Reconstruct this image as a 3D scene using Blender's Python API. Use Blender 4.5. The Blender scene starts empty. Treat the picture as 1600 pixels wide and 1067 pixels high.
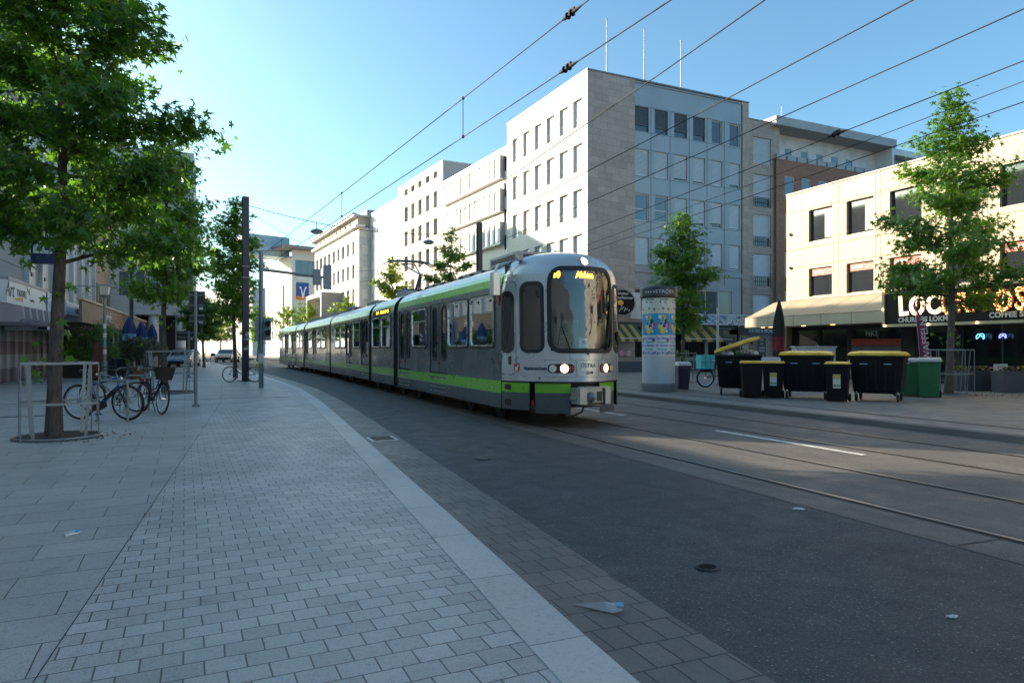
import bpy, math, random
import numpy as np
from mathutils import Vector, Matrix
R = math.radians
SC = bpy.context.scene
COL = SC.collection

# ------------------------------------------------------------------ camera, sky, sun, exposure
# world frame: +y runs along the street away from the viewer, +x across it to the right, metres
EYE, FPX, HORIZON, PSI = 1.48, 1067.0, 545.0, R(23.1)
CP, SP = math.cos(PSI), math.sin(PSI)
cam = bpy.data.cameras.new('camera')
cam.sensor_width = 36.0
cam.lens = 36.0 * FPX / 1600.0
cam.shift_y = (HORIZON - 533.5) / 1600.0
cam.clip_start = 0.1
cam.clip_end = 3000.0
camo = bpy.data.objects.new('camera', cam)
COL.objects.link(camo)
camo.location = (0, 0, EYE)
camo.rotation_euler = (R(90), 0, -PSI)
SC.camera = camo

SUN_AZ, SUN_EL = R(46), R(15.5)          # azimuth from +y towards -x
sun_dir = Vector((-math.sin(SUN_AZ) * math.cos(SUN_EL), math.cos(SUN_AZ) * math.cos(SUN_EL), math.sin(SUN_EL)))
world = bpy.data.worlds.new('World')
SC.world = world
world.use_nodes = True
wn = world.node_tree
bg = wn.nodes['Background']
sky = wn.nodes.new('ShaderNodeTexSky')
sky.sky_type = 'NISHITA'
sky.sun_disc = False
sky.sun_elevation = SUN_EL
sky.sun_rotation = -SUN_AZ
sky.altitude = 50
sky.air_density = 0.85
sky.dust_density = 2.4
sky.ozone_density = 2.0
bg.inputs['Strength'].default_value = 0.12
tint = wn.nodes.new('ShaderNodeMix'); tint.data_type = 'RGBA'; tint.blend_type = 'MULTIPLY'; tint.inputs[0].default_value = 1.0
tint.inputs[7].default_value = (.71, .965, .955, 1)
wn.links.new(sky.outputs[0], tint.inputs[6])
wn.links.new(tint.outputs[2], bg.inputs['Color'])
sl = bpy.data.lights.new('sun', 'SUN')
sl.energy = 4.6
sl.angle = R(0.53)
sl.color = (1.0, 0.83, 0.62)
so = bpy.data.objects.new('sun', sl)
COL.objects.link(so)
so.rotation_euler = sun_dir.to_track_quat('Z', 'Y').to_euler()
SC.view_settings.view_transform = 'Standard'
SC.view_settings.look = 'None'
SC.view_settings.exposure = 1.55
SC.view_settings.gamma = 1.0
SC.cycles.max_bounces = 8
SC.cycles.transparent_max_bounces = 16
SC.cycles.use_denoising = True
SC.cycles.sample_clamp_indirect = 6.0

# ------------------------------------------------------------------ measuring helpers (photo survey -> metres)
def cw(X, Y):
    return (X * CP + Y * SP, -X * SP + Y * CP)
def gpt(px, py, z=0.0):
    Y = (EYE - z) * FPX / (py - HORIZON)
    return cw((px - 800) / FPX * Y, Y)
def dpt(px, Y):
    return cw((px - 800) / FPX * Y, Y)
def depth(x, y):
    return x * SP + y * CP
def zof(py, Y):
    return EYE + (HORIZON - py) / FPX * Y

# ------------------------------------------------------------------ mesh builder
class MB:
    def __init__(self, M=None):
        self.v, self.f, self.m, self.M = [], [], [], M
    def add(self, vs, fs, mi=0, M=None):
        b = len(self.v)
        if M is not None: vs = [M @ Vector(p) for p in vs]
        if self.M is not None: vs = [self.M @ Vector(p) for p in vs]
        self.v += [tuple(p) for p in vs]
        self.f += [tuple(i + b for i in f) for f in fs]
        self.m += [mi] * len(fs)
        return self
    def box(self, x0, x1, y0, y1, z0, z1, mi=0, M=None):
        vs = [(x0,y0,z0),(x1,y0,z0),(x1,y1,z0),(x0,y1,z0),(x0,y0,z1),(x1,y0,z1),(x1,y1,z1),(x0,y1,z1)]
        return self.add(vs, [(0,3,2,1),(4,5,6,7),(0,1,5,4),(1,2,6,5),(2,3,7,6),(3,0,4,7)], mi, M)
    def cbox(self, c, s, mi=0, M=None):
        return self.box(c[0]-s[0]/2, c[0]+s[0]/2, c[1]-s[1]/2, c[1]+s[1]/2, c[2]-s[2]/2, c[2]+s[2]/2, mi, M)
    def quad(self, a, b, c, d, mi=0):
        return self.add([a, b, c, d], [(0,1,2,3)], mi)
    def prism(self, poly, z0, z1, mi=0, M=None, top=None):
        n = len(poly)
        vs = [(p[0], p[1], z0) for p in poly] + [(p[0], p[1], z1) for p in poly]
        fs = [tuple(range(n))[::-1], tuple(range(n, 2*n))] + [(i, (i+1) % n, n+(i+1) % n, n+i) for i in range(n)]
        return self.add(vs, fs, mi, M)
    def loft(self, rings, mi=0, closed=True, caps=True, M=None):
        n = len(rings[0]); vs = [p for r in rings for p in r]; fs = []
        for k in range(len(rings) - 1):
            for i in range(n if closed else n - 1):
                j = (i + 1) % n
                fs.append((k*n+i, k*n+j, (k+1)*n+j, (k+1)*n+i))
        if caps:
            fs.append(tuple(range(n))[::-1]); fs.append(tuple(range((len(rings)-1)*n, len(rings)*n)))
        return self.add(vs, fs, mi, M)
    def tube(self, pts, r, n=8, mi=0, caps=True, M=None):
        pts = [Vector(p) for p in pts]
        rs = r if isinstance(r, (list, tuple)) else [r] * len(pts)
        rings = []; up = None
        for i, p in enumerate(pts):
            a = pts[max(0, i-1)]; b = pts[min(len(pts)-1, i+1)]
            t = (b - a).normalized()
            if up is None:
                up = Vector((0,0,1)) if abs(t.z) < .9 else Vector((1,0,0))
            s = t.cross(up).normalized(); up = s.cross(t).normalized()
            rings.append([p + (s * math.cos(2*math.pi*k/n) + up * math.sin(2*math.pi*k/n)) * rs[i] for k in range(n)])
        return self.loft(rings, mi, True, caps, M)
    def cyl(self, a, b, r0, r1=None, n=16, mi=0, M=None):
        return self.tube([a, b], [r0, r0 if r1 is None else r1], n, mi, True, M)
    def lathe(self, prof, n=24, mi=0, c=(0,0,0), caps=True, M=None):
        rings = [[(c[0]+r*math.cos(2*math.pi*k/n), c[1]+r*math.sin(2*math.pi*k/n), c[2]+z) for k in range(n)] for r, z in prof]
        return self.loft(rings, mi, True, caps, M)
    def torus(self, c, ax, R0, r, n=28, k=8, mi=0, M=None, sq=1.0):
        ax = Vector(ax).normalized()
        u = ax.orthogonal().normalized(); w = ax.cross(u); c = Vector(c); vs = []; fs = []
        for i in range(n):
            d = u*math.cos(2*math.pi*i/n) + w*math.sin(2*math.pi*i/n)
            for j in range(k):
                vs.append(c + d*(R0 + r*math.cos(2*math.pi*j/k)) + ax*(r*sq*math.sin(2*math.pi*j/k)))
        for i in range(n):
            for j in range(k):
                fs.append((i*k+j, ((i+1) % n)*k+j, ((i+1) % n)*k+(j+1) % k, i*k+(j+1) % k))
        return self.add(vs, fs, mi, M)
    def ball(self, c, r, n=12, k=8, mi=0, s=(1,1,1), M=None):
        prof = [(max(1e-4, math.sin(math.pi*i/k)), -math.cos(math.pi*i/k)) for i in range(k+1)]
        rings = [[(c[0]+r*s[0]*q*math.cos(2*math.pi*j/n), c[1]+r*s[1]*q*math.sin(2*math.pi*j/n), c[2]+r*s[2]*z) for j in range(n)] for q, z in prof]
        return self.loft(rings, mi, True, True, M)
    def build(self, name, mats, parent=None, smooth=None, bevel=0.0, seg=2, loc=None):
        me = bpy.data.meshes.new(name)
        me.from_pydata(self.v, [], self.f)
        mats = mats if isinstance(mats, (list, tuple)) else [mats]
        for m in mats: me.materials.append(m)
        if len(mats) > 1: me.polygons.foreach_set('material_index', self.m)
        if smooth:
            me.polygons.foreach_set('use_smooth', [True] * len(me.polygons))
            me.set_sharp_from_angle(angle=R(smooth))
        me.update()
        o = bpy.data.objects.new(name, me)
        COL.objects.link(o)
        if parent: par(o, parent)
        if loc is not None: o.location = loc
        if bevel:
            b = o.modifiers.new('bevel', 'BEVEL'); b.width = bevel; b.segments = seg; b.limit_method = 'ANGLE'; b.angle_limit = R(40)
            if not smooth:
                me.polygons.foreach_set('use_smooth', [True] * len(me.polygons)); b.harden_normals = True
        return o

def tag(o, label=None, cat=None, group=None, kind=None):
    if label: o['label'] = label
    if cat: o['category'] = cat
    if group: o['group'] = group
    if kind: o['kind'] = kind
    return o
def thing(name, label, cat, loc=(0,0,0), rz=0.0, group=None):
    o = bpy.data.objects.new(name, None)
    o.empty_display_size = 0.3
    COL.objects.link(o); o.location = loc; o.rotation_euler = (0, 0, rz)
    return tag(o, label, cat, group)
_wp = {}
def wthing(name, label, cat, loc, group=None):          # its parts are written in world coordinates
    o = thing(name, label, cat, loc, 0.0, group); _wp[o.name] = Vector(loc); return o
def par(o, p):
    o.parent = p
    if p.name in _wp: o.matrix_parent_inverse = Matrix.Translation(-_wp[p.name])
    return o
def copy_tree(o, parent=None):
    c = o.copy(); COL.objects.link(c)
    if parent: c.parent = parent
    for ch in o.children: copy_tree(ch, c)
    return c
def dup(o, label, loc, rz=0.0, sc=None):
    c = copy_tree(o); c['label'] = label; c.location = loc; c.rotation_euler = (0, 0, rz)
    if sc: c.scale = sc if isinstance(sc, (tuple, list)) else (sc, sc, sc)
    return c
def struct(o, label=None):
    o['kind'] = 'structure'
    if label: o['label'] = label
    return o

# ------------------------------------------------------------------ materials
class NT:
    def __init__(self, name):
        self.m = bpy.data.materials.new(name); self.m.use_nodes = True
        self.t = self.m.node_tree; self.p = self.t.nodes['Principled BSDF']; self.out = self.t.nodes['Material Output']
    def n(self, typ, **k):
        d = self.t.nodes.new(typ)
        for a, b in k.items():
            if a.startswith('i_'): d.inputs[a[2:].replace('_', ' ')].default_value = b
            else: setattr(d, a, b)
        return d
    def l(self, a, b): self.t.links.new(a, b)
    def coord(self, kind='Object', scale=(1,1,1), rot=(0,0,0), loc=(0,0,0)):
        tc = self.n('ShaderNodeTexCoord'); mp = self.n('ShaderNodeMapping')
        mp.inputs['Scale'].default_value = scale; mp.inputs['Rotation'].default_value = rot; mp.inputs['Location'].default_value = loc
        self.l(tc.outputs[kind], mp.inputs['Vector']); return mp.outputs[0]
    def noise(self, vec, scale, detail=4.0, rough=.55):
        d = self.n('ShaderNodeTexNoise'); d.inputs['Scale'].default_value = scale
        d.inputs['Detail'].default_value = detail; d.inputs['Roughness'].default_value = rough
        if vec is not None: self.l(vec, d.inputs['Vector'])
        return d.outputs['Fac']
    def ramp(self, fac, a, b, lo=0.0, hi=1.0):
        d = self.n('ShaderNodeMapRange'); d.inputs['From Min'].default_value = a; d.inputs['From Max'].default_value = b
        d.inputs['To Min'].default_value = lo; d.inputs['To Max'].default_value = hi
        self.l(fac, d.inputs['Value']); return d.outputs[0]
    def mix(self, fac, a, b, mode='MIX'):
        d = self.n('ShaderNodeMix', data_type='RGBA', blend_type=mode)
        for k, s in ((0, fac), (6, a), (7, b)):
            if isinstance(s, (int, float)): d.inputs[k].default_value = s
            elif isinstance(s, (tuple, list)): d.inputs[k].default_value = (*s[:3], 1)
            else: self.l(s, d.inputs[k])
        return d.outputs[2]
    def math(self, op, a, b=0.0):
        d = self.n('ShaderNodeMath', operation=op)
        for k, s in ((0, a), (1, b)):
            if isinstance(s, (int, float)): d.inputs[k].default_value = s
            else: self.l(s, d.inputs[k])
        return d.outputs[0]
    def bump(self, h, strength=.3, dist=.01, nrm=None):
        d = self.n('ShaderNodeBump'); d.inputs['Strength'].default_value = strength; d.inputs['Distance'].default_value = dist
        self.l(h, d.inputs['Height'])
        if nrm is not None: self.l(nrm, d.inputs['Normal'])
        return d.outputs[0]
    def set(self, **k):
        for a, b in k.items():
            i = self.p.inputs[a.replace('_', ' ')]
            if hasattr(b, 'is_output'): self.l(b, i)
            elif isinstance(b, (tuple, list)): i.default_value = (*b[:3], 1)
            else: i.default_value = b
        return self
def sh(c, k): return tuple(min(1, x * k) for x in c[:3])
_mc = {}
def mat(name, col, rough=.6, metal=0.0, var=.12, vs=1.5, bump=0.0, bs=60.0, spec=.5, coat=0.0, dirt=0.0):
    if name in _mc: return _mc[name]
    t = NT(name); v = t.coord()
    c = t.mix(t.ramp(t.noise(v, vs, 5), .3, .7), sh(col, 1-var), sh(col, 1+var))
    if dirt:
        c = t.mix(t.ramp(t.noise(v, vs*3.1, 6, .65), .52, .75, 0, dirt), c, (.05, .045, .04))
    t.set(Base_Color=c, Metallic=metal, Coat_Weight=coat)
    t.p.inputs['Specular IOR Level'].default_value = spec
    t.set(Roughness=t.ramp(t.noise(v, vs*4, 3), .3, .7, max(.02, rough-.07), min(1, rough+.07)))
    if bump: t.set(Normal=t.bump(t.noise(v, bs, 4), bump, .006))
    _mc[name] = t.m
    return t.m
def emit(name, col, strength):
    t = NT(name); t.set(Base_Color=(.02,.02,.02), Emission_Color=col, Emission_Strength=strength); return t.m
def thin_glass(name, tint=(.7,.75,.76), refl=1.0, rough=.01):
    t = NT(name)
    tr = t.n('ShaderNodeBsdfTransparent'); tr.inputs[0].default_value = (*tint, 1)
    gl = t.n('ShaderNodeBsdfGlossy'); gl.inputs['Roughness'].default_value = rough; gl.inputs['Color'].default_value = (.95,.97,1,1)
    fr = t.n('ShaderNodeFresnel'); fr.inputs['IOR'].default_value = 1.52
    f = t.ramp(fr.outputs[0], 0, 1, .035*refl, min(1, .035*refl+1.3))
    mx = t.n('ShaderNodeMixShader'); t.l(f, mx.inputs[0]); t.l(tr.outputs[0], mx.inputs[1]); t.l(gl.outputs[0], mx.inputs[2])
    t.l(mx.outputs[0], t.out.inputs['Surface']); return t.m
def panel_mat(name, col, bw, bh, joint=.012, jc=None, rough=.7, var=.08, off=0.0, tint=.1, rot=(R(90),0,0), bump=.4, coord='Object', grain=40, squash=1.0, shift=(0,0,0), rs=0.0):
    """courses of slabs, stones or pavers from the brick texture; rot maps the wall plane onto u,v"""
    t = NT(name); v = t.coord(coord, rot=rot, loc=shift)
    b = t.n('ShaderNodeTexBrick'); b.offset = off; b.squash = squash
    b.inputs['Scale'].default_value = 1.0; b.inputs['Brick Width'].default_value = bw; b.inputs['Row Height'].default_value = bh
    b.inputs['Mortar Size'].default_value = joint; b.inputs['Mortar Smooth'].default_value = .1; b.inputs['Bias'].default_value = 0.0
    b.inputs['Color1'].default_value = (*sh(col, 1-tint), 1); b.inputs['Color2'].default_value = (*sh(col, 1+tint), 1)
    b.inputs['Mortar'].default_value = (*(jc or sh(col, .35)), 1)
    t.l(v, b.inputs['Vector'])
    v2 = t.coord(coord)
    c = t.mix(t.ramp(t.noise(v2, .7, 6, .6), .3, .7), b.outputs['Color'], sh((.5,.5,.5), 2*(1-var)), 'MULTIPLY')
    c = t.mix(t.ramp(t.noise(v2, grain, 3), .35, .65, 0, .5), c, t.mix(1.0, c, (.72,.72,.72), 'MULTIPLY'))
    t.set(Base_Color=c, Roughness=rough)
    nb = t.bump(b.outputs['Fac'], -bump, .01)
    if rs: nb = t.bump(t.noise(v2, grain*2, 3), rs, .004, nb)
    t.set(Normal=nb); return t.m

# ------------------------------------------------------------------ lettering
def text_mesh(s, size, off=0.0, extrude=0.0, align='CENTER', spacing=1.0, font_shear=0.0):
    c = bpy.data.curves.new('lettering', 'FONT'); c.body = s; c.size = size; c.align_x = align; c.align_y = 'CENTER'
    c.offset = off; c.extrude = extrude; c.space_character = spacing; c.shear = font_shear; c.resolution_u = 3
    o = bpy.data.objects.new('lettering', c)
    me = bpy.data.meshes.new_from_object(o)
    bpy.data.objects.remove(o); bpy.data.curves.remove(c)
    return me
def text(name, s, size, m, loc, rz=0.0, parent=None, off=0.0, extrude=.004, align='CENTER', roll=0.0, spacing=1.0, shear=0.0, sx=1.0):
    """upright lettering read from local -y, at loc, turned rz about z and roll in its own plane"""
    me = text_mesh(s, size, off, extrude, align, spacing, shear); me.materials.clear(); me.materials.append(m)
    o = bpy.data.objects.new(name, me); COL.objects.link(o)
    me.transform(Matrix.Rotation(rz, 4, 'Z') @ Matrix.Rotation(R(90), 4, 'X') @ Matrix.Rotation(roll, 4, 'Z') @ Matrix.Diagonal((sx,1,1,1)))
    o.location = loc
    if parent: par(o, parent)
    return o

# ------------------------------------------------------------------ walls with real openings
class Face:
    """vertical wall plane: o = left bottom corner seen from outside, na = heading of the outward normal"""
    def __init__(s, o, na):
        s.o = Vector((o[0], o[1], o[2] if len(o) > 2 else 0)); s.na = na
        s.n = Vector((math.cos(na), math.sin(na), 0)); s.u = Vector((-s.n.y, s.n.x, 0)); s.rz = math.atan2(s.u.y, s.u.x)
    def at(s, u, z, d=0.0): return s.o + s.u*u + s.n*d + Vector((0,0,z))
    def M(s): return Matrix.Translation(s.o) @ Matrix.Rotation(s.rz, 4, 'Z')
    def hit(s, px, d=0.0):                      # u where the survey column px meets the plane
        ray = Vector((*cw((px-800)/FPX, 1.0), 0)); o = s.o + s.n*d
        k = (o.x*s.n.x + o.y*s.n.y) / (ray.x*s.n.x + ray.y*s.n.y)
        return (ray*k - Vector((o.x, o.y, 0))).dot(s.u)
    def z(s, px, py, d=0.0):
        p = s.at(s.hit(px, d), 0, d); return zof(py, depth(p.x, p.y))
    def wall(s, mb, u0, u1, z0, z1, ops, dep=.18, mi=0, rmi=None):
        rmi = mi if rmi is None else rmi
        xs = sorted({u0, u1, *[min(max(a, u0), u1) for o in ops for a in o[:2]]}); zs = sorted({z0, z1, *[min(max(a, z0), z1) for o in ops for a in o[2:4]]})
        for a, b in zip(xs, xs[1:]):
            for c, e in zip(zs, zs[1:]):
                mx, mz = (a+b)/2, (c+e)/2
                if any(o[0] < mx < o[1] and o[2] < mz < o[3] for o in ops): continue
                mb.quad(s.at(a,c), s.at(b,c), s.at(b,e), s.at(a,e), mi)
        for a, b, c, e in [o[:4] for o in ops]:
            mb.quad(s.at(a,c,-dep), s.at(b,c,-dep), s.at(b,c), s.at(a,c), rmi)
            mb.quad(s.at(a,e), s.at(b,e), s.at(b,e,-dep), s.at(a,e,-dep), rmi)
            mb.quad(s.at(a,c), s.at(a,e), s.at(a,e,-dep), s.at(a,c,-dep), rmi)
            mb.quad(s.at(b,c,-dep), s.at(b,e,-dep), s.at(b,e), s.at(b,c), rmi)
    def box(s, mb, u0, u1, d0, d1, z0, z1, mi=0):   # a block from d0 to d1 in front of the plane
        mb.add([s.at(u,z,d) for z in (z0,z1) for d in (d0,d1) for u in (u0,u1)],
               [(0,1,3,2),(4,6,7,5),(2,3,7,6),(0,4,5,1),(0,2,6,4),(1,5,7,3)], mi)

_wm = {}
def window_mesh(w, h, mats, fr=.05, blind=0.0, mull=(), trans=(), rail=0.0, key=''):
    """frame, panes, optional blind: local x across, z up, -y outward; origin at the left bottom corner"""
    k = (round(w,2), round(h,2), tuple(m.name for m in mats), fr, round(blind,2), mull, trans, key)
    if k in _wm: return _wm[k]
    mb = MB(); e = .003
    mb.box(e, w-e, 0, .05, e, fr, 0); mb.box(e, w-e, 0, .05, h-fr, h-e, 0)
    mb.box(e, fr, 0, .05, fr, h-fr, 0); mb.box(w-fr, w-e, 0, .05, fr, h-fr, 0)
    for a in mull: mb.box(w*a-fr*.4, w*a+fr*.4, .004, .046, fr, h-fr, 0)
    for a in trans: mb.box(fr, w-fr, .008, .042, h*a-fr*.4, h*a+fr*.4, 0)
    mb.quad((fr,.03,fr), (w-fr,.03,fr), (w-fr,.03,h-fr), (fr,.03,h-fr), 1)
    if blind > 0:
        zb = h-fr-(h-2*fr)*blind; n = max(3, int((h-fr-zb)/.075)); y = -.012
        for i in range(n):
            za = h-fr-(h-fr-zb)*i/n; zc = h-fr-(h-fr-zb)*(i+1)/n
            mb.quad((fr*.6,y,za), (fr*.6,y-.022,zc+.004), (w-fr*.6,y-.022,zc+.004), (w-fr*.6,y,za), 2)
        mb.box(fr*.6, w-fr*.6, -.035, -.01, zb-.03, zb, 2)
    me = mb.build('window', mats); m = me.data; bpy.data.objects.remove(me)
    _wm[k] = m; return m
def put_window(face, a, b, c, e, dep, mats, parent, name='window', **k):
    m = window_mesh(b-a, e-c, mats, **k)
    o = bpy.data.objects.new(name, m); COL.objects.link(o); par(o, parent)
    o.location = face.at(a, c, -dep+.052); o.rotation_euler = (0,0,face.rz)
    return o
# ================================================================== the ground
def ground_mats():
    g = {}
    t = NT('asphalt'); v = t.coord()
    sp = t.n('ShaderNodeTexVoronoi'); sp.inputs['Scale'].default_value = 95; t.l(v, sp.inputs['Vector'])
    c = t.mix(t.ramp(t.noise(v, 1.2, 6, .6), .3, .7), (.040,.042,.046), (.058,.060,.064))
    c = t.mix(t.ramp(t.noise(v, 70, 2, .7), .52, .70, 0, .9), c, (.15,.15,.15))
    c = t.mix(t.ramp(sp.outputs['Distance'], 0, .5, .6, 0), c, (.02,.021,.023))
    s2 = t.n('ShaderNodeTexVoronoi'); s2.inputs['Scale'].default_value = 26; t.l(v, s2.inputs['Vector'])
    c = t.mix(t.ramp(s2.outputs['Distance'], .10, .20, .85, 0), c, (.24,.24,.235))          # single pale stones
    c = t.mix(t.ramp(t.noise(v, 22, 4, .75), .50, .66, 0, .7), c, (.022,.023,.025))
    c = t.mix(t.ramp(t.noise(v, 9, 5, .8), .55, .7, 0, .5), c, (.105,.106,.108))
    c = t.mix(t.ramp(t.noise(t.coord(scale=(1,.05,1)), 1.3, 6), .48, .72, 0, .5), c, (.028,.028,.03))
    t.set(Base_Color=c, Roughness=t.ramp(t.noise(v, 3, 3), .3, .7, .58, .78))
    t.set(Normal=t.bump(t.noise(v, 110, 3), .9, .006)); g['asphalt'] = t.m
    t = NT('track_concrete'); v = t.coord()
    c = t.mix(t.ramp(t.noise(v, .8, 6, .65), .3, .7), (.085,.078,.072), (.135,.124,.112))
    c = t.mix(t.ramp(t.noise(t.coord(scale=(3,.15,1)), 1.1, 5), .45, .7, 0, .65), c, (.05,.046,.043))
    c = t.mix(t.ramp(t.noise(v, 60, 3, .75), .5, .68, 0, .7), c, (.23,.215,.20)); c = t.mix(t.ramp(t.noise(v, 16, 5, .8), .52, .7, 0, .6), c, (.055,.05,.046))
    t.set(Base_Color=c, Roughness=t.ramp(t.noise(v, 2, 3), .3, .7, .5, .75))
    t.set(Normal=t.bump(t.noise(v, 120, 3), .5, .004)); g['concrete'] = t.m
    def paver(name, col, bw, bh, joint, tint, rot=0.0, grain=160, off=.5, shift=(0,0,0), jc=None, stain=.5):
        t = NT(name); v = t.coord(rot=(0,0,rot), loc=shift); w = t.coord()
        b = t.n('ShaderNodeTexBrick'); b.offset = off
        for a, x in (('Scale',1.0),('Brick Width',bw),('Row Height',bh),('Mortar Size',joint),('Mortar Smooth',.25),('Bias',0.0)): b.inputs[a].default_value = x
        b.inputs['Color1'].default_value = (*sh(col,1-tint),1); b.inputs['Color2'].default_value = (*sh(col,1+tint),1); b.inputs['Mortar'].default_value = (*(jc or sh(col,.22)),1)
        # slightly uneven joints
        wob = t.n('ShaderNodeVectorMath', operation='ADD'); nz = t.n('ShaderNodeTexNoise'); nz.inputs['Scale'].default_value = 2.3; t.l(w, nz.inputs['Vector'])
        sc = t.n('ShaderNodeVectorMath', operation='SCALE'); sc.inputs['Scale'].default_value = .016; t.l(nz.outputs['Color'], sc.inputs[0])
        t.l(v, wob.inputs[0]); t.l(sc.outputs[0], wob.inputs[1]); t.l(wob.outputs[0], b.inputs['Vector'])
        c = b.outputs['Color']
        c = t.mix(t.ramp(t.noise(w, 34, 3, .8), .50, .68, 0, .5), c, t.mix(1.0, c, (.60,.60,.60), 'MULTIPLY')); c = t.mix(t.ramp(t.noise(w, grain, 2), .42, .62, 0, .5), c, t.mix(1.0, c, (.55,.55,.55), 'MULTIPLY'))
        c = t.mix(t.ramp(t.noise(w, .55, 6, .6), .35, .7, 0, stain), c, t.mix(1.0, c, (.62,.60,.58), 'MULTIPLY'))
        c = t.mix(t.ramp(t.noise(w, 3.7, 4, .6), .62, .74, 0, stain), c, t.mix(1.0, c, (.5,.48,.46), 'MULTIPLY'))
        sp = t.n('ShaderNodeTexVoronoi'); sp.inputs['Scale'].default_value = 2.6; t.l(w, sp.inputs['Vector'])
        c = t.mix(t.ramp(sp.outputs['Distance'], .02, .035, .75, 0), c, (.05,.05,.05))      # trodden gum
        r = t.ramp(t.noise(w, 1.5, 4), .3, .7, .42, .62)
        t.set(Base_Color=c, Roughness=r)
        nb = t.bump(b.outputs['Fac'], -.55, .012); nb = t.bump(t.noise(w, grain*.8, 3), .25, .004, nb); t.set(Normal=nb)
        return t.m
    g['small'] = paver('small_pavers', (.45,.45,.44), .178, .150, .0045, .13, rot=R(-2.5))
    g['slab'] = paver('large_slabs', (.42,.422,.415), .62, .40, .004, .07, rot=R(-2.5), jc=(.06,.06,.06))
    g['kerb'] = paver('granite_kerb', (.52,.515,.50), 50.0, 1.0, .004, .06, grain=210, off=0.0, jc=(.12,.12,.12), stain=.3)
    g['gutter'] = paver('gutter_setts', (.155,.138,.127), .155, .24, .006, .16, grain=120, jc=(.03,.028,.026))
    g['right'] = paver('right_pavers', (.27,.255,.24), .30, .20, .006, .10, rot=R(1), grain=120)
    return g
GM = ground_mats()
def strip(name, left, right, z, m, label, thick=None):
    mb = MB(); n = len(left)
    vs = [(*p, z) for p in left] + [(*p, z) for p in right]
    fs = [(i, n+i, n+i+1, i+1) for i in range(n-1)]
    if thick:
        b = len(vs); vs += [(*p, z-thick) for p in left] + [(*p, z-thick) for p in right]
        fs += [(n+i, b+n+i, b+n+i+1, n+i+1) for i in range(n-1)] + [(i+1, b+i+1, b+i, i) for i in range(n-1)]
    mb.add(vs, fs); return struct(mb.build(name, m), label)
YS = [-14, -6, 0, 3, 5, 7, 10, 14, 18, 22, 26, 32, 38, 45, 55, 70, 90, 120, 160]
def track_shift(y):                                      # the rails bend gently left beyond y = 33
    return -max(0, y-33)**2 / (2*413.0)
def kerb_l(y):
    pts = [(-14,1.2),(0,1.26),(2.6,1.34),(3.6,1.40),(6.3,1.55),(11,1.80),(16,2.06),(20,2.25),(26,2.36),(32,2.15),(37,1.85),(45,1.4),(60,.5),(90,-2.6),(160,-16)]
    for (a, p), (b, q) in zip(pts, pts[1:]):
        if y <= b: return p + (q-p)*(y-a)/(b-a)
def seam(y): return -.90 + .045*y if y < 20 else 0.0 + (y-20)*.004 + track_shift(y)
def dense(f, dx=0.0, lo=-14, hi=160):
    ys = sorted(set(YS + [float(k) for k in range(-4, 44, 2)])); return [(f(y)+dx, y) for y in ys]
mb = MB(); mb.quad((-400,-300,-.012), (400,-300,-.012), (400,900,-.012), (-400,900,-.012)); struct(mb.build('ground', GM['concrete']), 'grey paved city ground reaching the horizon')
strip('road', dense(lambda y: kerb_l(y)+.9), dense(lambda y: 5.06+track_shift(y)), 0.0, GM['asphalt'], 'dark asphalt carriageway left of the tram tracks')
strip('track_bed', dense(lambda y: 5.06+track_shift(y)), dense(lambda y: 11.54+track_shift(y)), .003, GM['concrete'], 'brownish concrete bed carrying two tram tracks')
strip('gutter', dense(lambda y: kerb_l(y)+.30), dense(lambda y: kerb_l(y)+.92), .010, GM['gutter'], 'dark brown strip of setts along the kerb')
strip('kerb', dense(kerb_l), dense(lambda y: kerb_l(y)+.31), .052, GM['kerb'], 'pale granite kerb band edging the pavement', .08)
strip('pavement', dense(seam), dense(kerb_l), .048, GM['small'], 'pavement of small grey rectangular pavers')
strip('pavement_slabs', dense(lambda y: -30.0), dense(seam), .046, GM['slab'], 'pavement of large grey slabs beside the shops')
strip('right_pavement', dense(lambda y: 11.80+track_shift(y)), dense(lambda y: 60.0), .10, GM['right'], 'brownish grey paved square in front of the shops')
strip('right_kerb', dense(lambda y: 11.54+track_shift(y)), dense(lambda y: 11.81+track_shift(y)), .103, mat('kerb_dark', (.13,.125,.12), .8, var=.2, vs=1.2, bump=.2), 'kerb along the far side of the tracks', .11)
# drainage line let into the right-hand paving, and dark bands in the left paving
dk = mat('dark_groove', (.03,.03,.032), .7)
strip('channel_drain', dense(lambda y: 12.62+track_shift(y)), dense(lambda y: 12.72+track_shift(y)), .104, dk, 'dark drainage slot in the paving behind the kerb')
for a, b in ((21.3, 21.42), (33.4, 33.55)):
    mb = MB(); mb.quad((-9,a,.051), (1.9,a,.051), (1.9,b,.051), (-9,b,.051)); struct(mb.build('paving_band', dk), 'dark band across the pavement')
mb = MB(); mb.quad((-30,16.0,.0505), (-3.1,17.3,.0505), (-3.1,17.48,.0505), (-30,16.3,.0505)); struct(mb.build('paving_band', dk), 'dark band running to the shops')
strip('paving_seam', dense(lambda y: seam(y)-.0028), dense(lambda y: seam(y)+.0028), .0495, dk, 'thin dark joint between the large slabs and the small pavers')
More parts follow.
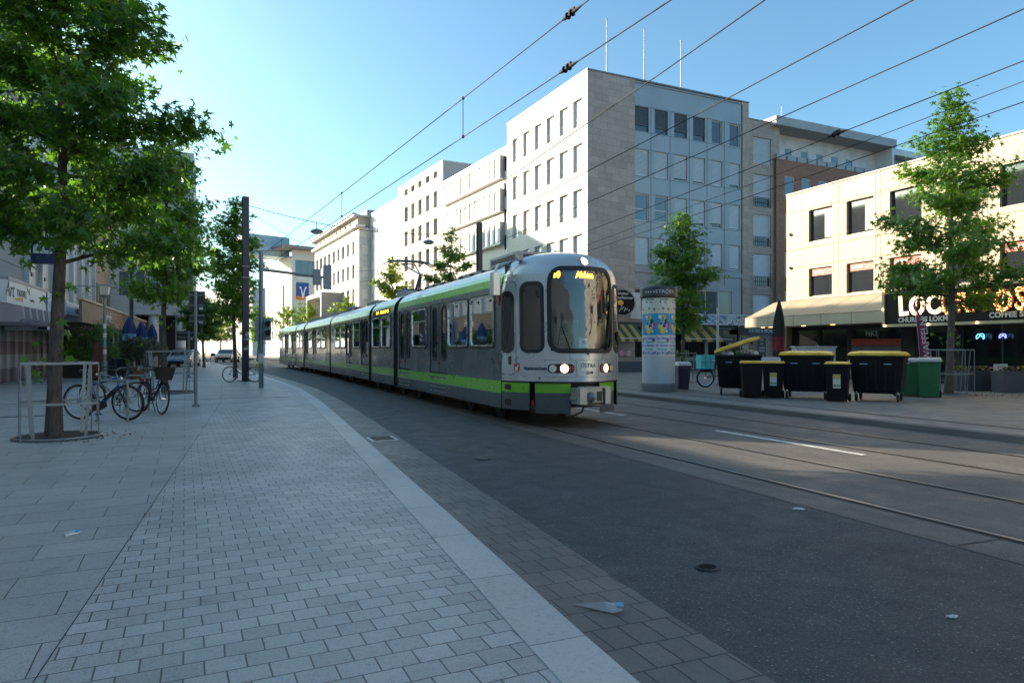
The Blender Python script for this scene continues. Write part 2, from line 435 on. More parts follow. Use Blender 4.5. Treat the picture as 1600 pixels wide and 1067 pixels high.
# rails: bright running surface between dark grooves
steel = mat('rail_steel', (.34,.32,.30), .42, .8, var=.03, vs=.3)
rail_dark = mat('rail_groove', (.022,.020,.018), .6)
for cx, nm in ((6.37, 'near'), (9.40, 'far')):
    for sgn in (-.7175, .7175):
        r = cx + sgn
        strip('rail_groove', dense(lambda y: r-.075+track_shift(y)), dense(lambda y: r+.075+track_shift(y)), .007, rail_dark, 'dark groove bedding a rail of the %s track' % nm)
        strip('rail', dense(lambda y: r-.030+track_shift(y)), dense(lambda y: r+.028+track_shift(y)), .013, steel, 'polished steel rail of the %s track' % nm)
wp = mat('road_paint', (.62,.61,.58), .6, var=.25, vs=9, dirt=.5)
for k in range(-1, 12):
    a = 6.8 + 6.1*k; mb = MB()
    mb.quad((8.16+track_shift(a),a,.009), (8.28+track_shift(a),a,.009), (8.28+track_shift(a+3.1),a+3.1,.009), (8.16+track_shift(a+3.1),a+3.1,.009))
    struct(mb.build('lane_marking', wp), 'worn white dash between the two tracks')
# joints cut across the concrete track bed
for k in range(0, 9):
    a = 3.4 + 5.9*k; mb = MB(); mb.quad((5.1,a,.0055), (5.58,a-.02,.0055), (5.58,a+.0,.0055), (5.1,a+.02,.0055)); struct(mb.build('road_joint', dk), 'thin joint in the concrete beside the rail')
iron = mat('cast_iron', (.05,.052,.056), .5, .4, bump=.6, bs=90)
def cover(x, y, r, label):
    t = thing('manhole_cover', label, 'manhole cover', (x, y, .004))
    m = MB(); m.lathe([(r*1.12,0),(r*1.12,.006),(r*1.02,.008),(r*1.01,.003)], 32); m.build('frame', iron, t)
    m = MB(); m.lathe([(r,0),(r,.006)], 32)
    for i in range(-4, 5):
        w = math.sqrt(max(0, .9-(i/5)**2))*r*.85
        m.box(-w, w, i*r*.2-.012, i*r*.2+.012, .006, .010)
    m.build('lid', iron, t)
cover(3.02, 3.72, .068, 'small round iron cover in the asphalt near the bottom edge')
cover(3.25, 8.61, .11, 'small iron cover in the asphalt left of the tram front')
# gully grate in the gutter
gx, gy = gpt(590, 686, .01)
t = thing('gully_grate', 'rectangular pale gully grate in the brown gutter strip', 'drain', (kerb_l(gy)+.62, gy, .012))
m = MB(); m.box(-.22,.22,-.26,.26,0,.006); m.build('frame', mat('zinc', (.42,.43,.44), .4, .7), t)
m = MB()
for i in range(7): m.box(-.17,.17,-.2+i*.065,-.2+i*.065+.03,.006,.012)
m.build('bar_grid', iron, t)
# litter
def litter(x, y, z, seed, label, cols, s=.16):
    rnd = random.Random(seed); mb = MB()
    pts = [(rnd.uniform(.5,1)*s*math.cos(a)*1.5, rnd.uniform(.5,1)*s*math.sin(a)*.7, rnd.uniform(.002,.012)) for a in [i*.7 for i in range(9)]]
    vs = [(0,0,.014)] + pts; fs = [(0,i+1,(i+1) % 9+1) for i in range(9)]
    b = [(p[0],p[1],0.0) for p in pts]
    mb.add(vs, fs[:6], 0); mb.add(vs, fs[6:], 1); mb.add(pts+b, [(i,(i+1) % 9,9+(i+1) % 9,9+i) for i in range(9)], 0)
    o = mb.build('paper_litter', cols); o.location = (x, y, z); o.rotation_euler = (0,0,rnd.uniform(0,3)); return tag(o, label, 'litter')
lw = mat('litter_white', (.55,.57,.58), .5); lb = mat('litter_blue', (.05,.3,.6), .4); lg = mat('litter_clear', (.32,.34,.35), .35)
litter(*gpt(114,832,.05), .05, 3, 'crumpled white and blue wrapper on the large slabs', [lw, lb], .085)
litter(*gpt(388,671,.05), .05, 7, 'white scrap of paper on the small pavers', [lw, lw], .10)
litter(*gpt(637,747,.05), .03, 11, 'tiny white scrap beside the pale kerb', [lw, lw], .035)
litter(*gpt(1248,796), .004, 13, 'white scrap lying on the dark asphalt', [lw, lw], .05)
litter(*gpt(1487,965), .004, 17, 'thin white scrap on the asphalt near the right edge', [lw, lw], .025)
x, y = gpt(942, 950, .02)
mb = MB(); mb.add([(-.17,.06,.002),(.09,.02,.03),(.11,-.05,.02),(.05,-.06,.004),(0,0,.045)], [(0,3,4),(3,2,4),(2,1,4),(1,0,4)], 0)
mb.add([(.075,.03,.034),(.115,.03,.034),(.115,-.035,.034),(.075,-.035,.034)], [(3,2,1,0)], 1)
o = mb.build('plastic_sleeve', [lg, lb]); o.location = (x, y, .014); o.rotation_euler = (0,0,-.5); tag(o, 'clear pointed plastic sleeve with a blue end lying in the gutter', 'litter')
# leaf litter and soil round the tree pits are built with the trees
# ================================================================== the tram
def build_tram():
    OX, OY = 6.30, 12.33
    T = thing('tram', 'silver articulated tram with green stripes and lit headlights coming down the street', 'tram', (OX, OY, 0))
    silver = mat('tram_silver_shaded', (.155,.185,.20), .28, .5, var=.015, vs=.3, coat=.3)  # side paint darkened to stand in for dark street reflections
    nose_m = mat('tram_silver_skylit', (.50,.53,.55), .28, .5, var=.015, vs=.3, coat=.4)  # same silver kept pale for the sky mirrored on the nose
    roofm = mat('tram_roof', (.62,.65,.67), .33, .15, var=.08, vs=1.5, coat=.2, dirt=.15)
    green = mat('tram_green', (.155,.43,.018), .32, .0, var=.06, coat=.4)
    skirt = mat('tram_skirt', (.075,.088,.10), .36, .2, var=.12, coat=.3, dirt=.25)
    black = mat('tram_black', (.012,.012,.013), .5)
    rubber = mat('tram_rubber', (.018,.018,.02), .65)
    alu = mat('tram_aluminium', (.72,.73,.74), .28, .9)
    glass = thin_glass('tram_glass', (.50,.55,.56), 1.6)
    grey = mat('tram_equipment', (.27,.29,.30), .5, .3, dirt=.3)
    bell = mat('tram_bellows', (.03,.03,.032), .75)
    beige = mat('tram_gangway_edge', (.40,.34,.27), .6)
    inside = mat('tram_interior', (.42,.41,.38), .7)
    floor_m = mat('tram_floor', (.06,.06,.065), .8)
    seatm = mat('tram_seat', (.10,.14,.10), .8)
    amber = emit('amber_display', (1.0,.42,.03), 3.2)
    warm = emit('headlight_glow', (1.0,.66,.32), 2.0)
    lens = mat('lamp_lens', (.62,.6,.55), .12, .0, coat=1)
    red = mat('tram_red', (.42,.03,.02), .4)
    white = mat('tram_card', (.72,.72,.7), .6)
    HW = 1.27
    prof = [(HW,.33),(HW,.62),(HW,.855),(HW,2.62),(1.267,2.72),(1.23,2.88),(1.175,2.97),(1.05,3.10),(.85,3.195),(.45,3.25),(0,3.27)]

    def rr(a0, a1, z0, z1, r, n=6):
        out = []
        for cx, cz, s0 in ((a1-r,z1-r,0),(a0+r,z1-r,90),(a0+r,z0+r,180),(a1-r,z0+r,270)):
            out += [(cx+r*math.cos(R(s0+90*i/n)), cz+r*math.sin(R(s0+90*i/n))) for i in range(n+1)]
        return out
    def side_pt(sx, y, z, d): return (sx*(HW+d), y, z)

    def section(M, L, wins, doors, name='body'):
        """one car body: wins/doors are (y0, y1) along the section"""
        ops = [(a, b, 1.54, 2.555) for a, b in wins] + [(a, b, .90, 2.68) for a, b in doors]
        mb = MB(M)
        for sx in (-1, 1):
            F = Face((sx*HW, L if sx < 0 else 0, 0), 0 if sx > 0 else math.pi)
            oo = [((L-b, L-a) if sx < 0 else (a, b)) + (c, min(e, 2.619)) for a, b, c, e in ops]
            F.wall(mb, 0, L, .855, 2.62, oo, .05, 0, 4)
            for k, mi in ((0,2),(1,1)):
                (x0,z0), (x1,z1) = prof[k], prof[k+1]
                mb.quad((sx*x0,0,z0),(sx*x0,L,z0),(sx*x1,L,z1),(sx*x1,0,z1), mi)
            for k in range(3, len(prof)-1):
                (x0,z0), (x1,z1) = prof[k], prof[k+1]
                mi = {3:0, 4:1, 5:1}.get(k, 3)
                mb.quad((sx*x0,0,z0),(sx*x0,L,z0),(sx*x1,L,z1),(sx*x1,0,z1), mi)
        for y in (0.0, L):                                  # end walls with a gangway opening
            for sx in (-1, 1):
                mb.quad((sx*.5,y,.33),(sx*HW,y,.33),(sx*HW,y,2.62),(sx*.5,y,2.62), 4)
            mb.add([(p[0],y,p[1]) for p in prof[3:]] + [(-p[0],y,p[1]) for p in prof[3:][::-1]], [tuple(range(16))], 4)
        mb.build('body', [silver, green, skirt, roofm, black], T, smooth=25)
        mb = MB(M)
        mb.box(-1.25, 1.25, .02, L-.02, .80, .88, 0); mb.box(-1.2, 1.2, .02, L-.02, 2.70, 2.74, 1)
        for a, b in wins:
            for sx in (-1, 1):
                for q in ((a+.25),(b-.25)):
                    mb.box(sx*.95-.22, sx*.95+.22, q-.2, q+.2, 1.22, 1.30, 2); mb.box(sx*.95-.22, sx*.95+.22, q-.04, q+.04, 1.30, 1.86, 2)
        for a, b in doors:
            for sx in (-1, 1): mb.cyl((sx*.8,(a+b)/2,.88), (sx*.8,(a+b)/2,2.7), .018, None, 6, 3)
        mb.build('interior', [floor_m, inside, seatm, alu], T)
        for sx in (-1, 1):
            for a, b in wins:
                mb = MB(M); o, i2, i1 = rr(a-.05, b+.05, 1.49, 2.605, .15), rr(a+.03, b-.03, 1.57, 2.525, .10), rr(a-.012, b+.012, 1.528, 2.567, .13)
                n = len(o)
                for A, dA, B, dB, mi in ((o,.002,o,.014,0),(o,.014,i1,.018,0),(i1,.018,i1,.026,1),(i1,.026,i2,.026,1),(i2,.026,i2,-.01,1)):
                    mb.add([side_pt(sx,p[0],p[1],dA) for p in A] + [side_pt(sx,p[0],p[1],dB) for p in B], [(k,(k+1) % n,n+(k+1) % n,n+k) for k in range(n)], mi)
                if b-a > 1.2:
                    zz = 2.22
                    mb.box(min(sx*(HW-.002),sx*(HW+.020)), max(sx*(HW-.002),sx*(HW+.020)), a+.03, b-.03, zz-.018, zz+.018, 1)
                w = mb.build('window', [rubber, alu], T)
                mb = MB(M); mb.add([side_pt(sx,p[0],p[1],.004) for p in i1], [tuple(range(n))]); mb.build('pane', glass, w)
            for a, b in doors:
                mb = MB(M); m = (a+b)/2
                X = lambda d: sx*(HW+d)
                for p, q in ((a, m-.006), (m+.006, b)):
                    c0, c1 = (p+q)/2-.17, (p+q)/2+.17
                    F = Face((sx*(HW-.02), q if sx < 0 else p, 0), 0 if sx > 0 else math.pi)
                    F.wall(mb, 0, q-p, .90, 2.66, [(q-p)/2-.15 < 0 and (0,0,0,0) or ((q-p)/2-.16, (q-p)/2+.16, 1.24, 2.50)], .03, 0, 1)
                    o, i1 = rr(c0-.035, c1+.035, 1.18, 2.555, .17), rr(c0+.01, c1-.01, 1.225, 2.51, .13); n = len(o)
                    for A, dA, B, dB in ((o,-.02,o,-.008),(o,-.008,i1,-.008),(i1,-.008,i1,-.05)):
                        mb.add([side_pt(sx,t_[0],t_[1],dA) for t_ in A] + [side_pt(sx,t_[0],t_[1],dB) for t_ in B], [(k,(k+1) % n,n+(k+1) % n,n+k) for k in range(n)], 1)
                mb.box(min(X(-.03),X(-.012)), max(X(-.03),X(-.012)), m-.012, m+.012, .90, 2.66, 1)
                mb.box(min(X(-.03),X(.004)), max(X(-.03),X(.004)), a, b, .86, .90, 1)
                d = mb.build('door', [silver, rubber], T)
                mb = MB(M)
                for p, q in ((a, m-.006), (m+.006, b)):
                    c0, c1 = (p+q)/2-.17, (p+q)/2+.17; mb.add([side_pt(sx,t_[0],t_[1],-.028) for t_ in rr(c0, c1, 1.2, 2.52, .14)], [tuple(range(28))])
                mb.build('pane', glass, d)
                for q, zz in ((m-.045, 1.75), (m+.045, 1.12)):   # press buttons beside the leaves
                    mb = MB(M); mb.box(min(X(-.02),X(.006)), max(X(-.02),X(.006)), q-.02, q+.02, zz-.035, zz+.035, 0); mb.build('door_button', red, d)
                mb = MB(M)                                  # folding steps: dark slots with bright edges
                for zz in (.74, .53, .42):
                    mb.box(min(X(.001),X(.012)), max(X(.001),X(.012)), a+.06, b-.06, zz-.011, zz+.011, 0)
                    mb.box(min(X(.001),X(.006)), max(X(.001),X(.006)), a+.04, b-.04, zz+.011, zz+.035, 1)
                mb.build('step', [alu, black], T)
            mb = MB(M)                                      # seams between the skirt flaps
            for k in range(1, int(L/2.1)+1): mb.box(min(sx*(HW+.001),sx*(HW+.003)), max(sx*(HW+.001),sx*(HW+.003)), k*2.1-.006, k*2.1+.006, .34, .62, 0)
            mb.box(min(sx*(HW+.001),sx*(HW+.004)), max(sx*(HW+.001),sx*(HW+.004)), .02, L-.02, .612, .622, 1)
            mb.build('skirt_seam', [black, grey], T)
        mb = MB(M)                                          # bogie and underframe
        mb.box(-1.15, 1.15, .1, L-.1, .30, .78, 0); mb.build('underframe', black, T)

    def bogie(M):
        mb = MB(M)
        for y in (-.95, .95):
            for sx in (-.72, .72):
                mb.cyl((sx-.06,y,.33), (sx+.06,y,.33), .33, None, 24, 0); mb.cyl((sx-.09*np.sign(sx)*-1,y,.33), (sx+.10*np.sign(sx),y,.33), .2, None, 16, 0)
        for sx in (-.95, .95): mb.box(sx-.06, sx+.06, -1.4, 1.4, .25, .42, 0)
        mb.box(-.95, .95, -.3, .3, .26, .41, 0)
        mb.build('bogie', black, T)
    def bellows(M, L):
        mb = MB(M); n = max(3, int(L/.07)); ring = []
        pr = [(.33)] 
        path = [(1.22,.42),(1.22,2.55),(1.12,2.9),(.85,3.05),(0,3.1)]
        full = path + [(-x, z) for x, z in path[:-1][::-1]]
        for i in range(2*n+1):
            k = .97 if i % 2 else 1.0
            ring.append([(x*k, L*i/(2*n), z if z < .5 else z*(.99 if i % 2 else 1)) for x, z in full])
        mb.loft(ring, 0, True, False)
        mb.build('bellows', bell, T)
        for sx in (-1, 1):
            mb = MB(M); mb.box(min(sx*1.14,sx*1.255), max(sx*1.14,sx*1.255), 0, .05, .4, 2.7, 0); mb.build('gangway_edge', beige, T)
    def roof_kit(M, items):
        for x, y, w, l, z0, z1, louv in items:
            mb = MB(M); mb.box(x-w/2, x+w/2, y-l/2, y+l/2, z0, z1, 0)
            if louv:
                for i in range(4):
                    zz = z0+.05+i*(z1-z0-.1)/4
                    mb.box(x-w/2-.006, x-w/2+.01, y-l/2+.1, y+l/2-.1, zz, zz+.022, 1); mb.box(x-w/2+.1, x+w/2-.1, y-l/2-.006, y-l/2+.01, zz, zz+.022, 1)
            mb.build('roof_box', [grey, black], T, bevel=.02)

    A_w = [(.36,1.76),(1.93,3.36),(5.21,6.72)]; A_d = [(3.41,4.94),(6.91,8.29)]
    LA, LM, LB = 8.45, 3.45, 9.5
    B_w = [(1.73,3.24),(5.15,6.55),(6.75,8.15)]; B_d = [(.16,1.54),(3.51,5.04)]
    M_w = [(.42,1.80),(2.0,3.32)]
    I = Matrix.Identity(4)
    def at(y, ln):                                          # section start, bent with the track
        tc = OY + y + ln/2; a = max(0, tc-33)/413.0
        return Matrix.Translation((track_shift(tc), y+ln/2, 0)) @ Matrix.Rotation(a, 4, 'Z') @ Matrix.Translation((0, -ln/2, 0))
    seq = [(0, LA, A_w, A_d), (9.0, LM, M_w, []), (12.9, LB, B_w, B_d)]
    for y, ln, w, d in seq: section(at(y, ln), ln, w, d)
    y2 = 23.0
    seq2 = [(y2, LB, [(LB-b, LB-a) for a, b in B_w], [(LB-b, LB-a) for a, b in B_d]), (y2+9.95, LM, M_w, []), (y2+13.9, LA, [(LA-b, LA-a) for a, b in A_w], [(LA-b, LA-a) for a, b in A_d])]
    for y, ln, w, d in seq2: section(at(y, ln), ln, w, d)
    for y in (8.45, 12.45, y2+9.5, y2+13.4): bellows(at(y, .52), .52)
    mb = MB(at(22.4, .6)); mb.box(-1.1,1.1,-.02,.62,.45,2.9,0); mb.build('coupling_gap', bell, T)
    for y in (2.2, 8.72, 12.68, 20.2, y2+2.5, y2+9.7, y2+13.6, y2+19.8): bogie(at(y, 0))
    roof_kit(I, [(-.1,.95,1.5,1.5,3.24,3.44,1), (.1,4.2,1.2,1.5,3.24,3.40,0), (0,7.2,1.1,1.2,3.24,3.38,0), (0,10.6,1.3,1.2,3.24,3.44,0), (0,15.5,1.3,1.8,3.24,3.42,0), (0,20.5,1.4,1.6,3.24,3.45,1)])
    for y in (y2+2, y2+6.5, y2+11.5, y2+17): roof_kit(at(y, 0), [(0,0,1.3,1.7,3.22,3.43,0)])
    mb = MB()                                               # cable run and small fittings along the roof edge
    mb.tube([(-.62,1.5,3.27),(-.62,8.4,3.27)], .025, 6); mb.tube([(-.5,1.5,3.30),(-.5,8.4,3.30)], .018, 6)
    for q in range(9): mb.box(-.72,-.42,1.7+q*.8,1.8+q*.8,3.22,3.30)
    mb.build('roof_cable', black, T)
    # destination display on the side of the middle section
    mb = MB(at(9.0, LM)); mb.box(-HW-.008, -HW+.01, .55, 3.2, 2.63, 2.80, 0); sd = mb.build('side_display', black, T)
    mb = MB(at(9.0, LM))
    for i, wd in enumerate((.10,.04,.22,.16,.14,.2)): mb.box(-HW-.011, -HW-.0085, 2.55-i*.33-wd, 2.55-i*.33, 2.67, 2.76, 0)
    mb.build('side_display_digits', amber, sd)
    # ---------------- pantograph, raised
    pm = mat('pantograph_metal', (.14,.15,.16), .45, .6)
    mb = MB()
    by = 11.2
    for x in (-.45, .45):
        for y in (by-.35, by+.35): mb.cyl((x,y,3.3), (x,y,3.52), .05, .035, 8)
        mb.tube([(x,by-.5,3.54),(x,by+.5,3.54)], .03, 6)
    mb.tube([(-.5,by-.2,3.54),(.5,by-.2,3.54)], .04, 6)
    mb.tube([(0,by-.2,3.56),(0,by-.75,4.02)], .05, 8)
    mb.tube([(0,by-.75,4.02),(-.25,by+.95,4.58)], .028, 6); mb.tube([(0,by-.75,4.02),(.25,by+.95,4.58)], .028, 6)
    mb.tube([(.1,by-.1,3.56),(.08,by-.62,3.95)], .02, 6)
    mb.tube([(-.25,by+.95,4.58),(.25,by+.95,4.58)], .025, 6)
    for yy in (by+.75, by+.95, by+1.15):
        mb.tube([(-.95,yy,4.50),(-.72,yy,4.64),(-.4,yy,4.68),(.4,yy,4.68),(.72,yy,4.64),(.95,yy,4.50)], .02, 6)
    for x in (-.6, .6): mb.tube([(x,by+.72,4.63),(x,by+1.18,4.63)], .02, 6)
    mb.build('pantograph', pm, T, smooth=40)
    # ---------------- nose
    n_ = 1.62; base = [R(a) for a in np.linspace(0, 180, 721)]
    se = lambda c: math.copysign(abs(c)**(2/n_), c)
    bx = [(HW*se(math.cos(a)), -1.2*se(math.sin(a))) for a in base]
    arc = [0.0]
    for p, q in zip(bx, bx[1:]): arc.append(arc[-1] + math.hypot(p[0]-q[0], p[1]-q[1]))
    LT = arc[-1]/2; arc = np.array(arc) - LT
    Wz = ([.3,2.6,2.9,3.05,3.18,3.28,3.36,3.41,3.425], [HW,HW,1.22,1.15,1.02,.82,.53,.2,.01])
    Vz = ([.3,1.4,3.0,3.12,3.22,3.31,3.38,3.42,3.425], [1.2,1.2,1.12,1.06,.94,.72,.40,.1,.01])
    def S(l, z, d=0.0):
        a = float(np.interp(-l, arc, base)); W = float(np.interp(z, *Wz)); V = float(np.interp(z, *Vz))
        f = lambda a_, W_, V_: Vector((W_*se(math.cos(a_)), -V_*se(math.sin(a_)), 0))
        p = f(a, W, V); p.z = z
        if d:
            a2 = min(math.pi, a+.01); a1 = max(0, a-.01); t1 = f(a2,W,V)-f(a1,W,V)
            W2, V2 = float(np.interp(z+.02, *Wz)), float(np.interp(z+.02, *Vz)); t2 = f(a,W2,V2)-f(a,W,V); t2.z = .02
            nn = t2.cross(t1).normalized()
            if nn.x*p.x + nn.y*(p.y-.35) + nn.z*(p.z-1.9)*.3 < 0: nn = -nn
            p = p + nn*d
        return p
    WS = (-.74, .74, 1.43, 2.99, .22)
    SW = [(-1.31,-.86,1.43,2.72,.13), (.86,1.31,1.43,2.72,.13)]
    DW = [(-1.83,-1.50,1.43,2.56,.13), (1.50,1.83,1.43,2.56,.13)]
    cuts = [WS] + SW + DW
    zs = sorted(set(list(np.linspace(.87, 3.0, 72)) + [3.04,3.08,3.12,3.16,3.2,3.24,3.28,3.31,3.34,3.37,3.39,3.41,3.42,3.425]))
    ls = list(np.linspace(-LT, LT, 131))
    mb = MB(); vs = [S(l, z) for z in zs for l in ls]; fs = []
    for j in range(len(zs)-1):
        for i in range(len(ls)-1):
            lm, zm = (ls[i]+ls[i+1])/2, (zs[j]+zs[j+1])/2
            if any(a+.02 < lm < b-.02 and c+.02 < zm < e-.02 for a, b, c, e, r in cuts): continue
            w = len(ls); fs.append((j*w+i, (j+1)*w+i, (j+1)*w+i+1, j*w+i+1))
    mb.add(vs, fs)
    k = len(mb.v); w = len(ls)
    mb.add([(-2,-2,-2)], [])                               # (keeps indices simple; unused)
    for j in range(len(zs)-1): mb.f.append((j*w, j*w+w-1, (j+1)*w+w-1, (j+1)*w)) if zs[j] > 2.55 else None; 
    mb.m = [0]*len(mb.f); mb.v.pop()
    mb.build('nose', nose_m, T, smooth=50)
    def outline(o, d): return [S(l, z, d) for l, z in o]
    def fill(mb, o, d, mi=0, rings=7):
        cx = sum(p[0] for p in o)/len(o); cz = sum(p[1] for p in o)/len(o); n = len(o); vs = []; fs = []
        for r in range(rings):
            s = 1-r/rings; vs += [S(cx+(p[0]-cx)*s, cz+(p[1]-cz)*s, d) for p in o]
        vs.append(S(cx, cz, d)); c = len(vs)-1
        for r in range(rings-1):
            for i in range(n): fs.append((r*n+i, r*n+(i+1) % n, (r+1)*n+(i+1) % n, (r+1)*n+i))
        for i in range(n): fs.append(((rings-1)*n+i, (rings-1)*n+(i+1) % n, c))
        mb.add(vs, fs, mi)
    def rimring(mb, o, i1, d, mi=0, back=-.03):
        n = len(o)
        for A, dA, B, dB in ((o,.0005,o,d),(o,d,i1,d),(i1,d,i1,back)):
            mb.add(outline(A,dA)+outline(B,dB), [(k,(k+1) % n,n+(k+1) % n,n+k) for k in range(n)], mi)
    def dens(o, k=5):
        out = []
        for p, q in zip(o, o[1:]+o[:1]):
            m = max(1, int(math.hypot(q[0]-p[0], q[1]-p[1])/.06)); out += [(p[0]+(q[0]-p[0])*i/m, p[1]+(q[1]-p[1])*i/m) for i in range(m)]
        return out
    def big(c, g): a, b, z0, z1, r = c; return dens(rr(a-g, b+g, z0-g, z1+g, r+g))
    clear = thin_glass('windscreen_glass', (.80,.84,.85), 2.2)
    mb = MB()
    o, i1 = big(WS,.035), None
    def ring_pair(c, g0, g1):
        a = rr(c[0]-g0, c[1]+g0, c[2]-g0, c[3]+g0, c[4]+g0, 7); b = rr(c[0]-g1, c[1]+g1, c[2]-g1, c[3]+g1, c[4]+g1, 7)
        A, B = [], []
        for i in range(len(a)):
            j = (i+1) % len(a); m = max(1, int(math.hypot(a[j][0]-a[i][0], a[j][1]-a[i][1])/.06))
            for q in range(m):
                A.append((a[i][0]+(a[j][0]-a[i][0])*q/m, a[i][1]+(a[j][1]-a[i][1])*q/m)); B.append((b[i][0]+(b[j][0]-b[i][0])*q/m, b[i][1]+(b[j][1]-b[i][1])*q/m))
        return A, B
    rimring(mb, *ring_pair(WS, .035, -.055), .010)
    ws = mb.build('windscreen', rubber, T)
    mb = MB(); fill(mb, ring_pair(WS, -.045, -.05)[0], .004, 0, 12); mb.build('pane', clear, ws)
    # dark band behind the top of the windscreen carries the line number and destination
    mb = MB(); n = 24
    a = [S(-.70+1.4*i/n, 2.72, -.03) for i in range(n+1)] + [S(-.70+1.4*i/n, 2.97, -.03) for i in range(n+1)]
    mb.add(a, [(i,i+1,n+2+i,n+1+i) for i in range(n)]); disp = mb.build('display_panel', black, T)
    def wrap_text(name, s, size, m, l, z, d, parent, off=0.0, sx=1.0, spacing=1.0):
        me = text_mesh(s, size, off, 0.0, 'CENTER', spacing); me.materials.clear(); me.materials.append(m)
        for v in me.vertices: v.co = S(l+v.co.x*sx, z+v.co.y, d)
        o = bpy.data.objects.new(name, me); COL.objects.link(o); o.parent = parent; return o
    wrap_text('line_number', '10', .17, amber, -.60, 2.86, .008, disp, .006, .85)
    wrap_text('destination', 'Ahlem', .165, amber, -.04, 2.855, .008, disp, .006, .85)
    for q, (c, nm) in enumerate([(SW[0],'side_window'),(SW[1],'side_window'),(DW[0],'cab_door_window'),(DW[1],'cab_door_window')]):
        mb = MB(); rimring(mb, *ring_pair(c, .03, -.04), .010); p = mb.build(nm, rubber, T)
        mb = MB(); fill(mb, ring_pair(c, -.03, -.035)[0], .003, 0, 6); mb.build('pane', glass, p)
    mb = MB()                                              # cab door outline, panel lines, joint line
    for sg in (-1, 1):
        a = [(sg*x, z) for x, z in rr(1.42, 1.90, .98, 2.78, .14, 7)]; b = [(sg*x, z) for x, z in rr(1.432, 1.888, .992, 2.768, .132, 7)]; n = len(a)
        mb.add(outline(a,.004)+outline(b,.004), [(k,(k+1) % n,n+(k+1) % n,n+k) for k in range(n)])
    for a_, b_, c_, d_ in ((-.83,-.245,.955,1.275),(-.235,.235,.955,1.275),(.245,.83,.955,1.275)):
        a = dens(rr(a_, b_, c_, d_, .02, 3)); b = [((p[0]-(a_+b_)/2)*.985+(a_+b_)/2, (p[1]-1.115)*.972+1.115) for p in a]; n = len(a)
        mb.add(outline(a,.004)+outline(b,.004), [(k,(k+1) % n,n+(k+1) % n,n+k) for k in range(n)])
    mb.add([S(0.0,z,.004) for z in (1.28,1.38)]+[S(.008,z,.004) for z in (1.28,1.38)], [(0,1,3,2)])
    zz = list(np.linspace(.87, 3.2, 30)); mb.add([S(-LT+.001,z,.004) for z in zz]+[S(-LT+.022,z,.004) for z in zz], [(i,i+1,31+i,30+i) for i in range(29)])
    fill(mb, dens(rr(-1.62,-1.54,1.18,1.34,.01,2)), .006)
    mb.build('panel_line', rubber, T)
    def disc(mb, l, z, r, d, mi=0, sx=1.0):
        fill(mb, [(l+r*sx*math.cos(2*math.pi*k/20), z+r*math.sin(2*math.pi*k/20)) for k in range(20)], d, mi, 3)
    for sg in (-1, 1):
        mb = MB(); a = rr(min(sg*.28,sg*.77), max(sg*.28,sg*.77), 1.03, 1.20, .06, 5); fill(mb, dens(a), .006, 0, 5); h = mb.build('headlight', black, T)
        mb = MB(); disc(mb, sg*.46, 1.115, .078, .02, 0); mb.build('lit_lamp', warm, h)
        mb = MB(); disc(mb, sg*.675, 1.115, .07, .018, 0); disc(mb, sg*.33, 1.115, .052, .014, 1, .6); mb.build('lamp_lens', [lens, red], h)
    mb = MB(); disc(mb, -.02, 3.115, .105, .012, 0); h = mb.build('top_headlight', grey, T)
    mb = MB(); disc(mb, -.02, 3.115, .075, .022, 0); mb.build('lit_lamp', emit('top_lamp_glow', (1.0,.75,.55), 1.1), h)
    dkt = mat('tram_lettering', (.05,.055,.06), .5)
    wrap_text('operator_name', 'ÜSTRA', .105, dkt, 0.0, 1.165, .007, T, .001, .92, 1.1)
    wrap_text('fleet_number', '2549', .085, dkt, 0.02, 1.03, .007, T, .003, .92)
    wrap_text('operator_name', 'ÜSTRA', .11, mat('tram_relief', (.22,.23,.24), .5), -1.62, 2.87, .007, T, .001, 1.0, 1.1)
    wrap_text('region_name', 'Niedersachsen', .10, mat('tram_navy', (.02,.03,.08), .5), -1.02, 1.115, .007, T, .003, .78)
    mb = MB(); sh_ = [(-1.475,1.20),(-1.345,1.20),(-1.345,1.09),(-1.375,1.045),(-1.41,1.025),(-1.445,1.045),(-1.475,1.09)]
    fill(mb, sh_, .007, 0, 2); cr = mb.build('crest', mat('crest_red', (.35,.02,.02), .5), T)
    mb = MB()                                              # rearing white horse on the crest, as a few small shapes
    for poly in ([(-1.44,1.08),(-1.40,1.07),(-1.375,1.12),(-1.40,1.14),(-1.435,1.12)], [(-1.40,1.13),(-1.38,1.12),(-1.365,1.165),(-1.385,1.18)], [(-1.385,1.175),(-1.36,1.16),(-1.355,1.17),(-1.375,1.19)], [(-1.44,1.09),(-1.43,1.05),(-1.42,1.05),(-1.42,1.09)], [(-1.41,1.08),(-1.40,1.04),(-1.39,1.04),(-1.395,1.08)], [(-1.455,1.13),(-1.44,1.10),(-1.43,1.12),(-1.45,1.16)]):
        fill(mb, poly, .009, 0, 2)
    mb.build('crest_horse', white, cr)
    wrap_text('small_mark', 'T', .06, dkt, -.93, .925, .007, T, .006)
    disc_m = MB(); disc(disc_m, -.02, 1.385, .022, .02, 0); disc_m.build('wiper_spindle', black, T)
    for l0, z0, l1, z1 in ((-.34,1.43,-.52,1.95),(.46,1.43,.62,2.15)):
        mb = MB(); pts = [S(l0+(l1-l0)*i/6, z0+(z1-z0)*i/6, .03) for i in range(7)]; mb.tube(pts, .012, 6)
        pts = [S(l1-.06+.10*i/6, z1-.42+.62*i/6, .022) for i in range(7)]; mb.tube(pts, .010, 5); mb.build('wiper', black, T)
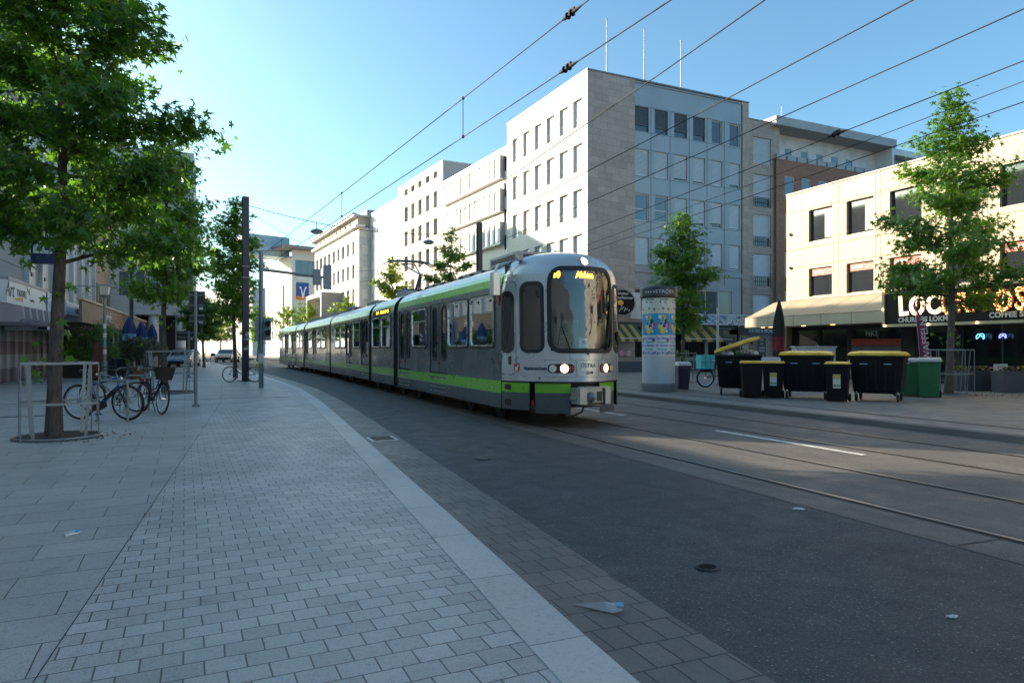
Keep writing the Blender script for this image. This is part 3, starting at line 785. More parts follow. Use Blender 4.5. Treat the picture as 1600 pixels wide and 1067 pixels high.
    # lower front: green-topped apron either side of the coupler
    def apron(mb, l0, l1, d, z0=.30, k=10):
        for i in range(k):
            a, b = l0+(l1-l0)*i/k, l0+(l1-l0)*(i+1)/k
            mb.quad(S(a,z0,d), S(b,z0,d), S(b,.655,d), S(a,.655,d), 0); mb.quad(S(a,.655,d), S(b,.655,d), S(b,.835,d), S(a,.835,d), 1)
    for l0, l1, d in ((-LT,-1.14,-.012),(-1.04,-.34,-.05),(.34,1.04,-.05),(1.14,LT,-.012)):
        mb = MB(); apron(mb, l0, l1, d, .33 if abs(l0) > 1.1 and abs(l1) > 1.1 else .27); mb.build('apron', [skirt, green], T, smooth=40)
    mb = MB()
    for z0, z1 in ((.70,.80),(.40,.52)): fill(mb, dens(rr(-1.74,-1.56,z0,z1,.01,2)), -.006, 0, 3)
    mb.build('apron_vent', black, T)
    mb = MB(); q = [S(l,.3,-.16) for l in np.linspace(-LT, LT, 41)]
    mb.loft([[(p.x,p.y,z) for p in q] for z in (.38,.92)], 0, True, True); mb.build('underframe', black, T)
    mb = MB(); q = [S(l,.3,-.02) for l in np.linspace(-LT, LT, 41)]; mb.loft([[(p.x,p.y,z) for p in q] for z in (.838,.872)], 0, True, True); mb.build('bumper', rubber, T)
    mb = MB(); mb.tube([S(-1.09,z,-.04) for z in (.40,.52)], .02, 6); mb.build('red_marker', red, T)
    steelm = mat('coupler_steel', (.30,.32,.33), .45, .6, dirt=.25)
    mb = MB()
    mb.box(-.34,.34,-1.34,-1.05,.52,.60); mb.box(-.33,-.17,-1.46,-1.1,.46,.76); mb.box(.20,.32,-1.46,-1.1,.46,.76); mb.box(-.17,.20,-1.40,-1.12,.44,.78); mb.box(-.34,.34,-1.44,-1.36,.755,.785)
    cp = mb.build('coupler', steelm, T, bevel=.012)
    mb = MB(); mb.lathe([(.10,0),(.10,.02),(.05,.12),(.015,.15)], 16, 0, (0,0,0), True, Matrix.Translation((-.07,-1.40,.60)) @ Matrix.Rotation(R(90),4,'X')); mb.build('coupler_cone', steelm, cp, smooth=40)
    mb = MB(); mb.box(.06,.16,-1.41,-1.385,.52,.70); mb.box(-.145,.19,-1.407,-1.395,.455,.50); mb.tube([(-.18,-1.40,.74),(-.19,-1.42,.5),(-.24,-1.36,.33),(-.36,-1.25,.25),(-.42,-1.1,.26)], .02, 7); mb.build('coupler_hose', black, cp)
    # mirror camera pod
    for sg in (-1,):
        mb = MB(); mb.loft([[(sg*(1.45+x), -.12+y, z) for x, y in ((-.07,-.1),(.07,-.1),(.09,.02),(.05,.14),(-.07,.14))] for z in (2.50,2.95)], 0)
        mb.tube([(sg*1.43,-.05,2.93),(sg*1.36,-.05,3.10),(sg*1.12,.02,3.16)], .03, 7)
        mb.build('mirror_pod', alu if False else nose_m, T, bevel=.03)
    mb = MB(); mb.tube([(-1.38,-.1,3.02),(-1.15,-.2,3.17),(-1.02,-.25,3.24)], .018, 6); mb.cbox((-1.0,-.26,3.26),(.1,.14,.16)); mb.build('roof_bracket', grey, T)
    mb = MB(); mb.box(-HW-.03,-HW,.05,.14,2.36,2.58); mb.build('side_marker_light', red, T)
    # cab: desk, rear wall, seat, line card behind the glass
    mb = MB(); mb.box(-1.2,1.2,-.06,-.02,.88,3.1,0); q = [S(l,.9,-.14) for l in np.linspace(-LT*.96, LT*.96, 31)]; mb.loft([[(p.x,p.y,z) for p in q] for z in (.80,.88)], 0, True, True)
    mb.prism([(-.85,-.55),(-.6,-.92),(0,-1.05),(.6,-.92),(.85,-.55)], .9, 1.36, 1)
    mb.box(-.24,.24,-.36,-.24,1.3,2.05,2); mb.box(-.25,.25,-.62,-.26,1.25,1.33,2)
    mb.box(.36,.60,-.78,-.74,1.36,1.56,0)
    mb.build('cab_interior', [mat('cab_dark', (.05,.05,.052), .7), mat('cab_desk', (.10,.105,.11), .55), seatm], T)
    mb = MB(); mb.add([S(-.18,1.50,-.03), S(0.0,1.50,-.03), S(.0,1.68,-.05), S(-.18,1.70,-.05)], [(0,1,2,3)]); lc = mb.build('line_card', white, T)
    wrap_text('line_card_number', '4', .10, black, -.09, 1.60, -.02, lc, .006)
    return T
tram = build_tram()
# ================================================================== buildings along the right-hand side
pane = NT('window_pane'); pane.set(Base_Color=(.018,.022,.026), Roughness=.04); pane.p.inputs['Specular IOR Level'].default_value = .9; pane = pane.m
pane_blue = NT('window_pane_bluish'); pane_blue.set(Base_Color=(.06,.10,.12), Roughness=.06); pane_blue.p.inputs['Specular IOR Level'].default_value = 1.0; pane_blue = pane_blue.m
curtain = NT('window_pane_curtained'); curtain.set(Base_Color=(.52,.52,.51), Roughness=.5, Coat_Weight=1.0, Coat_Roughness=.03); curtain = curtain.m
fr_white = mat('frame_white', (.62,.64,.65), .4, var=.05)
fr_dark = mat('frame_dark', (.05,.055,.06), .4, var=.05)
fr_grey = mat('frame_grey', (.22,.25,.28), .45, .2, var=.05)
blindm = mat('blind_slats', (.52,.56,.58), .35, .15, var=.08, vs=.6)
blindd = mat('blind_slats_dark', (.10,.11,.12), .5, .2)
dark_in = mat('shop_dark', (.012,.012,.013), .7)
shopg = NT('shop_glass'); shopg.set(Base_Color=(.010,.011,.012), Roughness=.06); shopg.p.inputs['Specular IOR Level'].default_value = .6; shopg = shopg.m
coping = mat('coping_metal', (.16,.17,.18), .5, .4)
W1 = [fr_white, curtain, blindm]; W2 = [fr_white, pane, blindm]; W3 = [fr_dark, pane, blindd]; W4 = [fr_white, pane_blue, blindm]; W5 = [fr_grey, curtain, blindm]; W6 = [fr_dark, curtain, blindd]

def roof_slab(mb, pts, z0, z1, mi=0): mb.prism(pts, z0, z1, mi)

# ---- corner office block -------------------------------------------------------------------------
def corner_block():
    B = wthing('office_block', 'tall grey stone corner office block with rows of half lowered blinds', 'building', (19.86, 35.23, 0.1))
    a = R(2.8); F = Face((19.86,35.23,0), R(-90)+a); ex = F.u; ey = -F.n
    far = Vector((19.86,35.23,0)) + ey*11.0
    L = Face(far, math.pi+a); H = 17.9
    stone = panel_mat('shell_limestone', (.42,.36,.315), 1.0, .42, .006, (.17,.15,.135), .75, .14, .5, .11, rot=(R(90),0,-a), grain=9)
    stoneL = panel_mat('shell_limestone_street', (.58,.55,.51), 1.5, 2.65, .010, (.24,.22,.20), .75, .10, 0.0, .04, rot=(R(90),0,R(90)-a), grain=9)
    metal = mat('facade_panel', (.27,.30,.325), .42, .35, var=.07, vs=.5, dirt=.12)
    seam = mat('facade_seam', (.05,.06,.07), .6)
    u_m0, u_m1, u_e = F.hit(992), F.hit(1160), F.hit(1170)
    cols = [(F.hit(p), F.hit(q)) for p, q in ((993,1014.5),(1024,1044.5),(1054.5,1074.5),(1084,1102.5),(1113,1129.5),(1141,1157))]
    rows = [(14.85,16.35),(12.10,13.72),(9.35,10.98),(6.66,8.30)]
    mb = MB(); F.wall(mb, 0, u_m0, .1, H, [], 0, 0); F.wall(mb, u_m1, u_e, .1, H, [], 0, 0)
    opsF = [(c[0],c[1],r[0],r[1]) for c in cols for r in rows]
    g_ops = [(cols[0][0], cols[1][1], .95, 2.85), (cols[2][0], cols[3][1], .95, 2.85), (cols[4][0]-.3, cols[5][1], .15, 2.75), (cols[0][0],cols[1][1],3.75,5.2), (cols[3][0],cols[5][0]+.2,3.65,5.25)]
    F2 = Face(F.at(0,0,-.06), F.na); F2.wall(mb, u_m0, u_m1, .1, H-.0, opsF+g_ops, .16, 1)
    F.box(mb, u_m0, u_m1, -.055, .02, 6.18, 6.42, 1)
    opsL = []
    lc = [(L.hit(p), L.hit(q)) for p, q in ((801,809),(817.5,827.5),(835.5,846),(854,866),(874,887.5),(895.5,909.5))]
    for c in lc:
        for r in [(14.85,16.5),(12.15,13.8),(9.4,11.05),(6.7,8.35),(4.0,5.6)]: opsL.append((*c, *r))
    L.wall(mb, 0, 11.0, .1, H, opsL, .24, 2)
    c0, c1, c2, c3 = L.at(11,0), F.at(u_e,0), F.at(u_e,0)+ey*11, L.at(0,0)
    mb.add([(*p.xy, H-.15) for p in (c0,c1,c2,c3)], [(0,1,2,3)], 0)
    mb.quad(*[Vector((*p.xy, z)) for p, z in ((c1,.1),(c2,.1),(c2,H),(c1,H))], 0); mb.quad(*[Vector((*p.xy, z)) for p, z in ((c2,.1),(c3,.1),(c3,H),(c2,H))], 0)
    mb.build('wall', [stone, metal, stoneL], B)
    mb = MB(); F.box(mb, -.03, u_e+.02, -.3, .04, H, H+.09); L.box(mb, 0, 10.7, -.3, .04, H+.002, H+.088); mb.build('coping', coping, B)
    mb = MB()
    for c in cols:
        for r in rows:
            F2.box(mb, c[1]+.16, c[1]+.185, 0, .012, r[0]-1.06, r[1]+.02)
    for r in rows:
        F2.box(mb, u_m0+.02, u_m1-.02, 0, .006, r[0]-.06, r[0]-.035); F2.box(mb, u_m0+.02, u_m1-.02, 0, .006, r[1]+.03, r[1]+.05)
    mb.build('panel_joint', seam, B)
    rnd = random.Random(5)
    for ci, c in enumerate(cols):
        for ri, r in enumerate(rows):
            if ri == 0: put_window(F2, *c, *r, .14, W3 if ci < 4 else W2, B, blind=.0 if ci > 3 else .75)
            elif ri == 2 and ci < 2: put_window(F2, *c, *r, .14, W4, B, trans=(.45,))
            else: put_window(F2, *c, *r, .14, W2, B, blind=[.99,.86,.80,.96,.90,.93][(ci+ri*2) % 6] if ci > 1 else 1.0)
    for c in lc:
        for i, r in enumerate([(14.85,16.5),(12.15,13.8),(9.4,11.05),(6.7,8.35),(4.0,5.6)]):
            put_window(L, *c, *r, .20, W1, B, trans=(.32,) if i < 3 else ())
    for o in g_ops[3:]:
        put_window(F2, *o[:4], .12, W4, B, mull=(.33,.66))
    for i, o in enumerate(g_ops[:3]):
        w = put_window(F2, *o[:4], .16, [fr_dark, shopg, blindd], B, 'shop_window', mull=(.5,), trans=(.8,))
    # recessed stair wing at the right, a little lower
    Wg = Face(F.at(u_e, 0, -.55), F.na); wu = Wg.hit(1218); Hw = 17.1
    wops = [(Wg.hit(1177), Wg.hit(1205), z0, z1) for z0, z1 in ((14.2,16.0),(11.2,13.45),(8.5,10.7),(5.75,8.0),(3.3,5.2))]
    mb = MB(); Wg.wall(mb, 0, wu, .1, Hw, wops, .2, 0)
    q0, q1 = Wg.at(wu,0), Wg.at(wu,0)+ey*10; mb.quad(*[Vector((*p.xy, z)) for p, z in ((q0,.1),(q1,.1),(q1,Hw),(q0,Hw))], 0)
    mb.add([(*p.xy, Hw-.1) for p in (Wg.at(0,0), q0, q1, Wg.at(0,0)+ey*10)], [(0,1,2,3)], 0)
    mb.build('stair_wing', [stone], B)
    mb = MB(); Wg.box(mb, 0, wu+.02, -.3, .04, Hw, Hw+.08); mb.build('coping', coping, B)
    for i, o in enumerate(wops):
        w = put_window(Wg, *o, .17, W2, B, blind=1.0 if i in (0,4) else .72)
        if 0 < i < 4:
            mb = MB()
            for k in range(9): Wg.box(mb, o[0]+.05+k*(o[1]-o[0]-.1)/8-.01, o[0]+.05+k*(o[1]-o[0]-.1)/8+.01, -.05, -.03, o[2]+.04, o[2]+.7)
            for zz in (.04,.36,.68): Wg.box(mb, o[0]+.02, o[1]-.02, -.055, -.025, o[2]+zz, o[2]+zz+.03)
            mb.build('balcony_rail', fr_dark, B)
    # shop front: plinth, awnings, glass canopies, fascia and signs
    blue = mat('plinth_blue', (.045,.075,.10), .5, dirt=.2)
    mb = MB(); F.box(mb, -.1, cols[3][1]+.2, .02, .5, .1, .72); mb.build('plinth', blue, B, bevel=.01)
    mb = MB(); F.box(mb, u_m0-1.8, u_m1, .0, .12, 2.86, 3.12); mb.build('fascia', mat('shop_fascia', (.03,.045,.05), .5), B)
    yel = mat('awning_yellow', (.45,.30,.07), .8); grn = mat('awning_green', (.035,.08,.06), .8)
    for px0, px1 in ((962,1001),(1062,1128)):
        u0, u1 = F.hit(px0, .6), F.hit(px1, .6); n = 8 if px0 > 1000 else 6
        mb = MB()
        for i in range(n):
            a0, a1 = u0+(u1-u0)*i/n, u0+(u1-u0)*(i+1)/n
            mb.quad(F.at(a0,2.95,.1), F.at(a1,2.95,.1), F.at(a1,2.1,1.15), F.at(a0,2.1,1.15), i % 2); mb.quad(F.at(a0,2.1,1.15), F.at(a1,2.1,1.15), F.at(a1,1.92,1.17), F.at(a0,1.92,1.17), i % 2)
        w = mb.build('awning', [yel, grn], B); w['label'] = 'yellow and green striped fabric awning'
        mb = MB(); mb.tube([F.at(u0-.05,2.1,1.14), F.at(u1+.05,2.1,1.14)], .025, 6); mb.build('awning_bar', fr_white, w)
    cg = thin_glass('canopy_glass', (.55,.66,.68), 2.0)
    for px0, px1 in ((1064,1124),(1127,1185)):
        u0, u1 = F.hit(px0, .5), F.hit(px1, .5)
        mb = MB(); mb.quad(F.at(u0,3.7,.05), F.at(u1,3.7,.05), F.at(u1,3.0,1.3), F.at(u0,3.0,1.3)); c = mb.build('glass_canopy', cg, B)
        mb = MB()
        for i in range(6):
            uu = u0+(u1-u0)*i/5; mb.tube([F.at(uu,3.72,.04), F.at(uu,3.02,1.31)], .022, 5)
        mb.tube([F.at(u0,3.0,1.3), F.at(u1,3.0,1.3)], .025, 5); mb.tube([F.at(u0,3.7,.05), F.at(u1,3.7,.05)], .03, 5); mb.build('canopy_frame', fr_white, c)
    lt = mat('pale_lettering', (.55,.56,.56), .5)
    pd = mat('shop_panel_dark', (.02,.025,.028), .5)
    mb = MB(); F.box(mb, F.hit(1150), F.hit(1218), .13, .22, 2.45, 2.95); sgn = mb.build('shop_sign', pd, B)
    text('sign_lettering', 'SHOES & MORE', .34, lt, F.at(F.hit(1190,.23), 2.68, .23), F.rz, sgn, .004)
    text('script_lettering', 'Sixty', .75, lt, F.at(F.hit(1139,.5), 3.28, .95), F.rz, B, .004, shear=.35)
    # posters in the shop windows
    po = mat('poster_dark', (.04,.025,.03), .5); pr = mat('poster_red', (.35,.05,.06), .5)
    for px in (1141, 1190):
        uu = F.hit(px, .02); mb = MB(); F.box(mb, uu-.38, uu+.38, .015, .03, .75, 2.25); q = mb.build('window_poster', po, B)
        mb = MB()
        for i, (zz, w_) in enumerate(((2.1,.3),(1.82,.3),(1.55,.56),(1.35,.56),(1.0,.4))): F.box(mb, uu-w_/2, uu+w_/2, .031, .034, zz-.05, zz+.05)
        mb.build('poster_line', mat('poster_grey', (.32,.30,.32), .5), q)
    mb = MB(); u0, u1 = F.hit(984), F.hit(1000); F.box(mb, u0, u1, .03, .10, 3.3, 4.9); mb.build('white_panel', mat('sign_white', (.55,.57,.58), .5), B)
    # neon letter and flower boxes on the plinth
    text('neon_letter', 'N', .5, emit('neon_pink', (1.0,.25,.45), .7), F.at(F.hit(996,.05), 2.3, .06), F.rz, B, .006)
    for px, cc in ((972,(.5,.3,.35)),(982,(.5,.4,.4))):
        p = F.at(F.hit(px,.1), 1.2, .08); mb = MB(); mb.ball((p.x,p.y,p.z), .22, 10, 6, 0, (1,.3,1)); mb.build('window_ornament', mat('ornament_%d' % px, cc, .5), B)
    return B, F
B1, F1 = corner_block()
flower_m = [mat('flower_leaf', (.05,.10,.03), .6), mat('flower_pink', (.45,.12,.2), .6), mat('flower_yellow', (.5,.4,.06), .6)]
def flower_bed(o, n, wx, wy, z, seed, parent, name='flowers'):
    rnd = random.Random(seed); mb = MB()
    for i in range(n):
        x, y, zz = rnd.uniform(-wx,wx), rnd.uniform(-wy,wy), z+rnd.uniform(.02,.2); s = rnd.uniform(.03,.07); a = rnd.uniform(0,6.28); t = rnd.uniform(-.6,.6)
        d1 = Vector((math.cos(a),math.sin(a),t))*s; d2 = Vector((-math.sin(a),math.cos(a),rnd.uniform(-.5,.5)))*s; p = Vector((x,y,zz))
        mb.quad(p-d1, p-d2*.6, p+d1, p+d2*.6, 0 if rnd.random() < .72 else rnd.choice((1,2)))
    return mb.build(name, flower_m, parent)
# oval sign hung out from the corner
p = F1.at(F1.hit(972,1.2), 0, 1.2)
t = wthing('oval_sign', 'black oval projecting sign with white lettering beside the tram roof', 'sign', (p.x, p.y, 3.3))
mb = MB()
cy = Vector((p.x, p.y, 4.18)); ex = F1.u
ring = lambda s, d: [cy + ex*math.cos(2*math.pi*k/32)*.92*s + Vector((0,0,math.sin(2*math.pi*k/32)*.80*s)) + F1.n*d for k in range(32)]
mb.loft([ring(1,-.06), ring(1,.06)], 0); mb.build('board', mat('sign_black', (.010,.010,.012), .75, spec=.2), t)
mb = MB(); n = 32; a, b = ring(.97,.063), ring(.93,.063); mb.add(a+b, [(k,(k+1)%n,n+(k+1)%n,n+k) for k in range(n)]); mb.build('rim', mat('sign_rim', (.5,.5,.5), .5), t)
lt = mat('pale_lettering', (.55,.56,.56), .5)
text('lettering', 'Schnitzel', .22, lt, cy+F1.n*.066+Vector((0,0,.52)), F1.rz, t, .004); text('lettering', 'Speise-Kammer', .22, lt, cy+F1.n*.066+Vector((0,0,.28)), F1.rz, t, .005)
mb = MB(); mb.loft([[cy+F1.n*.064+ex*(.22*math.cos(2*math.pi*k/16)-.15)+Vector((0,0,.16*math.sin(2*math.pi*k/16)-.02)) for k in range(16)], [cy+F1.n*.07+ex*(.2*math.cos(2*math.pi*k/16)-.15)+Vector((0,0,.14*math.sin(2*math.pi*k/16)-.02)) for k in range(16)]]); mb.build('emblem', mat('sign_gold', (.45,.30,.06), .4, .3), t)
mb = MB()
for k in range(5): mb.tube([cy+F1.n*.07+ex*(-.25+k*.17)+Vector((0,0,-.52+.09*(k%2))), cy+F1.n*.07+ex*(-.05+k*.13)+Vector((0,0,-.20-.05*k))], .025, 5)
mb.build('emblem_fork', lt, t)
mb = MB(); mb.tube([cy+Vector((0,0,0))+F1.n*-.05, cy-F1.n*1.2], .04, 6); mb.build('bracket', fr_dark, t)
# flag poles on its roof
flagm = mat('flagpole_white', (.45,.46,.47), .5)
for i, (px, dd) in enumerate(((948,1.5),(1006.5,1.2),(1064,1.0))):
    u = F1.hit(px, -dd); q = F1.at(u, 17.75, -dd)
    t = thing('flagpole', ['left of three bare white flagpoles on the corner block roof','middle one of three bare white flagpoles on the corner block roof','right of three bare white flagpoles on the corner block roof'][i], 'flagpole', q, 0, 'flagpoles on the corner block roof')
    mb = MB(); mb.tube([(0,0,0),(0,0,4.2-.25*i)], [.055,.03], 8); mb.build('pole', flagm, t)
    mb = MB(); mb.ball((0,0,4.26-.25*i), .06, 8, 6); mb.build('finial', flagm, t)

# ---- the bright facades running down the street ----------------------------------------------------
def street_block(name, label, cat, a, b, H, depth_, wall_m, cols_px, rows, mats, dep=.2, coped=True, z0=.1, extra=None, **kw):
    """a = near end, b = far end of the street front (x, y)"""
    B = wthing(name, label, cat, (a[0], a[1], z0)); d = Vector((a[0]-b[0], a[1]-b[1])); na = math.atan2(-d.x, d.y) + math.pi
    if math.cos(na) > 0: na += math.pi
    L = Face((b[0], b[1], 0), na); W = d.length; mb = MB()
    cols = [(L.hit(p), L.hit(q)) for p, q in cols_px] if cols_px and cols_px[0][0] > 50 else list(cols_px)
    ops = [(c[0], c[1], r[0], r[1]) for c in cols for r in rows]
    L.wall(mb, 0, W, z0, H, ops, dep)
    p = [L.at(W,0), L.at(W,0,-depth_), L.at(0,0,-depth_), L.at(0,0)]
    for q, r in ((p[0],p[1]),(p[1],p[2]),(p[2],p[3])): mb.quad(*[Vector((*k.xy, z)) for k, z in ((q,z0),(r,z0),(r,H),(q,H))])
    mb.add([(*k.xy, H-.12) for k in p], [(0,1,2,3)])
    mb.build('wall', wall_m, B)
    if coped:
        mb = MB(); L.box(mb, -.02, W+.02, -.35, .05, H, H+.1); L.box(mb, W-.33, W+.03, -depth_, -.352, H, H+.1); mb.build('coping', kw.get('cop', coping), B)
    for i, o in enumerate(ops):
        put_window(L, *o, dep-.03, mats[(i*7+i//5) % len(mats)], B, **{k: v for k, v in kw.items() if k in ('fr','mull','trans','blind')})
    return B, L, W
cream = panel_mat('cream_render', (.68,.65,.61), 3.0, 2.5, .006, (.34,.32,.29), .8, .06, 0.0, .02, rot=(R(90),0,R(90)), grain=6)
pinkm = mat('pinkish_render', (.46,.40,.37), .85, var=.10, vs=.35, dirt=.12, bump=.2, bs=30)
palem = panel_mat('pale_cladding', (.68,.665,.63), 2.2, 3.0, .008, (.36,.34,.31), .7, .05, 0.0, .03, rot=(R(90),0,R(90)), grain=6)
lime = panel_mat('lime_ashlar', (.64,.62,.58), 1.6, .8, .006, (.30,.29,.27), .75, .07, .5, .04, rot=(R(90),0,R(90)), grain=6)
# white block with three projecting window bands
B2, L2, W2_ = street_block('white_block', 'white office block with three projecting window bands next to the corner block', 'building', (19.35,46.22), (18.31,58.7), 16.3, 12, cream,
    [(787.5,791)], [(z, z+1.05) for z in (14.6,12.7,10.75,8.8,6.9,5.0)], [W3], dep=.15, cop=mat('coping_white', (.6,.6,.58), .5))
bx = mat('bay_shade', (.30,.30,.30), .6)  # grey for the shade painted on the band ends
for k, (z0, z1) in enumerate(((14.1,15.75),(11.65,13.3),(9.2,10.85))):
    u0, u1 = L2.hit(696), L2.hit(781, .36)
    mb = MB(); fz = .12
    L2.box(mb, u0, u1, .01, .36, z0, z0+fz); L2.box(mb, u0, u1, .01, .36, z1-fz, z1); L2.box(mb, u0, u0+.15, .01, .36, z0+fz, z1-fz); L2.box(mb, u1-.3, u1, .01, .36, z0+fz, z1-fz)
    n = 12
    for i in range(n+1):
        uu = u0+.15+(u1-u0-.45)*i/n; L2.box(mb, uu-.16, uu+.16, .05, .33, z0+fz, z1-fz)
    b = mb.build('window_band', mat('bay_cream', (.66,.64,.6), .7, var=.04), B2)
    mb = MB()
    for i in range(n):
        a0 = u0+.15+(u1-u0-.45)*i/n+.16; a1 = u0+.15+(u1-u0-.45)*(i+1)/n-.16
        mb.quad(L2.at(a0,z0+fz,.26), L2.at(a1,z0+fz,.26), L2.at(a1,z1-fz,.26), L2.at(a0,z1-fz,.26), 0)
    mb.build('pane', [curtain], b)
    mb = MB(); L2.box(mb, u1+.002, u1+.03, .0, .37, z0-.02, z1+.02); mb.build('end_shade', bx, b)  # thin grey sheet paints the shaded end of the band
ws = [(z, z+1.5) for z in (14.45,11.95,9.4,6.9,4.4)]
B3, L3, W3_ = street_block('pink_block', 'pinkish grey rendered office block with small attic windows in the row', 'building', (18.31,58.7), (17.2,70.9), 18.3, 11, pinkm,
    [(632,637.2),(642.6,647.6),(653.6,658.8),(665.4,671),(677.4,683)], [(17.15,17.75)]+ws, [[fr_white,curtain,blindm],[fr_white,pane_blue,blindm]], dep=.3, cop=mat('coping_white', (.6,.6,.58), .5), trans=(.7,))
B4, L4, W4_ = street_block('pale_block', 'pale cream block with slim windows between pink and cornice buildings', 'building', (17.2,70.9), (16.2,82.0), 17.3, 11, palem,
    [(580.5,583),(589.5,593),(596,598.5),(607.5,611)], [(14.2,15.9),(11.6,13.3),(9.0,10.7),(6.3,8.0)], [[fr_white,curtain,blindm]], dep=.12, cop=mat('coping_white', (.6,.6,.58), .5))
B5, L5, W5_ = street_block('cornice_block', 'white ashlar building with tall slit windows and a toothed cornice', 'building', (14.9,80.6), (12.8,104.3), 15.7, 14, lime,
    [(p-1.9, p+1.9) for p in (552,543.6,536,528.6,521.5,514.2,507.6,501.4,495.4)], [(12.8,14.4),(9.9,11.6),(7.1,8.7),(4.3,5.9)], [W6, W3], dep=.35, coped=False)
mb = MB(); L5.box(mb, -.2, W5_+.5, -.6, .5, 15.7, 16.0); mb.build('cornice', lime, B5)
mb = MB(); L5.wall(mb, 0, W5_-.5, 16.0, 17.0, [(1.2+i*2.3, 1.75+i*2.3, 16.25, 16.75) for i in range(9)], .3); p = L5
mb.quad(L5.at(W5_-.5,16.0), L5.at(W5_-.5,16.0,-12), L5.at(W5_-.5,17.0,-12), L5.at(W5_-.5,17.0)); mb.build('attic', mat('attic_tan', (.42,.36,.30), .8), B5)
mb = MB(); L5.box(mb, -.3, W5_, -3, .6, 17.0, 17.22)
for i in range(30): L5.box(mb, i*.8, i*.8+.3, .2, .75, 17.222, 17.42)
mb.build('eaves', mat('eaves_grey', (.36,.37,.38), .6), B5)
mb = MB(); L5.box(mb, W5_-4, W5_-.2, -3, -1, 17.22, 17.9); mb.build('plant_room', fr_grey, B5)
# framed portal in front of it
a, b = L5.hit(483, 2.2), L5.hit(507, 2.2); gm = mat('portal_grey', (.22,.215,.21), .7); 
mb = MB(); L5.box(mb, b-.5, b, .02, 2.6, .1, 8.6); L5.box(mb, a, b-.5, .02, 2.6, 8.1, 8.6); L5.box(mb, a, a+.5, .02, 2.6, .1, 8.1); pt = mb.build('portal', [lime], B5)
mb = MB(); L5.box(mb, b+.002, b+.03, .0, 2.62, .1, 8.62); mb.build('portal_side', gm, pt)
# gap filler between cornice block and pale block (recessed, with stair windows)
B6 = wthing('recessed_link', 'narrow grey recessed link with stacked windows beside the cornice building', 'building', (16.2,80.7,.1))
S = Face((14.95,80.55,0), R(-90)+R(5)); mb = MB(); so_ = [(.35,1.05,z,z+1.1) for z in (12.6,10.0,7.4,4.8)]
S.wall(mb, .02, 1.5, .1, 14.6, so_, .15); mb.build('wall', mat('link_grey', (.42,.43,.44), .7), B6)
for o in so_: put_window(S, *o, .12, W2, B6, trans=(.5,))
# bank at the end of the street: pale block, flat eaves, blue and orange sign, banner
bk = wthing('bank_building', 'pale corner building with a blue and orange sign and flat projecting eaves', 'building', (11.2,118,.1))
Ff = Face((8.0,118.0,0), R(-90)+R(20)); mb = MB(); bm = mat('bank_render', (.6,.57,.52), .8, var=.06)
bw = Ff.hit(484); u45 = Ff.hit(456)
Ff.wall(mb, u45, bw+3, .1, 18.0, [(u45+.6, bw+2, 13.6, 16.4)], .3, 0)
Lf = Face(Ff.at(u45,0)+Vector((-3.2,16,0)), R(180)+R(33)); v = Ff.at(u45,0)-Vector((Lf.o.x,Lf.o.y,0)); Lf.na = math.atan2(-v.x, v.y)+math.pi; Lf = Face((Lf.o.x,Lf.o.y,0), math.atan2(v.x,-v.y)); 
if Lf.u.dot(v) < 0: Lf = Face((Lf.o.x,Lf.o.y,0), Lf.na+math.pi)
Lf.wall(mb, 0, v.length, .1, 17.0, [(2+i*2.2, 2.9+i*2.2, z, z+1.5) for i in range(6) for z in (5.6,3.2)], .3, 0)
mb.build('wall', bm, bk)
put_window(Ff, u45+.6, bw+2, 13.6, 16.4, .25, [fr_grey, pane_blue, blindm], bk, mull=(.25,.5,.75))
mb = MB(); Ff.box(mb, u45-2.2, bw+3, -3, 2.0, 18.0, 18.5); mb.build('eaves', mat('bank_eaves', (.25,.22,.20), .7), bk)
mb = MB(); Ff.box(mb, u45-6, u45+1, -8, -3, 17, 20.4); mb.build('roof_house', mat('roof_house_blue', (.30,.40,.46), .4), bk)
s0, s1 = Ff.hit(464,.3), Ff.hit(482.5,.3)
mb = MB(); Ff.box(mb, s0, s1, .02, .3, 10.3, 12.6, 0); Ff.box(mb, s0, s1, .02, .302, 9.75, 10.298, 1)
sg = mb.build('bank_sign', [mat('bank_blue', (.01,.06,.25), .4), mat('bank_orange', (.7,.16,.02), .4)], bk)
c = (s0+s1)/2; w = (s1-s0)/2; mb = MB()
pts = [(-.62,11.9),(-.30,11.9),(-.22,11.55),(-.05,11.0),(.02,10.7),(.10,11.0),(.25,11.55),(.36,11.9),(.66,11.9),(.60,11.65),(.42,11.5),(.24,10.6),(.16,10.0),(-.12,10.0),(-.2,10.6),(-.36,11.5),(-.55,11.65)]
V = lambda d: [Ff.at(c+x*w, z, d) for x, z in pts]
mb.loft([V(.303), V(.34)]); mb.build('emblem', mat('bank_white', (.7,.7,.7), .4), sg)
mb = MB(); u0 = u45-.4; bp = Lf.at(v.length-5, 0, .1)
Lf.box(mb, v.length-7.5, v.length-4.5, .05, .25, 5.0, 12.4, 0); ban = mb.build('banner', mat('banner_white', (.6,.6,.6), .6), bk)
mb = MB(); Lf.box(mb, v.length-7.0, v.length-5.0, .252, .27, 10.4, 12.0, 0); mb.build('banner_mark', mat('bank_blue', (.01,.06,.25), .4), ban)
text('banner_lettering', 'Sparkonto', 1.3, mat('bank_blue', (.01,.06,.25), .4), Lf.at(v.length-6, 7.7, .26), Lf.rz, ban, .02, roll=R(90))

BE, LE, WE = street_block('end_block', 'pale sunlit block closing the street far behind the trees', 'building', (6.0,150.0), (-34.0,222.0), 14.0, 14, cream,
    [(4+i*3.6, 5.6+i*3.6) for i in range(20)], [(10.2,12.0),(7.0,8.8),(3.8,5.6)], [[fr_white,curtain,blindm]], dep=.2)
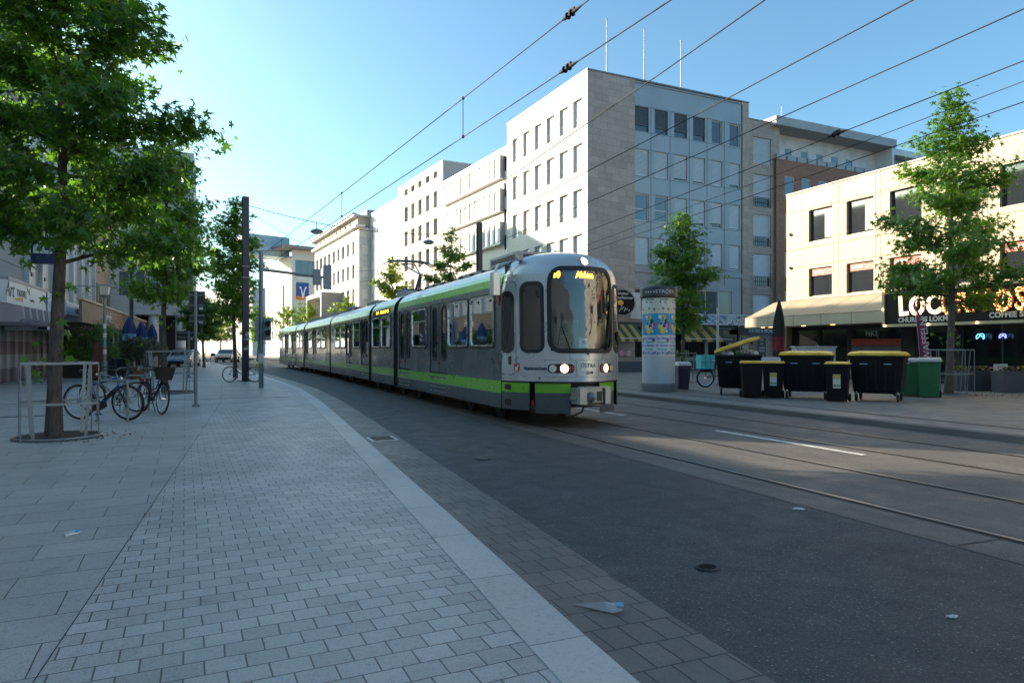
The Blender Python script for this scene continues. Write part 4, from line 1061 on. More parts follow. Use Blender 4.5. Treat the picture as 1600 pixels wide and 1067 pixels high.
# ---- brick office wing behind, with a white set-back top floor ------------------------------------
BB = wthing('brick_block', 'brown brick office wing with a white set-back top floor behind the low shop building', 'building', (35.6,35.9,.1))
brick = panel_mat('brown_brick', (.33,.15,.085), .26, .085, .008, (.22,.19,.17), .8, .1, .5, .18, rot=(R(90),0,-R(2.8)), grain=20)
u0 = F1.hit(1218); FB = Face(F1.at(u0,0,-.3), F1.na); wid = FB.hit(1425)
bcol = [(FB.hit(p), FB.hit(q)) for p, q in ((1226,1241.5),(1252.5,1267.5),(1278,1293),(1304,1318.5),(1330,1344),(1356,1370))]
brow = [(11.9,13.55),(9.2,10.9),(6.5,8.2),(3.8,5.5)]
mb = MB(); FB.wall(mb, 0, wid, .1, 14.65, [(*c,*r) for c in bcol for r in brow], .15); e = -FB.n
p0, p1 = FB.at(wid,0), FB.at(wid,0,-12); mb.quad(*[Vector((*k.xy,z)) for k, z in ((p0,.1),(p1,.1),(p1,14.65),(p0,14.65))])
mb.add([(*k.xy,14.6) for k in (FB.at(0,0), p0, p1, FB.at(0,0,-12))], [(0,1,2,3)]); mb.build('wall', brick, BB)
for c in bcol:
    for r in brow: put_window(FB, *c, *r, .1, [fr_white, pane_blue, blindm], BB)
FP = Face(FB.at(0,0,-1.3), FB.na); pe = FP.hit(1366); mb = MB()
pw = [(FP.hit(p), FP.hit(p+11.5)) for p in (1226,1251,1275,1298.5,1321)]
FP.wall(mb, 0, pe, 14.6, 16.9, [(*c, 14.9, 16.0) for c in pw], .1); mb.build('top_floor', mat('penthouse_white', (.62,.63,.64), .7), BB)
for c in pw: put_window(FP, *c, 14.9, 16.0, .08, [fr_white, pane_blue, blindm], BB)
mb = MB(); FP.box(mb, -.3, pe+.4, -6, 1.6, 16.9, 17.5); mb.build('roof', mat('roof_overhang', (.34,.35,.36), .6), BB)
mb = MB(); FP.box(mb, pe, pe+.25, -6, 1.5, 14.65, 16.9); mb.build('end_fin', mat('penthouse_white', (.62,.63,.64), .7), BB)
mb = MB()
for i in range(int(pe/1.0)): FB.box(mb, .1+i*1.0, .95+i*1.0, -.35, .0, 14.655, 15.0)
mb.build('parapet_planter', mat('planter_zinc', (.30,.33,.34), .5), BB)
FR = Face(FB.at(0,0,-2.5), FB.na); q0, q1 = FR.hit(1369), FR.hit(1425); mb = MB(); FR.wall(mb, q0, q1, 14.6, 17.2, [(q0+.6, q1-1.5, 14.7, 16.2)], .3); mb.build('roof_room', fr_grey, BB)
put_window(FR, q0+.6, q1-1.5, 14.7, 16.2, .25, W2, BB, mull=(.25,.5,.75))
mb = MB(); FR.box(mb, q0-.2, q1+2, -5, .8, 17.2, 17.7); mb.build('roof', mat('roof_room_white', (.6,.62,.63), .5), BB)
for px, hh in ((1221,3.2),(1247,2.2)):
    q = F1.at(F1.hit(px,-5), 17.4, -5); t = thing('antenna', 'thin rooftop antenna mast %s the brick wing' % ('at the left end of' if px < 1230 else 'above the white top floor of'), 'antenna', q)
    mb = MB(); mb.tube([(0,0,0),(0,0,hh)], [.04,.015], 6); mb.build('mast', fr_grey, t)
    mb = MB(); mb.tube([(-.35,0,hh*.7),(.35,0,hh*.7)], .012, 5); mb.build('crossbar', fr_grey, t)

# ---- low cream shop building at the right --------------------------------------------------------
def shop_block():
    B = wthing('shop_building', 'low cream panelled shop building with a sloped concrete canopy over dark shopfronts', 'building', (26.0,25.9,.1))
    L = Face((26.0,26.0,0), math.pi); Wd = 24.0; H = 9.1
    cm = panel_mat('cream_panel', (.47,.375,.255), 3.35, 2.72, .014, (.20,.17,.13), .6, .07, 0.0, .03, rot=(R(90),0,R(90)), grain=5, shift=(.0,.0,0))
    cols = [(L.hit(p), L.hit(q)) for p, q in ((1263.5,1300),(1322.5,1365),(1390,1440),(1468,1530))]; w0 = cols[0][1]-cols[0][0]
    c = cols[-1][1]
    cols[3] = (cols[2][1]+1.0, cols[2][1]+2.3)
    cols += [(L.hit(1562), L.hit(1562)+1.75)]; cols += [(cols[-1][1]+1.2+i*2.9, cols[-1][1]+2.95+i*2.9) for i in range(4)]
    rows = [(6.6,8.12),(3.98,5.32)]
    ops = [(*c,*r) for c in cols for r in rows]
    mb = MB(); L.wall(mb, 0, Wd, 2.55, H, ops, .22)
    for a, b in (((0,0),(0,-14)),((Wd,0),(Wd,-14))):
        p, q = L.at(a[0],0,a[1]), L.at(b[0],0,b[1]); mb.quad(*[Vector((*k.xy,z)) for k, z in ((p,.1),(q,.1),(q,H),(p,H))])
    mb.add([(*k.xy,H-.1) for k in (L.at(0,0),L.at(Wd,0),L.at(Wd,0,-14),L.at(0,0,-14))], [(0,1,2,3)]); mb.build('wall', cm, B)
    jm = mat('panel_gap', (.10,.085,.065), .8)
    mb = MB()
    for z in (8.20, 6.35, 5.45, 3.86): L.box(mb, .02, Wd-.02, .001, .006, z-.012, z+.012)
    for k, c in enumerate(cols):
        for u in (c[0]-.42, c[1]+.10):
            for a, b in ((8.22,9.08),(6.37,8.18),(5.47,6.33),(3.9,5.43)): L.box(mb, u-.010, u+.010, .001, .006, a, b)
    mb.build('panel_joint', jm, B)
    mb = MB(); L.box(mb, 0, Wd, -.3, .05, H, H+.07); mb.build('coping', mat('coping_tan', (.40,.36,.30), .6), B)
    redm = mat('sticker_red', (.42,.055,.035), .5)
    for i, c in enumerate(cols):
        for j, r in enumerate(rows):
            w = put_window(L, *c, *r, .19, [fr_dark, pane, blindd], B, fr=.045)
            if j == 1:
                mb = MB(); mb.add([L.at(c[0]+.05,r[1]-.36,-.12), L.at(c[1]-.05,r[1]-.36,-.12), L.at(c[1]-.05,r[1]-.05,-.12), L.at(c[0]+.05,r[1]-.05,-.12)], [(0,1,2,3)]); 
                b = mb.build('window_film', redm, B); 
                mb = MB(); mb.add([L.at(c[0]+.2,r[1]-.22,-.115), L.at(c[0]+.75,r[1]-.22,-.115), L.at(c[0]+.75,r[1]-.15,-.115), L.at(c[0]+.2,r[1]-.15,-.115)], [(0,1,2,3)]); mb.build('film_line', mat('film_white', (.6,.58,.55), .5), b)
            if j == 0 and i in (0,1):
                mb = MB(); a = c[1]-.55; n = 10
                mb.add([L.at(a+.5*k/n,zz,-.16+.02*(k % 2)) for zz in (r[0]+.1,r[1]-.06) for k in range(n+1)], [(k,k+1,n+2+k,n+1+k) for k in range(n)]); mb.build('curtain', mat('curtain_pale', (.5,.47,.42), .8), B)
    # sloped concrete canopy with fascia
    can = mat('canopy_concrete', (.42,.345,.25), .7, var=.07, vs=.8, dirt=.08); e = 2.1
    prof = [(0.0,3.85),(.25,3.80),(1.9,3.06),(e,3.0),(e,2.52),(1.8,2.52),(1.8,2.62),(0,2.62)]
    mb = MB(); u1 = L.hit(1386, e)+.4
    mb.loft([[L.at(u,z,d) for d, z in prof] for u in (-.6, u1)]); mb.build('canopy', can, B)
    mb = MB()
    for u in [-.6+1.55*i for i in range(1, int((u1+.6)/1.55)+1)]:
        mb.add([L.at(u+s_,z+.004,d+.004) for s_ in (-.012,.012) for d, z in prof[:5]], [(k,k+1,6+k,5+k) for k in range(4)])
    L.box(mb, -.6, u1, e+.001, e+.006, 2.965, 2.985); mb.build('canopy_joint', jm, B)
    # dark ground floor set back under it
    mb = MB(); G = Face(L.at(0,0,-.35), L.na); so = []
    for i, (a, b) in enumerate(((.3,1.6),(1.75,3.3),(3.6,6.0),(6.6,8.2),(8.5,11.5),(11.8,14.5),(14.8,18),(18.3,22))): so.append((a,b,.75 if i % 3 == 2 else .2,2.4))
    G.wall(mb, 0, Wd, .1, 2.62, so, .12); mb.build('shopfront', mat('shopfront_black', (.014,.014,.015), .5), B)
    for o in so: put_window(G, *o, .1, [fr_dark, shopg, blindd], B, 'shop_window', fr=.06, mull=(.5,) if o[1]-o[0] > 2 else ())
    mb = MB(); G.box(mb, 3.5, 6.05, .01, .05, .35, .75, 0); mb.build('sill_panel', mat('sill_grey', (.3,.33,.34), .5), B)
    mb = MB(); G.box(mb, 3.55, 6.0, .012, .03, 1.62, 1.92, 0); b = mb.build('red_band', redm, B)
    mb = MB(); G.box(mb, 3.55, 6.0, .012, .028, .78, 1.60, 0); mb.build('frosted_film', mat('frosted_film', (.13,.16,.16), .5), B)
    text('window_lettering', 'NKE', .34, mat('pale_lettering', (.55,.56,.56), .5), G.at(4.6, 2.14, .02), G.rz, B, .004)
    warm = emit('downlight_glow', (1.0,.55,.2), 2.5)
    for u in (.4,.9,1.6,2.9,4.5):
        mb = MB(); p = L.at(u, 2.515, e-.2); mb.box(p.x-.05,p.x+.05,p.y-.08,p.y+.08,p.z-.012,p.z+.002); mb.build('downlight', warm, B)
    for z in (7.2,5.55,3.85):                                    # wall lamps at the far end
        mb = MB(); p = L.at(.22+.0, z-.15, 0); L.box(mb, .18,.30,.0,.14,z-.12,z); mb.build('wall_lamp', fr_grey, B)
    return B, L, G
SB, LS, GS = shop_block()
# big sign of the cafe: dark board, cream frame with bulbs, two lines of lettering
def cafe_sign():
    L = Face(LS.at(0,0,2.14), LS.na); u0 = L.hit(1386); u1 = u0+7.6; z0, z1 = 2.42, 3.60
    T = wthing('shop_sign', 'long black shop sign with bulb-lit letters LOCURITOS above the cafe', 'sign', L.at(u0, z0))
    mb = MB(); L.box(mb, u0, u1, -.1, .10, z0, z1); mb.build('board', mat('sign_black_board', (.006,.006,.007), .6, spec=.2), T)
    fm = mat('sign_frame_cream', (.42,.36,.22), .5); mb = MB(); f = .10
    for a, b, c, d in ((u0-f,u1+f,z1,z1+f),(u0-f,u1+f,z0-f,z0),(u0-f,u0,z0,z1),(u1,u1+f,z0,z1)): L.box(mb, a, b, -.1, .16, c, d)
    mb.build('frame', fm, T)
    glow = emit('bulb_glow', (1.0,.62,.28), 5.0); warmw = emit('letter_glow', (1.0,.70,.45), .95)
    for i in range(5):
        for z in (z0-f/2, z1+f/2):
            p = L.at(u0+.05+i*1.75, z, .19); mb = MB(); mb.ball(p, .038, 8, 6); mb.build('bulb', glow, T)
    p = L.at(u0-.05, (z0+z1)/2, .19); mb = MB(); mb.ball(p, .035, 8, 6); mb.build('bulb', glow, T)
    amb = mat('letter_amber', (.32,.10,.02), .45); bulbs = emit('letter_bulbs', (1.0,.50,.16), 3.2)
    rnd = random.Random(3); u = u0+.62
    for i, ch in enumerate('LOCURITOS'):
        lit = i < 3; me = text_mesh(ch, 1.02, .028, .03, 'LEFT'); xs = [v.co.x for v in me.vertices]; x0 = min(xs); w = (max(xs)-x0)*.74; ys = [v.co.y for v in me.vertices]
        me.transform(Matrix.Diagonal((.74,1,1,1)) @ Matrix.Translation((-x0,-(min(ys)+max(ys))/2,0))); me.transform(Matrix.Rotation(L.rz,4,'Z') @ Matrix.Rotation(R(90),4,'X') @ Matrix.Rotation(R([3,-2,2,-3,4,-2,2,-3,3][i]),4,'Z'))
        me.materials.clear(); me.materials.append(warmw if lit else amb)
        o = bpy.data.objects.new('letter', me); COL.objects.link(o); o.location = L.at(u, 3.10, .13); par(o, T)
        # outline of a letter: the same letter slightly fatter behind
        m2 = text_mesh(ch, 1.02, .052, .012, 'LEFT'); xs2 = [v.co.x for v in m2.vertices]; ys2 = [v.co.y for v in m2.vertices]
        m2.transform(Matrix.Translation((-.02,0,0)) @ Matrix.Diagonal((.76,1,1,1)) @ Matrix.Translation((-min(xs2),-(min(ys2)+max(ys2))/2,0))); m2.transform(Matrix.Rotation(L.rz,4,'Z') @ Matrix.Rotation(R(90),4,'X') @ Matrix.Rotation(R([3,-2,2,-3,4,-2,2,-3,3][i]),4,'Z'))
        m2.materials.clear(); m2.materials.append(emit('letter_edge_glow_%d' % i, (1.0,.38,.16), .75)); o2 = bpy.data.objects.new('letter_edge', m2); COL.objects.link(o2); o2.location = L.at(u, 3.10, .112); par(o2, o)
        if not lit:
            mb = MB(); tris = [me.polygons[k] for k in range(len(me.polygons)) if abs((me.polygons[k].normal).dot(L.n)) > .9]
            k = 0
            for pol in tris:
                vs = [me.vertices[q].co for q in pol.vertices]
                for _ in range(3 if pol.area > .004 else 1):
                    a, b = rnd.random(), rnd.random(); a, b = (1-a, 1-b) if a+b > 1 else (a, b)
                    q = vs[0]+(vs[1]-vs[0])*a+(vs[2]-vs[0])*b; q = q+L.at(u,3.10,.13)+L.n*.035
                    mb.cbox(q, (.010,.022,.022))
            bo = mb.build('bulb_pattern', bulbs, o); bo['kind'] = 'stuff'; bo.matrix_parent_inverse = Matrix.Identity(4); bo.location = (0,0,0)
            bo.data.transform(Matrix.Translation(-Vector(L.at(u,3.10,.13))))
        if ch == 'O':
            mb = MB(); c = L.at(u+w/2, 3.10, .15); mb.loft([[c+L.u*(.07*math.cos(2*math.pi*k/16))+Vector((0,0,.17*math.sin(2*math.pi*k/16)))+L.u*.05*math.sin(2*math.pi*k/16)+L.n*d for k in range(16)] for d in (0,.02)])
            par(mb.build('coffee_bean', mat('bean_brown', (.20,.07,.03), .5), T), T)
            mb = MB(); mb.tube([c+L.n*.028+L.u*(.03*math.sin(k))+Vector((0,0,-.17+.34*k/6))+L.u*(-.04+.08*k/6) for k in range(7)], .012, 5); mb.build('bean_crease', warmw, T)
        u += w+.07
    wl = mat('sign_small_lettering', (.58,.57,.55), .5)
    text('small_lettering', 'CHURROS LOKMA', .25, wl, L.at(u0+.55, 2.56, .105), L.rz, T, .008, align='LEFT', spacing=1.02)
    text('small_lettering', 'COFFEE SHAKES & MORE', .25, wl, L.at(u0+3.9, 2.60, .105), L.rz, T, .008, align='LEFT', spacing=1.02)
    # neon pictures inside the window, poster
    G = Face(LS.at(0,0,-.30), LS.na)
    for px, col_, s in ((1531,(.15,.55,1.0),.30),(1566,(.25,.3,1.0),.24)):
        uu = G.hit(px, .1); cc = G.at(uu, 1.95, .08); mb = MB()
        for k in range(5):
            a = k*1.35; mb.tube([cc+G.u*(s*.5*math.cos(a+j*.4))+Vector((0,0,s*.32*math.sin(2*a+j*.5))) for j in range(5)], .018, 5)
        mb.build('neon_tube', emit('neon_%d' % px, col_, .9), SB)
    return T
cafe_sign()
# ================================================================== buildings along the left-hand side
lt = mat('pale_lettering', (.55,.56,.56), .5)
def travel_shop():
    y0, y1, H = 33.2, 57.2, 16.3
    B = wthing('travel_shop_building', 'grey shop building with a white travel agency sign and concrete fin canopy', 'building', (-8.5, 45, .05))
    L = Face((-8.5, y0, 0), 0.0); Wd = y1-y0
    block = panel_mat('concrete_blocks', (.30,.315,.31), .95, .62, .025, (.10,.11,.11), .85, .12, .5, .12, rot=(R(90),0,R(90)), grain=10, bump=.8)
    metal = mat('upright_metal', (.36,.39,.40), .45, .3, var=.06, vs=.6)
    um = L.hit(38); ue = L.hit(144)
    mb = MB(); L.wall(mb, 0, um, 2.4, H, [], 0, 0); mb.build('block_wall', block, B)
    mb = MB(); L.wall(mb, um, Wd, 2.4, H, [], 0, 0)
    n = 7
    mb.build('metal_wall', metal, B)
    mb = MB()
    for i in range(n+1):
        u = um+(ue-um)*i/n; L.box(mb, u-.12, u+.12, .001, .22, 3.9, H)
    mb.build('upright', mat('upright_light', (.46,.49,.50), .45, .3), B)
    mb = MB()
    for i in range(n):
        u = um+(ue-um)*(i+.4)/n; L.box(mb, u-.12, u+.22, .001, .10, 5.0, 5.18)
    mb.build('wall_vent', fr_dark, B)
    mb = MB()
    p = [L.at(0,0), L.at(Wd,0), L.at(Wd,0,-6), L.at(0,0,-6)]
    for q, r in ((p[1],p[2]),(p[2],p[3]),(p[3],p[0])): mb.quad(*[Vector((*k.xy,z)) for k, z in ((q,.05),(r,.05),(r,H),(q,H))])
    mb.add([(*k.xy,H-.05) for k in p], [(0,1,2,3)]); mb.build('rear_wall', block, B)
    # ground floor wall painted in purple and grey-green squares
    cA, cB, cC = mat('panel_purple', (.115,.075,.095), .6), mat('panel_grey_green', (.21,.235,.225), .6), mat('panel_pale', (.37,.38,.385), .6)
    cD = mat('panel_mauve', (.24,.19,.205), .6)
    G = Face((-8.5, y0, 0), 0.0); mb = MB(); ug = G.hit(84); nc = 9
    G.wall(mb, 0, ug, .05, 2.4, [], 0, 1)
    for i in range(nc):
        a, b = ug*i/nc, ug*(i+1)/nc; m = a+(b-a)*.66
        for j in range(4):
            z0_, z1_ = .07+j*.58, .07+(j+1)*.58
            G.box(mb, a+.005, m, .001, .02, z0_, z1_-.004, 1 if j % 2 else 0); G.box(mb, m+.002, b-.005, .001, .10, z0_, z1_-.004, 2 if j % 2 else 3)
    mb.build('checked_wall', [cA, cB, cC, cD], B)
    mb = MB(); q = Face((-10.2, y0, 0), 0.0); q.wall(mb, ug, Wd, .05, 2.6, [], 0); mb.build('arcade_wall', dark_in, B)
    mb = MB(); L.box(mb, 0, Wd, -1.75, -.001, 2.36, 2.399); mb.build('arcade_ceiling', mat('soffit_grey', (.2,.2,.2), .8), B)
    # canopy with fins, sign bands
    fin = mat('fin_mauve', (.30,.275,.295), .7, var=.08); signw = mat('shop_sign_white', (.66,.68,.68), .45, var=.03)
    C = Face((-6.9, 20, 0), 0.0)                             # plane of the sign band
    k0, k1 = 9.0, C.hit(72); k2, k3 = C.hit(104), C.hit(147)
    mb = MB(); L.box(mb, 0, ue, .001, 1.5, 2.62, 3.0); can = mb.build('canopy', mat('canopy_grey', (.16,.155,.165), .7), B)
    for i in range(24):
        u = 8.6+i*.98
        if u+20 > y0+ue-.4 or C.hit(74) < u < C.hit(100): continue
        mb = MB(); mb.add([C.at(u+s_, z, d) for s_ in (-.16,.16) for d, z in ((-1.3,3.04),(.05,3.04),(.55,2.98),(.60,2.55),(.45,2.42),(-1.3,2.42))], [(0,1,2,3,4,5),(11,10,9,8,7,6)]+[(k,6+k,6+(k+1)%6,(k+1)%6) for k in range(6)])
        mb.build('canopy_fin', fin, B)
    mb = MB(); C.box(mb, k0, k1, -.25, 0, 3.10, 3.92); s1 = mb.build('travel_sign', signw, B)
    mb = MB(); C.box(mb, k0, k1, -.30, .04, 3.921, 4.02); mb.build('sign_flashing', fr_grey, s1)
    mb = MB(); C.box(mb, k2, k3, -.25, 0, 3.10, 3.80); s2 = mb.build('second_sign', signw, B)
    mb = MB(); C.box(mb, k2, k3-.8, .002, .012, 3.08, 3.16); mb.build('sign_red_line', mat('sign_redbrown', (.3,.09,.06), .5), s2)
    mb = MB(); C.box(mb, k3-.9, k3, .0, .03, 3.05, 3.78); mb.build('yellow_square', mat('sign_yellow', (.65,.38,.04), .5), s2)
    text('sign_lettering', 'Lotto', .50, mat('letter_brown', (.06,.05,.04), .5), C.at((k2+k3)/2-1.2, 3.48, .01), C.rz, s2, .004)
    text('yellow_mark', 'L', .5, lt, C.at(k3-.45, 3.42, .034), C.rz, s2, .01)
    um_ = C.hit(26)
    text('sign_lettering', 'Art', .78, mat('letter_brown', (.06,.05,.04), .5), C.at(C.hit(15), 3.58, .01), C.rz, s1, .0, shear=.3)
    text('sign_lettering', 'TRAVEL', .36, mat('letter_brown', (.06,.05,.04), .5), C.at(C.hit(34), 3.54, .01), C.rz, s1, .0, spacing=1.15)
    text('sign_lettering', 'reisebüro', .17, mat('letter_brown', (.06,.05,.04), .5), C.at(C.hit(50), 3.38, .01), C.rz, s1, .0)
    mb = MB(); c = C.at(C.hit(44), 3.72, .012); u = C.u; z = Vector((0,0,1))
    mb.add([c, c+u*.45+z*.22, c+u*.15+z*.02, c-u*.35+z*.25, c-u*.12-z*.02, c+u*.28-z*.16], [(0,2,1),(0,3,4),(0,4,5,2)]); mb.build('bird_mark', mat('letter_brown', (.06,.05,.04), .5), s1)
    mb = MB(); c = C.at(C.hit(28), 3.30, .012); mb.add([c-u*.7-z*.03, c+u*.7-z*.05, c+u*.65+z*.10, c+u*.1+z*.08], [(0,1,2,3)]); mb.build('orange_swash', mat('sign_orange', (.7,.32,.06), .5), s1)
    # square white pillar panel between the two signs
    mb = MB(); C.box(mb, C.hit(73), C.hit(85), -1.5, .02, 2.3, 3.95); q = mb.build('pillar_panel', mat('pillar_white', (.55,.60,.62), .5), B)
    mb = MB(); C.box(mb, C.hit(72.2), C.hit(73)-.004, -.3, .03, 2.3, 4.05); mb.build('pillar_edge', mat('edge_navy', (.015,.04,.08), .5), q)
    text('faded_number', '60', .4, mat('faded_red', (.5,.3,.28), .5), C.at(C.hit(80), 3.2, .024), C.rz, q, .0)
    warm = emit('downlight_glow', (1.0,.55,.2), 2.5)
    for u_ in (1.2,3.0,4.6):
        mb = MB(); p = L.at(u_, 2.61, .9); mb.box(p.x-.09,p.x+.09,p.y-.12,p.y+.12,p.z-.012,p.z+.006); mb.build('downlight', warm, B)
    # flag-like blue sign hung out from the wall
    px = 48; S_ = Face((-8.2, L.at(L.hit(46),0).y, 0), R(-90)); yy = L.at(L.hit(46),0).y
    Ys = depth(-7.6, yy); T = wthing('hanging_sign', 'dark blue hanging sign with white upright letters under the big tree crown', 'sign', (-8.4, yy, zof(413,Ys)))
    SF = Face((-9.0, yy, 0), R(-90)); ua, ub = SF.hit(48), SF.hit(87); z0_, z1_ = zof(413,Ys), zof(413,Ys)+3.4
    mb = MB(); SF.box(mb, ua, ub, -.15, .15, z0_, z1_); mb.build('board', mat('sign_navy', (.012,.018,.07), .4), T)
    text('lettering', 'PSD', 1.05, lt, SF.at((ua+ub)/2+.05, z0_+1.35, .155), SF.rz, T, .03, roll=R(90))
    mb = MB(); mb.tube([SF.at(ua-.8,z0_+.75,0), SF.at(ua,z0_+.75,0)], .05, 6); mb.build('bracket', fr_dark, T)
    return B, L
TS, LT_ = travel_shop()
# ochre brick and green shutter house with the cafe pergola
def cafe_house():
    B = wthing('cafe_house', 'ochre tiled house with tall green shutters above a dark cafe terrace', 'building', (-8.5,62,.05)); L = Face((-8.5,57.25,0), 0.0); W = 8.6
    tile = panel_mat('ochre_tiles', (.34,.27,.20), 1.2, .45, .012, (.18,.14,.10), .7, .1, .5, .1, rot=(R(90),0,R(90)), grain=12)
    ops = [(.6+i*2.0, 2.2+i*2.0, 3.3, 6.4) for i in range(4)]
    mb = MB(); L.wall(mb, 0, W, 2.9, 15.0, ops, .2)
    p = [L.at(W,0), L.at(W,0,-9), L.at(0,0,-9)]
    for q, r in ((p[0],p[1]),(p[1],p[2])): mb.quad(*[Vector((*k.xy,z)) for k, z in ((q,.05),(r,.05),(r,15.0),(q,15.0))])
    mb.add([(*k.xy,14.9) for k in (L.at(0,0),p[0],p[1],p[2])], [(0,1,2,3)]); mb.build('wall', tile, B)
    gs = mat('shutter_green', (.13,.17,.06), .5)
    for o in ops:
        mb = MB(); L.box(mb, o[0]+.03, o[1]-.03, -.14, -.08, o[2]+.03, o[3]-.03)
        for k in range(4): L.box(mb, o[0]+.1+k*.38, o[0]+.16+k*.38, -.079, -.05, o[2]+.03, o[3]-.03)
        mb.build('shutter', gs, B)
    mb = MB(); q = Face((-9.3,57.25,0), 0.0); q.wall(mb, 0, W, .05, 2.9, [], 0); mb.build('shop_wall', dark_in, B)
    # terrace roof with brown fascia and letters
    C = Face((-5.9,44.0,0), 0.0); u0, u1 = C.hit(128)+0, 22.0
    mb = MB(); C.box(mb, u0, u1, -2.6, 0, 2.72, 2.80); C.box(mb, u0, u1, -.12, .0, 2.801, 3.75); t = mb.build('terrace_fascia', mat('fascia_brown', (.14,.105,.075), .6), B)
    mb = MB(); C.box(mb, u0-.1, u1, -.2, .08, 3.751, 3.86); mb.build('fascia_cap', mat('cap_tan', (.42,.33,.24), .6), t)
    text('cafe_lettering', 'eiscafe', .75, lt, C.at(C.hit(170), 3.25, .01), C.rz, t, .012)
    text('cafe_lettering', 'LUCI', 1.0, mat('letter_rust', (.38,.12,.08), .5), C.at(C.hit(187), 3.25, .01), C.rz, t, .02)
    mb = MB()
    for px in (180,187,197): 
        p = C.at(C.hit(px), 0, -.1); mb = MB(); mb.tube([(p.x,p.y,.05),(p.x,p.y,2.72)], .07, 6); mb.build('terrace_post', mat('post_pale', (.4,.38,.35), .6), t)
    return B
cafe_house()
# white modern building carried on round columns, closing the view between the trees
def column_building():
    B = wthing('white_building', 'white modern building on round columns behind the second tree', 'building', (-5.5,67,.05)); y = 66.0
    F = Face((-9.5,y,0), R(-90)); wm = panel_mat('white_boarding', (.47,.49,.51), 6.0, .55, .012, (.3,.31,.33), .6, .06, .5, .03, rot=(R(90),0,0), grain=6)
    ue = F.hit(303); cols = [(F.hit(p), F.hit(q)) for p, q in ((186,201),(212,226),(236,247),(287,302))]; cols[3] = (cols[3][0], ue-.08)
    rows = [(15.6,17.5),(12.4,14.2),(9.2,11.2),(6.0,8.0)]
    ops = [(*c,*r) for c in cols for r in rows]
    mb = MB(); F.wall(mb, -4, ue, 4.4, 18.6, ops, .15)
    E = Face(F.at(ue,0), 0.0); eo = [(1.0+i*2.2, 2.4+i*2.2, *r) for i in range(2) for r in rows]
    E.wall(mb, 0, 6.0, 4.4, 18.6, eo, .15)
    p = [F.at(-4,0), F.at(ue,0), F.at(ue,0,-6), F.at(-4,0,-6)]
    for z in (4.4, 18.5): mb.add([(*k.xy,z) for k in p], [(0,1,2,3)])
    for q, r in ((p[2],p[3]),(p[3],p[0])): mb.quad(*[Vector((*k.xy,z)) for k, z in ((q,.05),(r,.05),(r,18.6),(q,18.6))])
    mb.build('wall', wm, B)
    for o in ops: put_window(F, *o, .1, [fr_dark, pane_blue, blindd], B, trans=(.3,))
    for o in eo: put_window(E, *o, .1, [fr_dark, pane_blue, blindd], B)
    mb = MB(); G = Face((-13.5,69.5,0), R(-90)); G.wall(mb, 0, ue+4, .05, 4.4, [(.4+i*2.2, 2.3+i*2.2, .2, 3.9) for i in range(4)], .1); mb.build('ground_floor', dark_in, B)
    for i in range(4): put_window(G, .4+i*2.2, 2.3+i*2.2, .2, 3.9, .08, [fr_dark, pane_blue, blindd], B, 'shop_window', trans=(.7,))
    cw_, cg_ = mat('column_white', (.5,.52,.54), .5), mat('column_base_grey', (.22,.22,.22), .7)
    for px in (204, 240, 282):
        u = F.hit(px, -.7); p = F.at(u, 0, -.7); mb = MB(); mb.cyl((p.x,p.y,1.6), (p.x,p.y,4.4), .42, None, 20); c = mb.build('column', cw_, B, smooth=40)
        mb = MB(); mb.cyl((p.x,p.y,.05), (p.x,p.y,1.6), .43, None, 20); mb.build('column_base', cg_, c, smooth=40)
    return B
column_building()
# simple neighbours that are mostly hidden by the crowns or stand unseen outside the frame; left ones sized to shape sun and shade
def plain_block(name, label, x0, x1, y0, y1, H, col, side=1, storey=3.1, bay=2.6, faces='s', win=(1.3,1.7)):
    B = wthing(name, label, 'building', ((x0+x1)/2, (y0+y1)/2, .05))
    m = mat('render_%d_%d' % (int(col[0]*100), int(H*10)), col, .85, var=.06, vs=.4)
    mb = MB(); fl = [Face((x1,y0,0),0.0)] if side < 0 else [Face((x0,y1,0),math.pi)]; ln = [y1-y0]
    if 'f' in faces: fl.append(Face((x0,y0,0),R(-90))); ln.append(x1-x0)
    wins = []
    for f, w in zip(fl, ln):
        ops = [(bay*.4+i*bay, bay*.4+win[0]+i*bay, 4.4+k*storey, 4.4+win[1]+k*storey) for i in range(int((w-.8)/bay)) for k in range(int((H-4.9)/storey))]
        f.wall(mb, 0, w, .05, H, ops, .2); wins += [(f, o) for o in ops]
    P = [(x0,y0),(x1,y0),(x1,y1),(x0,y1)]
    for i in range(4):
        if (i == 1 and side < 0) or (i == 3 and side > 0) or (i == 0 and 'f' in faces): continue
        a, b = P[i], P[(i+1) % 4]; mb.quad((*a,.05),(*b,.05),(*b,H),(*a,H))
    mb.add([(*p,H-.1) for p in P], [(0,1,2,3)]); mb.build('wall', m, B)
    for f, o in wins[:99]: put_window(f, *o, .15, [fr_white, pane, blindm], B)
    return B
plain_block('shadow_block', 'unseen shallow block left of the travel agency, added to shade the tram front', -10, -8.6, 25.6, 33.1, 10.5, (.55,.52,.5), -1)  # added shallow block that keeps sun off the tram front
plain_block('shadow_block', 'unseen low block on the left, added to let sun onto the tracks', -10, -8.6, 18.5, 25.5, 5.7, (.5,.48,.46), -1)  # added low block; sun passes over it onto the tracks
plain_block('shadow_block', 'unseen block at the near left, sized to shade the street', -20, -8.6, -45, 18.4, 10.2, (.6,.58,.55), -1)  # unseen block, kept low so sky light reaches the pavement
plain_block('shadow_block', 'rendered block far down the left side behind the trees', -30, -15, 84, 135, 9.0, (.40,.37,.33), -1, faces='sf')
plain_block('tall_block', 'tall pale block on the right behind the viewpoint', 25.5, 40, -60, 1.5, 17.5, (.68,.63,.55), 1)
